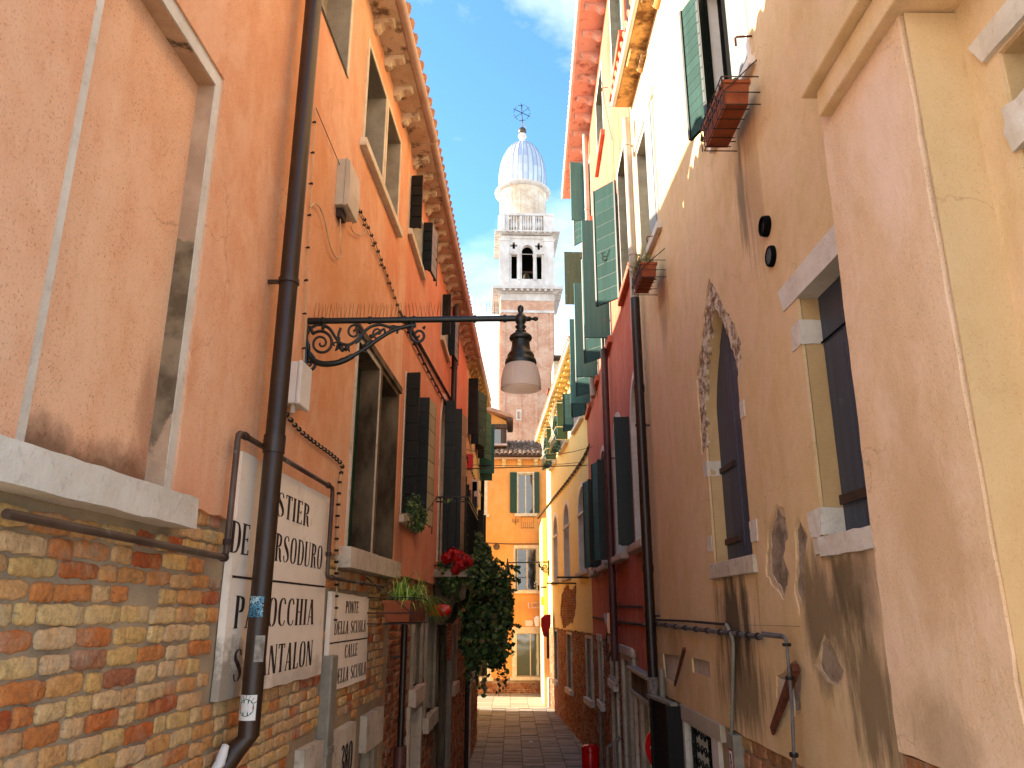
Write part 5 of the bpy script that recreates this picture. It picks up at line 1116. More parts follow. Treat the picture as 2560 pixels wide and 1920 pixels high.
# chimney breast with corbelled upper part
cbm = MB().prism(ident if False else (lambda a, d, z: RW1(a, d, z)), ragpoly([(2.33, 2.50), (3.09, 2.51), (3.05, 5.2), (2.35, 5.2)], .1, .006, rr), -.02, .20)
cb = cbm.build('chimney_breast', M['pl_breast'] if 'pl_breast' in M else M['pl_beige'], H4.r, bevel=.012)
MB().box(RW1, 2.323, 2.329, -.02, .19, 2.51, 5.1).build('side_coat', M['pl_ochre'], cb)
MB().box(RW1, 2.0, 2.96, -.02, .25, 5.11, 5.24).build('corbel_course', M['pl_beige'], cb, bevel=.008)
MB().box(RW1, 1.9, 3.01, -.02, .30, 5.24, 9.3).build('upper_breast', M['pl_beige'], cb, bevel=.01)
MB().box(RW1, 2.401, 3.095, -.02, .185, 2.3, 2.50).build('brick_foot', M['brick_b'], cb)
# near window at the right edge
nl = MB().prism(RW1, [(1.0, 4.79), (2.22, 4.80), (2.27, 4.90), (1.0, 4.93)], -.02, .02).build('lintel', M['stone_white'], H4.r, rough=(.08, .005, 12), smooth=60)
MB().box(RW1, 1.98, 2.18, -.02, .016, 4.42, 4.58).build('quoin_stone', M['stone_white'], H4.r, rough=(.04, .01, 14), smooth=60)
# brick and stone base
H4b = H4.holes; H4.holes = [rect(6.62, 7.56, -.1, 2.05)]
H4.facade([(1.15, -.2), (8.70, -.2), (8.70, 2.3), (1.15, 2.3)], M['mortar'], -.03, .05, 'mortar_bed')
brickzone(H4, lambda s, z: True, 2.6, 6.28, .9, 2.2, .30, .11, .014, 160, 'block', 'block', dface=-.014, seed=41, blocked=[(6.1, 6.3, 0, 2.2)], missing=.0, vary=.6, jit=.012, name='stone_block', kindname='stonework')
dw = MB().prism(RW1, rect(6.42, 7.68, -.1, 2.08), -.3, .004, True, [rect(6.62, 7.56, -.05, 2.05)]).build('shop_window', M['stone_white'], H4.r)
MB().box(RW1, 6.30, 7.68, -.05, .012, 2.06, 2.188).build('lintel', M['box_cream'], dw, bevel=.006)
MB().box(RW1, 6.6, 7.58, -.3, -.2, -.05, 2.06).build('glass_back', M['dark'], dw)
g = MB(); gr = random.Random(3)
for i in range(7):
    for j in range(14):
        s_, z_ = 6.69 + i * .13, 1.98 - j * .12; 
        C = [RW1(s_ + (.055 * (1 - k / 13)) * cos(k * .75 + (i + j) % 2 * pi), -.06, z_ + (.052 * (1 - k / 13)) * sin(k * .75)) for k in range(11)]; g.tube(C, .006, 4)
g.build('scroll_grille', M['iron'], dw, kind='stuff')
for x in (6.64, 7.52): MB().box(RW1, x, x + .02, -.09, -.05, -.05, 2.04).build('grille_bar', M['iron'], dw)
M['louvre'] = wood('dark brown louvre wood', (30, 20, 18), (20, 14, 13))
sd_ = shutter(H4, 7.66, .0, 2.17, .72, 1, 5, 'door_dark', 34, dh=.07, th=.05, bmat='louvre')
MB().box(RW1, 7.63, 7.72, .0, .14, -.05, 2.165).build('door_post', M['door_dark'], H4.r)
MB().box(lambda a, d, z: RW1(7.62 + a * cos(radians(5)), .04 + a * sin(radians(5)) + d, z), 0, .80, 0, .07, 2.172, 2.2).build('door_cap', M['pipe_grey'], H4.r)
MB().box(RW1, 1.10, 1.15, -5, -.001, -.2, 9.3).build('end_wall', M['pl_beige'], H4.r)  # beige house stops here, out of view, to admit light from behind
MB().box(RW1, 1.17, 8.7, -5, -.4, -.2, 9.3).build('dark_core', M['dark'], H4.r)
eave(H4, 2.5, 8.62, 9.28, 9.30, .20, 'corbel_t', step=1.05, cw=.3, ch=.12, co=.19, gut='white_trim', cstart=.9, slope=.45, gr=.04)
# iron tie bars
for (q0, q1, lab, w_) in (((1714, 1622), (1687, 1712), 'short rusty iron tie bar slanting beside the recessed stone plaque', .014), ((1994, 1668), (1930, 1828), 'long rusty iron tie bar slanting across the peeled recess', .022)):
    a, b = RW1.hit(*q0, .05), RW1.hit(*q1, .02); A, B = RW1(a[0], .06, a[1]), RW1(b[0], .02, b[1]); dr = (B - A).normalized(); sd2 = dr.cross(RW1.n).normalized()
    m = MB(); m.add([A + sd2 * w_ + RW1.n * w_, A - sd2 * w_ + RW1.n * w_, A - sd2 * w_ - RW1.n * w_, A + sd2 * w_ - RW1.n * w_, B + sd2 * w_ * 1.2 + RW1.n * .008, B - sd2 * w_ * 1.2 + RW1.n * .008, B - sd2 * w_ * 1.2 - RW1.n * .008, B + sd2 * w_ * 1.2 - RW1.n * .008], [(0, 1, 2, 3), (4, 5, 6, 7), (0, 1, 5, 4), (1, 2, 6, 5), (2, 3, 7, 6), (3, 0, 4, 7)])
    m.build('tie_bar', M['rust'], label=lab, cat='iron bar', bevel=.003)
# cables
def multicable(W, pts, n, r, mat, label, d=.03, sp=.011, bands=()):
    t = thing('cable_bundle', wallrun(W, pts, d)[len(pts) // 2], label, 'cable')
    for k in range(n):
        o = (k - (n - 1) / 2) * sp; P = wallrun(W, pts, d + (k % 2) * .006); Q = []
        for i, p in enumerate(P):
            tg = (P[min(i + 1, len(P) - 1)] - P[max(i - 1, 0)]).normalized(); Q.append(p + tg.cross(W.n) * o)
        MB().tube(rounded(Q, .05), r, 7).build('cable_run', M[mat], t, smooth=True)
    for q in bands:
        (a, b, f_) = q; P = wallrun(W, pts, d + .003); p = P[a].lerp(P[b], f_); tg = (P[b] - P[a]).normalized(); MB().tube([p - tg * .008, p + tg * .008], .024 if n > 2 else .015, 10).build('cable_tie', M['clip'], t, smooth=True)
    return t
multicable(RW1, [(1905, 1585), (1965, 1592), (1980, 1760), (1986, 1930)], 3, .0062, 'cable_grey', 'three grey cables bending down the stained beige wall past the rusty bar', d=.085, bands=((1, 2, .12), (1, 2, .62), (2, 3, .75)))
multicable(RW1, [(1612, 1556), (1700, 1568), (1815, 1582), (1905, 1592)], 3, .006, 'cable_grey', 'twisted grey cables tied in a bundle along the foot of the beige wall', bands=tuple((a, a + 1, f_) for a in (0, 1, 2) for f_ in (.15, .4, .65, .9)))
cable(RW1, [(1632, 1549), (1720, 1553), (1815, 1561)], .004, 'wire', 'thin rusty wire strung above the grey cable bundle', clips=.06, smooth=1, d=.02)
cable(RW1, [(1815, 1561), (1930, 1564), (2000, 1566)], .0012, 'wire', 'fine wire continuing to a nail on the stained wall', smooth=1, d=.02)
P = catmull(wallrun(RW1, [(1816, 1562), (1826, 1582), (1833, 1610), (1832, 1700), (1829, 1838)], .035), 20); t = thing('corrugated_conduit', P[-1], 'ribbed grey conduit running down the dark stain to the grey trunking', 'conduit')
MB().tube(P, [.0115 if k % 2 else .0145 for k in range(len(P))], 10).build('ribbed_tube', M['pipe_grey'], t, smooth=40)
tb = thing('trunking', RW1(5.9, .03, 1.2), 'square grey metal trunking with a small red warning sticker on the stone base', 'conduit')
MB().box(RW1, 5.83, 5.98, -.03, .05, 1.2, 2.18).build('case', M['pipe_grey'], tb, bevel=.006)
stk = MB().box(RW1, 5.86, 5.95, .0505, .052, 1.93, 2.08).build('sticker', M['red_paint'], tb); MB().box(RW1, 5.868, 5.942, .0521, .0528, 1.94, 2.07).build('sticker_face', M['white_paint'], stk)
MB().prism(RW1, [(5.885, 1.95), (5.905, 1.95), (5.925, 2.0), (5.905, 2.0), (5.93, 2.05), (5.90, 2.05), (5.885, 1.99), (5.903, 1.99)], .0529, .0535).build('sticker_mark', M['ink'], stk)
# window boxes on the beige house
planter(RW1, 4.51, 6.14, .52, .17, .17, 'terracotta window box in a scrolled iron rack under the nearer upper window, with violets', d=.06)
planter(RW1, 7.43, 6.27, .46, .16, .15, 'terracotta window box in an iron rack under the farther upper window, with feathery herbs', d=.09)
vr = random.Random(8)
leafcloud([RW1(4.51 + vr.uniform(-.24, .26), .15 + vr.uniform(-.07, .08), 6.32 + vr.uniform(-.03, .06)) for k in range(150)], .04, vr, 'o').build('violet_plant', M['leaf'], label='low violets with green leaves growing in the nearer window box', cat='plant', kind='stuff')
leafcloud([RW1(4.40 + vr.uniform(-.04, .04), .15 + vr.uniform(-.04, .04), 6.37 + vr.uniform(-.01, .03)) for k in range(30)], .022, vr, 'o').build('violet_flowers', M['violet'], label='small cluster of violet flowers in the nearer window box', cat='flowers', kind='stuff')
m = MB()
for k in range(420):
    p = RW1(7.45 + vr.uniform(-.2, .24), .17 + vr.uniform(-.07, .07), 6.40); blade(m, p, Vector((vr.uniform(-.5, .3), vr.uniform(-.3, .6), vr.uniform(.3, 1.2))), vr.uniform(.1, .3), .008, vr.uniform(-.1, .9), 4)
m.build('herb_plant', M['leaf_g'], label='feathery grey green herbs in the farther window box', cat='plant', kind='stuff')

# drainpipe between beige and red houses
vpipe(RW1, 8.45, .10, 6.55, 9.0, .048, 'pipe_pale', 'pale beige upper drainpipe beside the sunlit shutters', (7.1, 8.6))
dp = vpipe(RW1, 8.45, .10, .1, 6.55, .055, 'pipe_dark', 'dark brown drainpipe between the beige and the red house, wrapped in metal tape low down', (5.0, 2.95), sleeve=(5.4, 3.4))
MB().tube([RW1(8.45, .10, 1.9), RW1(8.45, .10, 2.36)], .062, 14).build('metal_tape', M['foil'], dp, rough=(.05, .006, 22), smooth='all')
cable(RW1, [(1612, 900), (1622, 1200), (1640, 1550), (1640, 1640)], .004, 'cable', 'thin pale cable hanging beside the dark brown drainpipe', d=.02, smooth=2)
vpipe(RW1, 8.25, .05, 1.9, 2.45, .03, 'pipe_grey', 'short grey pipe end beside the taped drainpipe', ())

# red sign board behind the dark louvred door
t = thing('red_sign', atY(1640, 1920, 8.6), 'red round sign board with a white zigzag mark, half hidden behind the dark louvred door', 'sign')
F = lambda a, d, z: atY(1645, 1868, 8.7) + Vector((a, d, z)); s_ = .0043
out_ = [(31 * cos(a), 42 * sin(a)) for a in [radians(x) for x in range(-40, 221, 12)]]
out_ = [(x, z) for x, z in out_] + [(-20, -36), (-12, -44), (-16, -52), (-14, -60), (-10, -64), (-11, -110), (20, -110), (20, -36)]
MB().prism(F, [(x * s_, z * s_) for x, z in out_], -.012, .012).build('board', M['red_paint'], t)
MB().prism(F, [(x * s_, z * s_) for x, z in ((-20, 0), (-5, 14), (4, 14), (4, 8), (-8, 2), (4, 2), (4, -14), (-6, -20), (-12, -14), (-6, -12), (-2, -6), (-16, -6))], -.016, -.0125).build('zigzag_mark', M['white_paint'], t)
# ------------------------------------------------------------------ right: red house
M['pl_red'] = plaster('red plaster', (192, 90, 64), (206, 114, 86), (168, 70, 48), (120, 44, 34), [st(RW2, 3, 3.2, 2.5, .5, (186, 66, 36), .5)], speckle=.12, streak=.4, bumpd=.002, off=13)
H5 = House('red_house', RW2, 5, 'tall red house with faded green shutters and arched lower windows')
def rwin(a0, a1, z0, z1, inf='sh_pale', sill=True):
    w = opening(H5, a0, a1, z0, z1, depth=.14, fw=.06, frame='white_trim', reveal='reveal_grey', infill=inf)
    if sill: MB().box(RW2, a0 - .05, a1 + .05, -.05, .07, z0 - .11, z0 + .004).build('sill', M['pl_red'], w, bevel=.01)
    return w
rwin(.2, 1.55, 10.75, 12.6); rwin(3.0, 4.3, 11.1, 12.6); rwin(5.9, 7.1, 11.0, 12.5, 'sh_dark')
shutter(H5, 6.1, 11.0, 12.4, .42, -1, 80, 'sh_grey', plain=True); shutter(H5, 6.9, 11.0, 12.4, .45, 1, 40, 'sh_dark', 8, bmat='sh_pale')
shutter(H5, 8.8, 10.2, 11.6, .45, -1, 86, 'sh_green', plain=True)
for i, (a0, a1, z0, z1) in enumerate(((.35, 1.5, 7.30, 9.3), (3.1, 4.2, 7.30, 9.45), (5.6, 6.8, 7.4, 9.4), (7.6, 8.7, 7.4, 9.4))):
    rwin(a0, a1, z0, z1, 'sh_dkgreen' if i == 0 else 'dark')
    shutter(H5, a1 - .02, z0, z1 - .1, .46, 1, 42, 'sh_dark', 9 if i < 2 else 10, bmat='sh_pale', dh=.04, mark=.38)
    if i: shutter(H5, a0 + .02, z0 - .02, z1 - .05, .42, -1, 86, 'sh_grey', plain=True)
for i, (a0, a1) in enumerate(((.0, 1.25), (2.15, 3.6), (4.6, 6.1), (7.0, 8.3))):
    a0 = max(a0, .08); w = opening(H5, a0, a1, 3.80, 5.95, depth=.18, fw=.09, arch=(5.3, 'round'), frame='stone_white', reveal='stone_white', infill='sh_dkgreen')
    MB().box(RW2, a0 - .06, a1 + .06, -.05, .12, 3.70, 3.80).build('sill', M['stone'], w, bevel=.02)
shutter(H5, 1.27, 3.82, 5.5, .2, 1, 86, 'sh_dark', 7); shutter(H5, 1.42, 3.82, 5.5, .15, 1, 80, 'sh_dark', 7, bmat='sh_grey')
for (s_, z1, n_) in ((4.0, 5.45, 0), (6.3, 5.5, 1)):
    shutter(H5, s_, 3.82, z1, .2, 1, 86, 'sh_dark', 7); shutter(H5, s_ + .25, 3.82, z1, .16, 1, 86, 'sh_dark', 7); shutter(H5, s_ + .1, 3.82, z1, .4, 1, 12, 'sh_dark', 7, dh=.19, bmat='sh_grey')
rr = random.Random(51)
zt2 = lambda s: 12.95 + .05 * s
H5.facade([(.02, 2.34)] + [(1.6, 2.34), (1.6, 2.52)] + rag((1.7, 2.53), (9.05, 2.54), .3, .008, rr) + [(9.22, 2.54), (9.22, zt2(9.2)), (.02, zt2(0))], M['pl_red'])
H5.holes = [rect(2.2, 3.35, -.1, 2.38), rect(4.35, 5.1, 1.98, 2.42), rect(4.35, 5.1, -.1, 1.8), rect(6.9, 7.6, 1.4, 2.42), rect(.35, 1.45, -.1, 1.95)]
H5.facade([(.02, -.1), (9.22, -.1), (9.22, 2.6), (.02, 2.6)], M['mortar'], -.03, .05, 'mortar_bed')
blk5 = [(2.0, 3.6, -.1, 2.56), (4.2, 5.25, -.1, 2.56), (6.8, 7.7, 1.25, 2.56), (.1, 1.7, -.1, 2.4)]
brickzone(H5, lambda s, z: True, .05, 9.2, 0, 2.55, .21, .062, .012, 300, 'brick_ro', 'brick_r', dface=-.014, seed=52, blocked=blk5, missing=.01, vary=.2)
for (nm, a0, a1, z0, z1, fw, mt) in (('doorway', 2.05, 3.5, -.05, 2.44, .15, 'door_dark'), ('window', 4.25, 5.2, 1.92, 2.50, .1, 'dark'), ('doorway', 4.25, 5.2, -.05, 1.88, .1, 'door_dark'), ('window', 6.82, 7.68, 1.34, 2.48, .08, 'dark'), ('shop_door', .2, 1.6, -.05, 2.05, .15, 'reveal_dark')):
    w = MB().prism(RW2, rect(a0, a1, z0, z1), -.35, .012, True, [rect(a0 + fw, a1 - fw, z0 + .01, z1 - fw * .6)]).build(nm, M['stone'], H5.r)
    MB().box(RW2, a0 + fw - .02, a1 - fw + .02, -.36, -.28, z0, z1).build('door' if 'd' in nm[:5] else 'pane', M[mt], w)
    MB().box(RW2, a0 - .05, a1 + .05, -.04, .035, z1 - .02, z1 + .10).build('lintel', M['stone'], w, bevel=.01)
    if nm == 'window': MB().box(RW2, a0 - .05, a1 + .05, -.04, .06, z0 - .12, z0 + .01).build('sill', M['stone_white'], w, bevel=.01)
t = thing('shop_fascia', RW2(.9, .05, 2.0), 'grimy timber fascia board over the shop door at the foot of the red house', 'fascia')
MB().box(RW2, .12, 1.75, -.02, .07, 2.07, 2.3).build('board', M['reveal_dark'], t, bevel=.006); MB().box(RW2, .08, 1.8, -.02, .12, 2.3, 2.34).build('cap', M['pipe_grey'], t, bevel=.005); MB().box(RW2, .10, 1.78, -.02, .10, 2.03, 2.07).build('ledge', M['pipe_grey'], t, bevel=.005)
t = thing('meter_box', RW2(2.9, .05, 2.65), 'grey white meter box with cable stubs on the red wall', 'meter box')
s_, z_ = RW2.hit(1537, 1557); MB().box(RW2, s_ - .3, s_ + .25, -.01, .1, z_ - .16, z_ + .15).build('case', M['box_white'], t, bevel=.008)
MB().tube([RW2(s_ + .3, .05, z_ - .1), RW2(s_ + .6, .06, z_ - .05), RW2(s_ + 1.0, .06, z_ + .12)], .03, 8).build('cable_stub', M['pipe_grey'], t, smooth=True)
MB().tube(catmull([RW2(s_, .06, z_ - .15), RW2(s_ - .1, .08, z_ - .4), RW2(s_ + .5, .1, z_ - .6), RW2(s_ + .9, .06, z_ - .3), RW2(s_ + .5, .06, z_ - .05)], 5), .014, 6).build('cable_loop', M['cable_dark'], t, smooth=True)
MB().box(RW2, .02, 9.2, -4.2, -.42, -.1, 12.9).build('dark_core', M['dark'], H5.r)
eave(H5, .02, 9.25, zt2(0) - .05, zt2(9.2) - .05, .42, 'corbel_o', step=.66, cw=.14, ch=.15, co=.34, gut='white_trim', cstart=.2, slope=.4, gr=.045, slab=.06)
vpipe(RW2, 6.0, .09, 7.1, zt2(6) - .2, .06, 'pipe_pale', 'pinkish upper drainpipe on the sunlit red wall', (8.6, 11.2))
vpipe(RW2, 3.45, .10, 2.3, 7.2, .058, 'pipe_red', 'dark red drainpipe in the shade of the red house beside the arched window', (5.35, 3.6))
cable(RW2, [(1482, 1543), (1530, 1552), (1612, 1562)], .012, 'cable_grey', 'twisted grey cables strung along the foot of the red wall', clips=.12, smooth=1, clipr=1.6)
cable(RW2, [(1538, 1515), (1605, 1517)], .006, 'cable_grey', 'short barbed looking wire above the meter box on the red wall', clips=.08, smooth=1, clipr=2.4)
cable(RW2, [(1448, 20), (1500, 180), (1512, 260), (1530, 350)], .004, 'wire', 'thin dark wire hanging on the sunlit red wall', smooth=1)
for i, (u, v) in enumerate(((1520, 218), (1545, 742))):
    s_, z_ = RW2.hit(u, v); MB().tube([RW2(s_, 0, z_), RW2(s_ + .02, .1, z_), RW2(s_ + .02, .1, z_ - .06)], .007, 6).build('shutter_hook', M['rust'], label='%s rusty shutter hook on the sunlit red plaster' % ('upper' if i == 0 else 'lower'), cat='hook', smooth=True)
for (s_, z0, z1) in ((4.2, .2, 1.1), (5.6, .1, .8), (6.9, .2, 1.2)):
    MB().tube([RW2(s_, .06, z0), RW2(s_, .06, z1), RW2(s_, -.02, z1 + .05)], .03, 8).build('vent_pipe', M['pipe_grey'], label={4.2: 'grey bent pipe beside the stone doorway of the red house', 5.6: 'short bent pipe low on the red brick near the red bin', 6.9: 'thin pale pipe climbing the red brick'}[s_], cat='pipe', smooth=True)
# red litter bin
bc = atY(1476, 1890, 14.6); bc.z = 0
bn = thing('litter_bin', bc, 'glossy red rounded litter bin against the brick wall', 'litter bin')
zt_ = atY(1476, 1862, 14.6).z
MB().lathe((bc.x, bc.y, 0), [(.05, zt_ - .62), (.12, zt_ - .6), (.145, zt_ - .56), (.15, zt_ - .4), (.15, zt_ - .1), (.14, zt_ - .05), (.12, zt_ - .03)], 32).build('body', M['red_paint'], bn, smooth=50)
MB().lathe((bc.x, bc.y, 0), [(.152, zt_ - .11), (.156, zt_ - .09), (.15, zt_ - .04), (.11, zt_ - .005), (.05, zt_ + .01), (0, zt_ + .012)], 32).build('lid', M['red_paint'], bn, smooth=60)
MB().box(ident, bc.x - .05, bc.x + .05, bc.y - .13, bc.y - .06, zt_ - .02, zt_ + .03).build('flap', M['red_paint'], bn, bevel=.01)
MB().lathe((bc.x, bc.y, 0), [(.03, 0), (.03, zt_ - .6)], 12).build('post', M['iron'], bn, smooth=60)

# ------------------------------------------------------------------ right: yellow house
M['pl_yel2'] = plaster('pale yellow plaster', (248, 208, 112), (252, 220, 134), (238, 190, 88), (190, 136, 70), [], speckle=.08, streak=.2, bumpd=.002, off=23)
H6 = House('yellow_house', RW3, 4, 'long yellow house with white arched windows and a corbelled cornice')
for (a0, a1) in ((.2, 1.95), (3.6, 5.1), (6.5, 7.9)):
    w = opening(H6, a0, a1, 3.92, 6.06, depth=.16, fw=.12, arch=(5.35, 'round'), frame='white_trim', reveal='stone_white', infill='sh_white'); 
    MB().box(RW3, a0 - .08, a1 + .08, -.05, .1, 3.82, 3.92).build('sill', M['stone'], w, bevel=.02)
    MB().box(RW3, a0 - .03, a1 + .03, -.03, .03, 5.28, 5.34).build('impost', M['stone_white'], w)
for (a0, a1, z0, z1, k) in ((.65, 2.3, 7.6, 8.65, 0), (3.6, 5.4, 7.65, 8.8, 1), (6.6, 8.2, 7.65, 8.75, 1)):
    w = opening(H6, a0, a1, z0, z1, depth=.14, fw=.07, frame='white_trim', reveal='white_trim', infill='dark'); MB().box(RW3, a0 - .08, a1 + .08, -.05, .09, z0 - .08, z0 + .004).build('sill', M['white_trim'], w, bevel=.01)
    shutter(H6, a1 - .05, z0, z1, .3, 1, 60, 'sh_dark', 6, bmat='sh_pale'); shutter(H6, a0 + .05, z0, z1, .28, -1, 84, 'sh_dkgreen', plain=True)
    if k:
        m = MB()
        for zz in (z0 - .02, z0 + .35, z1 - .1): m.tube([RW3(a0 - .1, 0, zz), RW3(a0 - .1, .35, zz), RW3(a1 + .1, .35, zz), RW3(a1 + .1, 0, zz)], .014, 5)
        for q in range(6): s_ = a0 - .1 + (a1 - a0 + .2) * q / 5; m.tube([RW3(s_, .35, z0 - .02), RW3(a0 - .1 + (a1 - a0 + .2) * (5 - q) / 5, .35, z1 - .1)], .010, 5)
        t = thing('drying_rack', RW3((a0 + a1) / 2, .3, z0 - .05), 'pale metal lattice rack outside the %s upper window of the yellow house' % ('middle' if a0 < 5 else 'farthest'), 'rack'); m.build('lattice', M['box_cream'], t)
        ir = random.Random(int(a0 * 7))
        leafcloud([RW3((a0 + a1) / 2 + ir.uniform(-.5, .5), ir.uniform(.1, .35), z0 + ir.uniform(-.1, .75)) for q in range(240)], .09, ir, 'o').build('potted_plants', M['leaf'], label='potted greenery behind the lattice of the %s yellow house window' % ('middle' if a0 < 5 else 'farthest'), cat='plant', kind='stuff')
rr = random.Random(61); zt3 = lambda s: 9.32 - .03 * s
ex = ragpoly([(2.6, 3.7), (3.5, 3.55), (4.6, 3.75), (5.9, 3.5), (6.3, 2.9), (5.6, 2.52), (4.4, 2.62), (3.3, 2.75), (2.7, 3.1)], .12, .05, rr)
H6.holes.append(ex)
bt_ = rag((.0, 2.54), (9.94, 2.53), .15, .03, rr)
H6.facade([(.03, 2.54)] + bt_[1:] + [(9.95, 2.53), (9.95, zt3(9.9) + .1), (.03, zt3(0) + .1)], M['pl_yel2'])
H6.holes = [rect(.35, 1.15, 1.16, 2.42), rect(3.9, 4.8, 1.05, 2.42), rect(7.3, 8.1, 1.0, 2.42)]
H6.facade([(.03, -.1), (9.95, -.1), (9.95, 3.9), (.03, 3.9)], M['mortar'], -.03, .05, 'mortar_bed')
brickzone(H6, lambda s, z: z < 2.52 or (2.4 < s < 6.5 and z < 3.85), .05, 9.93, 0, 3.85, .22, .064, .012, 160, 'brick_ro', 'brick_r', dface=-.016, seed=62, blocked=[(.25, 1.25, 1.0, 2.5), (3.8, 4.9, .9, 2.5), (7.2, 8.2, .9, 2.5)], missing=.01, vary=.2)
for (a0, a1, z0, z1) in ((.35, 1.15, 1.16, 2.42), (3.9, 4.8, 1.05, 2.42), (7.3, 8.1, 1.0, 2.42)):
    w = MB().prism(RW3, rect(a0 - .08, a1 + .08, z0 - .02, z1 + .06), -.3, .004, True, [rect(a0, a1, z0, z1)]).build('window', M['stone'], H6.r)
    MB().box(RW3, a0 - .02, a1 + .02, -.31, -.24, z0 - .01, z1 + .02).build('pane', M['dark'], w); MB().box(RW3, a0 - .14, a1 + .14, -.04, .07, z0 - .14, z0 - .01).build('sill', M['stone_white'], w, bevel=.01)
MB().box(RW3, .03, 9.94, -4.2, -.42, -.1, 9.2).build('dark_core', M['dark'], H6.r); MB().box(RW3, 9.95, 10.0, -4.2, -.03, -.1, 9.1).build('end_wall', M['pl_yel2'], H6.r)
MB().box(RW3, 9.7, 10.04, -.03, .05, -.05, .9).build('corner_stone', M['stone_white'], H6.r, bevel=.01)
eave(H6, .03, 10.0, zt3(0) - .05, zt3(10) - .05, .34, 'corbel_y', step=.48, cw=.16, ch=.18, co=.28, gut='white_trim', cstart=.2, slope=.4, gr=.04)
cable(RW3, [(1475, 1110), (1455, 1150), (1420, 1200), (1380, 1250), (1345, 1296)], .028, 'cable_dark', 'thick bundle of cables drooping along the yellow house above the arches', clips=.5, smooth=3, clipr=1.3, d=.04)
for i, s_ in enumerate((.3, 2.6)): MB().tube([RW3(s_, 0, 3.75 - .05 * i), RW3(s_ - .05, .75, 3.75 - .05 * i)], .02, 6).build('awning_bar', M['cable_dark'], label='%s dark bar sticking out from the yellow wall under the arched windows' % ('nearer' if i == 0 else 'farther'), cat='bar', smooth=True)
# small bracket lamp of the yellow house
def small_lamp():
    y = 25.8; q = lambda u, v: atY(u, v, y); root = thing('street_lamp', q(1370, 1440), 'small bracket lamp on the yellow house at the end of the street', 'street lamp'); m = MB()
    m.tube([q(1372, 1405), q(1266, 1407)], .02, 8); m.tube([q(1372, 1400), q(1372, 1440)], .03, 6); m.build('arm', M['iron'], root)
    s = MB()
    for (cu, cv, r0, a0) in ((1362, 1418, 9, 0), (1351, 1413, 5, 2), (1355, 1422, 5, 4)):
        s.tube([q(cu + r0 * (1 - k / 22) * cos(a0 + k * .5), cv + r0 * (1 - k / 22) * sin(a0 + k * .5)) for k in range(20)], .016, 5)
    s.tube(catmull([q(1371, 1430), q(1358, 1428), q(1346, 1410)], 5), .018, 5); s.build('scrollwork', M['iron'], root)
    X = q(1269, 1415); ax = Vector((X.x, y, 0)); z = lambda v: q(1269, v).z
    MB().lathe(ax, [(.1, z(1430)), (.09, z(1424)), (.07, z(1418)), (.055, z(1412)), (.03, z(1405)), (.02, z(1398)), (0, z(1395))], 16).build('housing', M['iron'], root, smooth=50)
    MB().lathe(ax, [(.08, z(1430)), (.095, z(1434)), (.1, z(1440)), (0, z(1441))], 16).build('glass_shade', M['box_white'], root, smooth=50)
small_lamp()
# wires across the street
def span(a, b, sag, r, label, n=14, mat='cable_dark'):
    P = [a.lerp(b, k / n) + Vector((0, 0, -sag * 4 * (k / n) * (1 - k / n))) for k in range(n + 1)]; MB().tube(P, r, 5).build('overhead_cable', M[mat], label=label, cat='cable', smooth=True)
Yw = 14.5
span(atY(1163, 1172, Yw), atY(1475, 1163, Yw + 3.5), .0, .011, 'thick dark cable stretched straight across the street, lowest of the wires')
span(atY(1150, 1120, Yw), atY(1500, 1110, Yw + 2), .22, .006, 'thin wire sagging across the street just above the thick cable')
span(atY(1150, 1160, Yw + 1), atY(1460, 1155, 18.5), .06, .006, 'thin wavy wire just above the thick cable across the street')
# shop awning and little things at the far right corner
t = thing('awning', RW3(8.9, .3, 2.3), 'dark red folded awning on the far corner of the yellow house', 'awning')
q = lambda u, v, y=26: atY(u, v, y)
MB().prism(lambda a, d, z: Vector((a, 25.6 + d, z)), [(q(u, v).x, q(u, v).z) for u, v in ((1352, 1545), (1362, 1537), (1376, 1535), (1376, 1560), (1366, 1592), (1358, 1590), (1352, 1565))], 0, .5).build('canopy', M['red_flower'], t, bevel=.02)
MB().box(ident, q(1366, 1600).x, q(1372, 1600).x, 25.7, 25.8, 1.6, 2.6).build('awning_arm', M['iron'], t)
t = thing('shop_sign', q(1356, 1510, 27), 'small yellow hanging shop sign at the far corner', 'sign'); MB().box(ident, q(1353, 1500, 27).x, q(1359, 1500, 27).x, 27, 27.06, q(1353, 1513, 27).z, q(1353, 1492, 27).z).build('plate', simple('yellow sign', (240, 214, 20), (230, 200, 20)), t)
MB().box(ident, q(1352, 1500, 27).x, q(1366, 1500, 27).x, 27, 27.04, q(1353, 1470, 27).z, q(1353, 1466, 27).z).build('arm', M['iron'], t)
# sunlit wall of the next house beyond the cross street, seen past the yellow corner
t = thing('sunlit_house', (2.6, 29.5, 0), 'sunlit pale house just past the yellow corner', 'house')
MB().box(ident, atY(1357, 1500, 28).x, 5, 27.6, 31.5, -.1, 6.2).build('wall', M['pl_yel'], t)
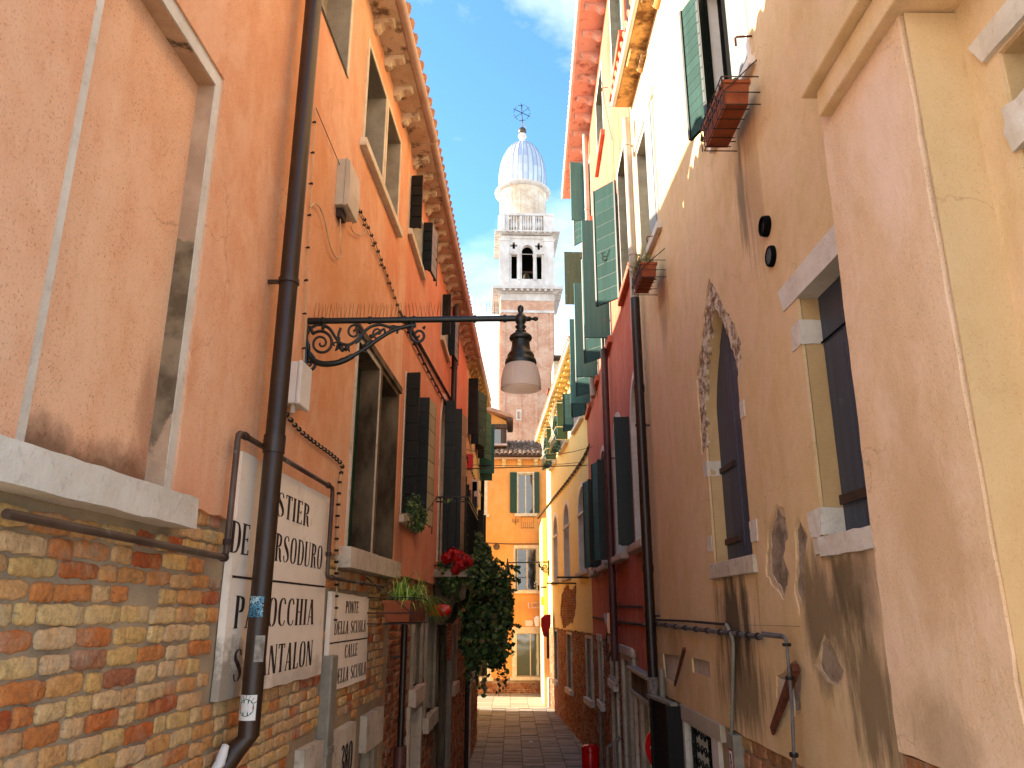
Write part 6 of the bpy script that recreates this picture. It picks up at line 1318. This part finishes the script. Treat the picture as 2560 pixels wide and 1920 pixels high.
# ------------------------------------------------------------------ far orange house across the end of the street
M['pl_far'] = plaster('far orange plaster', (218, 138, 60), (224, 150, 74), (206, 116, 42), (190, 112, 44), [((.6, 31.6, 3.2), (.8, .3, .4), (200, 120, 60), .5, (1, 1, .4)), ((-.6, 31.6, 1.6), (.5, .3, .5), (240, 190, 120), .6, (1, 1, .4))], speckle=.05, streak=.25, bumpd=.002, off=33)
FW = Wall(-6, 31.6, 4, 31.6, True); FW.n = Vector((0, -1, 0))
fx = lambda u, v=1300: FW.S(u, v); fz = lambda v, u=1300: FW.Z(u, v)
H7 = House('far_orange_house', FW, 6, 'orange house closing the end of the street, with white framed windows and a tiled roof')
def fwin(u0, u1, v0, v1, inf, fw=.12, panes=0, ft=None, nm='window', dep=.12, sill=True):
    a0, a1, z1, z0 = fx(u0), fx(u1), fz(v0), fz(v1)
    w = opening(H7, a0, a1, z0, z1, depth=dep, fw=fw, frame='white_frame', reveal='white_frame', infill=inf, ftop=ft, panes=panes, proud=.02, wname=nm)
    if sill: MB().box(FW, a0 - .08, a1 + .08, -.03, .12, z0 - .12, z0 + .003).build('sill', M['white_frame'], w, bevel=.01)
    return w, (a0, a1, z0, z1)
w, (a0, a1, z0, z1) = fwin(1291, 1338, 1180, 1284, 'glass', .06, 2)
shutter(H7, a0 + .02, z0 + .02, z1 - .02, .28, -1, 10, 'sh_dkgreen', plain=True); shutter(H7, a1 - .02, z0 + .02, z1 - .02, .22, 1, 30, 'sh_dkgreen', plain=True)
fwin(1190, 1218, 1182, 1286, 'dark', .12)
w, (a0, a1, z0, z1) = fwin(1284, 1350, 1363, 1476, 'glass', .12, 2); shutter(H7, a0 + .1, z0 + .02, z1 - .15, .2, 1, 88, 'sh_dkgreen', plain=True, dh=-.1)
fwin(1190, 1225, 1362, 1470, 'sh_dkgreen', .14)
w, _ = fwin(1280, 1368, 1572, 1692, 'glass_g', .16, 2, nm='shop_window'); MB().box(FW, _[0] - .04, _[1] + .04, -.02, .06, _[3], _[3] + .06).build('lintel', M['white_frame'], w)
fwin(1150, 1231, 1610, 1694, 'glass', .16, nm='shop_window')
rr = random.Random(71); zb = fz(1697)
H7.facade([(.2, zb)] + rag((.2, zb), (8.3, zb), .14, .05, rr)[1:] + [(8.3, zb), (8.3, fz(1150)), (.2, fz(1150))], M['pl_far'])
H7.holes = []
H7.facade([(.2, -.1), (8.3, -.1), (8.3, zb + .1), (.2, zb + .1)], M['mortar'], -.03, .05, 'mortar_bed')
blk7 = [(fx(1280) - .1, fx(1368) + .1, fz(1706), 3), (fx(1150), fx(1231) + .1, fz(1706), 3)]
brickzone(H7, lambda s, z: 4 < s < 8, 4, 7.9, .02, zb - .0, .25, .075, .014, 120, 'brick_ro', 'brick_r', dface=-.012, seed=72, blocked=blk7, missing=.0, vary=.2)
MB().box(FW, .2, 8.3, -7, -.4, -.1, fz(1150) - .05).build('dark_core', M['dark'], H7.r)
zE = fz(1150)
MB().box(FW, .0, 8.4, -.3, .30, zE, zE + .10).build('eave', M['gutter'], H7.r); MB().tube([FW(0, .36, zE + .12), FW(8.4, .36, zE + .12)], .07, 8).build('gutter', M['timber'], H7.r, smooth=True)
cbm_ = corbelmesh('cfar', .16, .26, .3, 'corbel_y'); R = Matrix((FW.t, FW.n, Vector((0, 0, 1)))).transposed().to_4x4()
for u in (1213, 1260, 1299, 1339): inst('corbel', cbm_, H7.r, Matrix.Translation(FW(fx(u, 1150), 0, zE)) @ R)
rs = .36; run = 4.6
MB().prism(lambda a, d, z: Vector((d, 31.3 + a, z)), [(0, zE + .12), (run, zE + .12 + rs * run), (2 * run, zE + .1), (0, zE + .1)], -6, 2.4).build('roof', M['timber'], H7.r)
def tilemesh(L, r0, r1):
    m = MB(); n = 5; vs = []
    for (y, r) in ((0, r0), (L, r1)):
        for k in range(n + 1): a = pi * k / n; vs.append((r * cos(a), y, r * sin(a) * .85))
    for (y, r) in ((0, r0 - .018), (L, r1 - .018)):
        for k in range(n + 1): a = pi * k / n; vs.append((r * cos(a), y, r * sin(a) * .85))
    q = n + 1; fs = [(k, k + 1, q + k + 1, q + k) for k in range(n)] + [(2 * q + k, 3 * q + k, 3 * q + k + 1, 2 * q + k + 1) for k in range(n)] + [(k, 2 * q + k, 2 * q + k + 1, k + 1) for k in range(n)]
    m.add(vs, fs); me = m.mesh('roof_tile'); me.materials.append(M['terra_tile']); return me
tm = tilemesh(.42, .105, .085); tr = random.Random(5); cnt = 0
for i in range(19):
    x = -1.75 + i * .19
    for j in range(12):
        yy = j * .34
        if x < -.62 and j > 3: continue
        if cnt >= 290: break
        inst('roof_tile', tm, H7.r, Matrix.Translation((x + tr.uniform(-.01, .01), 31.18 + yy * cos(atan(rs)), zE + .13 + yy * sin(atan(rs)) + tr.uniform(0, .012))) @ Matrix.Rotation(atan(rs) - .05, 4, 'X') @ Matrix.Rotation(tr.uniform(-.05, .05), 4, 'Z')); cnt += 1
# roof dormer
dm = thing('roof_dormer', (-.9, 32.6, zE + .5), 'old timber roof dormer with a dark opening and sagging tiled gable on the far roof', 'dormer')
dq = lambda u, v, y=32.4: atY(u, v, y)
MB().prism(lambda a, d, z: Vector((a, 32.4 + d, z)), [(q.x, q.z) for q in (dq(1190, 1115), dq(1266, 1115), dq(1266, 1052), dq(1216, 1028), dq(1190, 1040))], .02, 2.2).build('body', M['pl_far'], dm)
MB().box(ident, dq(1212, 1100).x, dq(1252, 1100).x, 32.36, 32.41, dq(1212, 1111).z, dq(1212, 1074).z).build('opening', M['glass'], dm)
MB().box(ident, dq(1252, 1100).x, dq(1266, 1100).x, 32.3, 32.5, dq(1212, 1112).z, dq(1212, 1066).z).build('post', M['timber'], dm, bevel=.01)
MB().box(ident, dq(1190, 1100).x, dq(1268, 1100).x, 32.25, 32.45, dq(1212, 1072).z, dq(1212, 1062).z).build('lintel_beam', M['timber'], dm, bevel=.01)
MB().box(ident, dq(1190, 1100).x, dq(1268, 1100).x, 32.2, 32.45, dq(1212, 1116).z, dq(1212, 1111).z).build('ledge', M['gutter'], dm)
MB().prism(lambda a, d, z: Vector((a, 31.9 + d, z)), [(q.x, q.z) for q in (dq(1180, 1026), dq(1215, 1020), dq(1283, 1044), dq(1283, 1052), dq(1215, 1030), dq(1180, 1036))], 0, 2.7).build('gable_roof', M['tile_edge'], dm)
for k in range(7): MB().box(ident, dq(1268, 1100).x + .0, dq(1280, 1100).x, 31.95 + k * .36, 32.03 + k * .36, dq(1275, 1058).z, dq(1275, 1050).z).build('rafter', M['timber'], dm)
# things on the far facade
t = thing('iron_balconette', FW(fx(1318), .1, fz(1322)), 'small empty wire flower rack under the green shuttered far window', 'rack'); m = MB()
a0, a1, z0, z1 = fx(1303), fx(1334), fz(1321), fz(1293)
for z_ in (z0, z1): m.tube([FW(a0, .03, z_), FW(a0, .2, z_), FW(a1, .2, z_), FW(a1, .03, z_)], .012, 5)
for k in range(7): s_ = a0 + (a1 - a0) * k / 6; m.tube([FW(s_, .2, z0), FW(s_, .2, z0 + .24)], .008, 4)
for s_ in (a0, a1): m.tube([FW(s_, .2, z0), FW(s_, .2, z1)], .010, 4)
m.build('wire_rack', M['rust'], t)
t = thing('wall_bracket', FW(fx(1289), .1, fz(1310)), 'little forked iron bracket beside the wire flower rack', 'bracket'); m = MB()
s_ = fx(1289); m.tube([FW(s_, .05, fz(1313)), FW(s_, .05, fz(1295))], .012, 5)
for d in (-.13, -.07, .07, .13): m.tube([FW(s_, .06, fz(1306)), FW(s_ + d, .06, fz(1305)), FW(s_ + d, .06, fz(1298))], .009, 4)
m.build('prongs', M['rust'], t)
MB().lathe(FW(fx(1242), 0, fz(1367)), [(.13, -.02), (.13, .03), (.1, .035), (0, .03)], 20, (FW.t, Vector((0, 0, 1)), FW.n)).build('round_vent', M['reveal_dark'], label='round brown vent disc on the far orange wall', cat='vent')
MB().tube([FW(fx(1205), .04, fz(1357)), FW(fx(1270), .04, fz(1360)), FW(fx(1352), .04, fz(1360))], .016, 5).build('cable', M['cable_dark'], label='cable running level across the far orange facade', cat='cable', smooth=True)
A_, B_ = FW(fx(1284), .06, fz(1523)), FW(fx(1252), .06, fz(1572)); dr = (B_ - A_).normalized(); sd3 = dr.cross(FW.n).normalized() * .05
MB().add([A_ + sd3, A_ - sd3, B_ - sd3, B_ + sd3] + [p + FW.n * .06 for p in (A_ + sd3, A_ - sd3, B_ - sd3, B_ + sd3)], [(0, 1, 2, 3), (4, 5, 6, 7), (0, 1, 5, 4), (1, 2, 6, 5), (2, 3, 7, 6), (3, 0, 4, 7)]).build('tie_bar', M['rust'], label='rusty tie bar slanting across the far orange facade above the shop window', cat='iron bar')
t = thing('wall_graffiti', FW(fx(1335), .01, fz(1518)), 'small white outlined graffiti tag on the far orange wall', 'graffiti')
lettering(FW, 'VARZA', fx(1320) - .03, fx(1352) + .03, fz(1519) - .03, fz(1508) + .03, fz(1518) - .03, fz(1507) + .03, .002, 'white_paint', t, 'outline')
lettering(FW, 'VARZA', fx(1320), fx(1352), fz(1518), fz(1509), fz(1517), fz(1508), .005, 'brick_ro', t, 'letters')
MB().box(FW, fx(1312), fx(1330), 0, .02, fz(1565), fz(1551)).build('plaque', M['stone_white'], label='small white stone plaque above the far shop window', cat='plaque')
t = thing('wall_lantern', FW(fx(1340), .2, fz(1562)), 'small white and pink lantern beside the plaque on the far wall', 'lantern')
c = FW(fx(1341), .25, fz(1566)); MB().lathe(c, [(.0, 0), (.09, .02), (.13, .26), (.15, .28), (.06, .38), (0, .4)], 6).build('lantern_body', M['white_paint'], t); MB().box(ident, c.x + .06, c.x + .26, c.y - .02, c.y + .02, c.z + .1, c.z + .45).build('pink_plate', simple('pink plate', (226, 150, 170), (214, 140, 160)), t)
# small flower pot on the first floor sill
t = thing('flower_pot', FW(fx(1347), .12, fz(1478)), 'potted white flowers on the far first floor window sill', 'flower pot')
MB().lathe(FW(fx(1350), .15, fz(1477)), [(.1, 0), (.14, .2), (.12, .2), (0, .18)], 12).build('pot', M['soil'], t); vr = random.Random(3)
leafcloud([FW(fx(1348) + vr.uniform(-.22, .2), .15 + vr.uniform(-.1, .1), fz(1474) + .15 + vr.uniform(-.1, .2)) for k in range(60)], .07, vr, 'o').build('flowers', M['white_paint'], t, kind='stuff')

# ------------------------------------------------------------------ bell tower
TY = 80.0; TC = 1315
tz = lambda v, y=TY: atY(TC, v, y).z; tx = lambda u, v=900, y=TY: atY(u, v, y).x
TW = thing('bell_tower', (tx(1317), TY, 0), 'tall brick bell tower with white stone belfry, balustrade and ribbed lead dome', 'bell tower')
cx = tx(1317); hw = (tx(1385) - tx(1249)) / 2; cy = TY + hw; TA = radians(2.2)
def TF(a, d, z): return Vector((cx + a * cos(TA) + d * sin(TA), cy - d * cos(TA) + a * sin(TA), z))     # d towards the viewer, from the centre
z1_, z2_ = tz(745), tz(714)
MB().box(TF, -hw, hw, -hw, hw, 0, z1_ + .2).build('shaft', M['tower_brick'], TW)
for k in range(4):
    for sgn_ in (1,):
        a = -hw + .35 + k * (2 * hw - .7) / 3; MB().box(TF, a - .16, a + .16, hw, hw + .10, 0, z1_ - 1.8).build('pilaster_strip', M['tower_brick'], TW)
        MB().box(TF, -hw - .1, -hw, a - .16, a + .16, 0, z1_ - 1.8).build('pilaster_strip', M['tower_brick'], TW)
MB().box(TF, -hw - .02, hw + .02, -hw, hw + .105, z1_ - 1.8, z1_ - 1.5).build('string_course', M['tower_white'], TW)
w = MB().prism(TF, rect(tx(1288, 1070) - cx, tx(1301, 1070) - cx, tz(1052) - .0, tz(1025)), hw + .0, hw + .18, True, [rect(tx(1290.5, 1070) - cx, tx(1298.5, 1070) - cx, tz(1050) + .05, tz(1030))]).build('slit_window', M['stone_white'], TW)
MB().box(TF, tx(1290, 1070) - cx, tx(1299, 1070) - cx, hw, hw + .02, tz(1050), tz(1029)).build('pane', M['glass'], w)
def cornice(za, zb, ov, dent=True, name='cornice'):
    c = MB(); h = zb - za
    for (k0, k1, o) in ((0, .25, .35), (.25, .45, .55), (.45, 1.0, 1.0)): c.box(TF, -hw - ov * o, hw + ov * o, -hw - ov * o, hw + ov * o, za + h * k0 + .001, za + h * k1)
    o = c.build(name, M['tower_white'], TW)
    if dent:
        n = 9; m = MB()
        for k in range(n):
            a = -hw + 2 * hw * (k + .5) / n
            for (x0, x1, y0, y1) in ((a - .14, a + .14, hw + .05, hw + ov * .9), (-hw - ov * .9, -hw - .05, a - .14, a + .14), (hw + .05, hw + ov * .9, a - .14, a + .14)): m.box(TF, x0, x1, y0, y1, za + h * .12, za + h * .445)
        m.build('modillion_row', M['tower_white'], TW, kind='stuff')
    return o
zA, zB = tz(735), tz(714, TY - .9)
cornice(zA, zB, .95)
MB().box(TF, -hw - .06, hw + .06, -hw - .06, hw + .06, tz(752), zA).build('frieze', M['tower_white'], TW)
# belfry
zb0, zb1 = zB, tz(590); bw = hw * .985
fr = TF
class TWall: pass
BW = lambda a, d, z: TF(a, bw + d, z)
c0 = (tx(1316.5, 640) - cx); aw_ = tx(1331, 640) - tx(1302, 640); 
arch_ = archpoly(c0 - aw_ / 2, c0 + aw_ / 2, tz(697), tz(628), 'round', 8, tz(613)); lft = rect(tx(1276, 660) - cx, tx(1290, 660) - cx, tz(697), tz(637)); rgt = rect(tx(1338, 660) - cx, tx(1352, 660) - cx, tz(697), tz(637))
def quat(u, v): 
    x, z, s_ = tx(u, v) - cx, tz(v), .14; return [(x - s_ * 3, z - s_), (x - s_, z - s_), (x - s_, z - s_ * 3), (x + s_, z - s_ * 3), (x + s_, z - s_), (x + s_ * 3, z - s_), (x + s_ * 3, z + s_), (x + s_, z + s_), (x + s_, z + s_ * 3), (x - s_, z + s_ * 3), (x - s_, z + s_), (x - s_ * 3, z + s_)]
MB().prism(BW, rect(-bw, bw, zb0, zb1), -.5, 0, True, [arch_, lft, rgt, quat(1282, 614), quat(1344.5, 615)]).build('belfry_front', M['tower_white'], TW)
for sg_ in (-1, 1):
    SW = (lambda sg_: lambda a, d, z: TF(sg_ * (bw + d), a, z))(sg_)
    MB().prism(SW, rect(-bw, bw - .51, zb0, zb1), -.5, 0, True, [arch_, [(a, z) for a, z in lft], [(a, z) for a, z in rgt]]).build('belfry_side', M['tower_white'], TW)
MB().box(TF, -bw + .51, bw - .51, -bw, -bw + .4, zb0, zb1).build('belfry_back', M['dark'], TW)
MB().box(TF, -bw + .5, bw - .5, -bw + .4, bw - .5, zb1 - .3, zb1 - .02).build('belfry_ceiling', M['dark'], TW)
for (u0, u1) in ((1246, 1271), (1358, 1383)):
    MB().box(BW, tx(u0, 650) - cx, tx(u1, 650) - cx, 0, .14, zb0 + .3, zb1 - .4).build('pilaster', M['tower_white'], TW); MB().box(BW, tx(u0, 650) - cx - .08, tx(u1, 650) - cx + .08, .0, .22, zb1 - .7, zb1 - .35).build('capital', M['tower_white'], TW)
ring = archpoly(c0 - aw_ / 2 - .35, c0 + aw_ / 2 + .35, tz(636), tz(628), 'round', 8, tz(605)); MB().prism(BW, ring, .0, .12, True, [archpoly(c0 - aw_ / 2, c0 + aw_ / 2, tz(635.5), tz(628), 'round', 8, tz(613))]).build('arch_moulding', M['tower_white'], TW)
for (u0, u1) in ((1272, 1300), (1333, 1358)): MB().box(BW, tx(u0, 640) - cx, tx(u1, 640) - cx, .0, .15, tz(636), tz(630)).build('impost', M['tower_white'], TW)
for u in (1295, 1335): MB().lathe(BW(tx(u, 660) - cx, -.1, 0), [(.26, tz(700)), (.22, tz(697)), (.2, tz(643)), (.28, tz(638)), (.28, tz(636))], 12).build('column', M['tower_white'], TW, smooth=50)
zf_ = tz(690); MB().lathe(TF(c0, 0, 0), [(.0, tz(655)), (.25, tz(657)), (.35, tz(664)), (.45, tz(674)), (.7, tz(682)), (.66, tz(684)), (0, tz(680))], 18).build('bell', M['bronze'], TW, smooth=60)
MB().box(TF, c0 - .9, c0 + .9, -.08, .08, tz(655), tz(651)).build('bell_yoke', M['timber'], TW)
MB().box(TF, -bw - .04, bw + .04, bw, bw + .1, zb1 - .35, zb1 - .001).build('frieze', M['tower_white'], TW)
zC, zD = tz(588), tz(576, TY - .7)
cornice(zC, zD, .75)
# balustrade
zE0, zE1 = zD, tz(540)
bo = hw + .1
for (u0, u1) in ((1243, 1271), (1296, 1303), (1328, 1336), (1356, 1383)):
    a0, a1 = tx(u0, 550) - cx, tx(u1, 550) - cx
    MB().box(TF, a0, a1, bo - .5, bo, zE0 + .3, zE1).build('pedestal', M['tower_white'], TW, bevel=.02)
    MB().box(TF, -bo, -bo + .5, -a1 - .02, -a0 - .02, zE0 + .3, zE1 - .01).build('pedestal', M['tower_white'], TW, bevel=.02)
m = MB(); m.box(TF, -bo - .05, bo + .05, bo - .55, bo + .05, zE1, zE1 + .28); m.box(TF, -bo - .05, -bo + .5, -bo, bo - .56, zE1, zE1 + .28); m.box(TF, bo - .5, bo + .05, -bo, bo - .56, zE1, zE1 + .28); m.build('handrail', M['tower_white'], TW)
m = MB(); m.box(TF, -bo - .03, bo + .03, bo - .55, bo + .03, zE0 + .002, zE0 + .3); m.box(TF, -bo - .03, -bo + .5, -bo, bo - .56, zE0 + .002, zE0 + .3); m.box(TF, bo - .5, bo + .03, -bo, bo - .56, zE0 + .002, zE0 + .3); m.build('plinth', M['tower_white'], TW)
bal = MB(); H_ = zE1 - zE0 - .3; bal.lathe((0, 0, 0), [(.13, 0), (.13, .08 * H_), (.07, .14 * H_), (.17, .38 * H_), (.13, .55 * H_), (.07, .78 * H_), (.1, .88 * H_), (.13, 1 * H_)], 8)
bme = bal.mesh('baluster'); bme.materials.append(M['tower_white'])
for u in (1275.5, 1282, 1289, 1306.5, 1312, 1318, 1324.5, 1339, 1345, 1351): inst('baluster', bme, TW, Matrix.Translation(TF(tx(u, 550) - cx, bo - .25, zE0 + .3)))
for a in [-2.3 + k * .42 for k in range(12)]:
    if all(abs(a - q) > .3 for q in (-1.0, 1.0)): inst('baluster', bme, TW, Matrix.Translation(TF(-bo + .25, a, zE0 + .3))); inst('baluster', bme, TW, Matrix.Translation(TF(bo - .25, a, zE0 + .3)))
# drum and dome
dc = TF((tx(1307.5, 480) - cx), 0, 0); dc.z = 0; yk = dc.y; zc_ = lambda v: atY(1307, v, yk).z; Rd = (atY(1365, 500, yk).x - atY(1250, 500, yk).x) / 2
zr = zc_(486); MB().lathe(dc, [(Rd, zE0), (Rd, zr - .5), (Rd * 1.03, zr - .4), (Rd * 1.03, zr - .25)], 48).build('drum', M['drum_brick'], TW, smooth=40)
for k in range(10):
    a = radians(-150 + k * 12 * 1.0 + 6) if False else radians(-90 + (k - 4.5) * 36); 
    m = MB(); 
    for b in (-11, 11): aa = a + radians(b); p = dc + Vector((cos(aa) * (Rd + .02), sin(aa) * (Rd + .02), 0)); m.tube([p + Vector((0, 0, zE0 + .5)), p + Vector((0, 0, zr - 1.0))], .035, 4)
    m.build('panel_moulding', M['tower_white'], TW)
MB().lathe(dc, [(Rd * 1.0, zr - .32), (Rd * 1.10, zr - .22), (Rd * 1.2, zr - .05), (Rd * 1.21, zr + .1), (Rd * 1.16, zr + .2), (Rd * 1.0, zr + .28)], 56).build('drum_cornice', M['tower_white'], TW, smooth=50)
zt_d = zc_(357); zb_d = zr + .28; Hd = zt_d - zb_d; Ro = Rd * 1.0
prof = [(Ro * 1.0, 0), (Ro * 1.03, .16), (Ro * 1.025, .32), (Ro * .97, .5), (Ro * .86, .66), (Ro * .68, .81), (Ro * .45, .92), (Ro * .22, .985)]
NG = 28
for k in range(NG):
    a0, a1 = 2 * pi * k / NG + .01, 2 * pi * (k + 1) / NG - .01
    vis = sin((a0 + a1) / 2) < .35
    if not vis: continue
    for j in range(len(prof) - 1):
        (r0, h0), (r1, h1) = prof[j], prof[j + 1]; am = (a0 + a1) / 2
        vs = [dc + Vector((r * cos(a) * f_, r * sin(a) * f_, zb_d + Hd * h)) for (r, h) in ((r0, h0), (r1, h1)) for a, f_ in ((a0, 1), (am, 1.004), (a1, 1))]
        MB().add(vs, [(0, 1, 4, 3), (1, 2, 5, 4)]).build('lead_panel', M['lead'], TW)
MB().lathe(dc, [(r * .985, zb_d + Hd * h) for r, h in prof] + [(.0, zb_d + Hd)], 40).build('dome_core', M['lead_rib'], TW, smooth='all')
for k in range(NG):
    a = 2 * pi * k / NG; MB().tube([dc + Vector((r * 1.005 * cos(a), r * 1.005 * sin(a), zb_d + Hd * h)) for r, h in prof], .055, 5).build('dome_rib', M['lead_rib'], TW, smooth='all')
kz = lambda v: zc_(v)
MB().lathe(dc, [(Ro * .26, zb_d + Hd * .97), (.34, kz(356)), (.30, kz(349)), (.36, kz(345)), (.52, kz(343)), (.52, kz(340)), (.4, kz(338)), (.42, kz(336)), (0, kz(335.5))], 20).build('lantern_neck', M['tower_white'], TW, smooth=50)
MB().lathe(dc, [(0, kz(338)), (.3, kz(337)), (.47, kz(333)), (.5, kz(329)), (.45, kz(324)), (.25, kz(320)), (0, kz(319))], 24).build('ball', M['bronze'], TW, smooth='all')
# star cross
sc_ = thing('finial_cross', dc + Vector((0, 0, kz(319))), 'thin iron star shaped cross with little trefoils on top of the dome', 'cross')
Q = lambda u, v: atY(u, v, yk); m = MB(); cu, cv = 1304.5, 282; ra = 21; rot = radians(25)
m.tube([Q(1305, 320), Q(1304.5, 262)], .05, 5)
for k in range(3):
    a = rot + k * pi / 3; du, dv = ra * cos(a), ra * sin(a); m.tube([Q(cu - du, cv - dv), Q(cu + du, cv + dv)], .05 if k == 0 else .035, 5)
    for sg_ in (-1, 1):
        eu, ev = cu + sg_ * du * .9, cv + sg_ * dv * .9; nu, nv = -sin(a) * 6, cos(a) * 6; m.tube([Q(eu - nu, ev - nv), Q(eu + nu, ev + nv)], .035, 4)
        for t_ in ((sg_ * du * 1.08, sg_ * dv * 1.08), (sg_ * du * .9 + nu * 1.2, sg_ * dv * .9 + nv * 1.2), (sg_ * du * .9 - nu * 1.2, sg_ * dv * .9 - nv * 1.2)):
            c = Q(cu + t_[0], cv + t_[1]); m.lathe(c, [(0, -.06), (.07, 0), (0, .06)], 6)
m.build('star', M['iron'], sc_)
MB().prism(lambda a, d, z: Vector((a, yk + d, z)), [(q.x, q.z) for q in (Q(1305, 306), Q(1310, 308), Q(1315, 316), Q(1317, 324), Q(1311, 316), Q(1306, 309))], -.03, .03).build('pennant', M['lead_rib'], sc_)
# roofs between the tower and the yellow house
t = thing('church_roof', (atY(1400, 900, 70).x, 70, 0), 'pinkish wall and dark eave of a large roof right of the tower', 'building')
MB().box(ident, atY(1384, 900, 70).x, atY(1500, 900, 70).x, 70, 74, 0, atY(1400, 902, 70).z).build('wall', M['drum_brick'], t)
MB().box(ident, atY(1383, 900, 70).x, atY(1500, 900, 70).x, 69, 75, atY(1400, 902, 70).z, atY(1400, 896, 70).z).build('roof', M['timber'], t)
t = thing('chimney', (atY(1380, 990, 40).x, 40, 8), 'small terracotta topped chimney peeking over the yellow cornice', 'chimney')
MB().box(ident, atY(1373, 990, 40).x, atY(1392, 990, 40).x, 40, 40.7, 6, atY(1380, 978, 40).z).build('stack', M['pl_far'], t); MB().box(ident, atY(1369, 990, 40).x, atY(1395, 990, 40).x, 39.9, 40.8, atY(1380, 978, 40).z, atY(1380, 972, 40).z).build('cap', M['terracotta'], t)

lq = atY(1328, 1855, 20.2); lq.z = .004
MB().add([lq + Vector(v) for v in ((-.06, -.03, 0), (.05, -.04, .01), (.07, .03, 0), (-.03, .05, .02), (0, 0, .035))], [(0, 1, 4), (1, 2, 4), (2, 3, 4), (3, 0, 4), (0, 1, 2, 3)]).build('paper_scrap', M['white_paint'], label='crumpled white paper scrap lying on the paving', cat='litter')
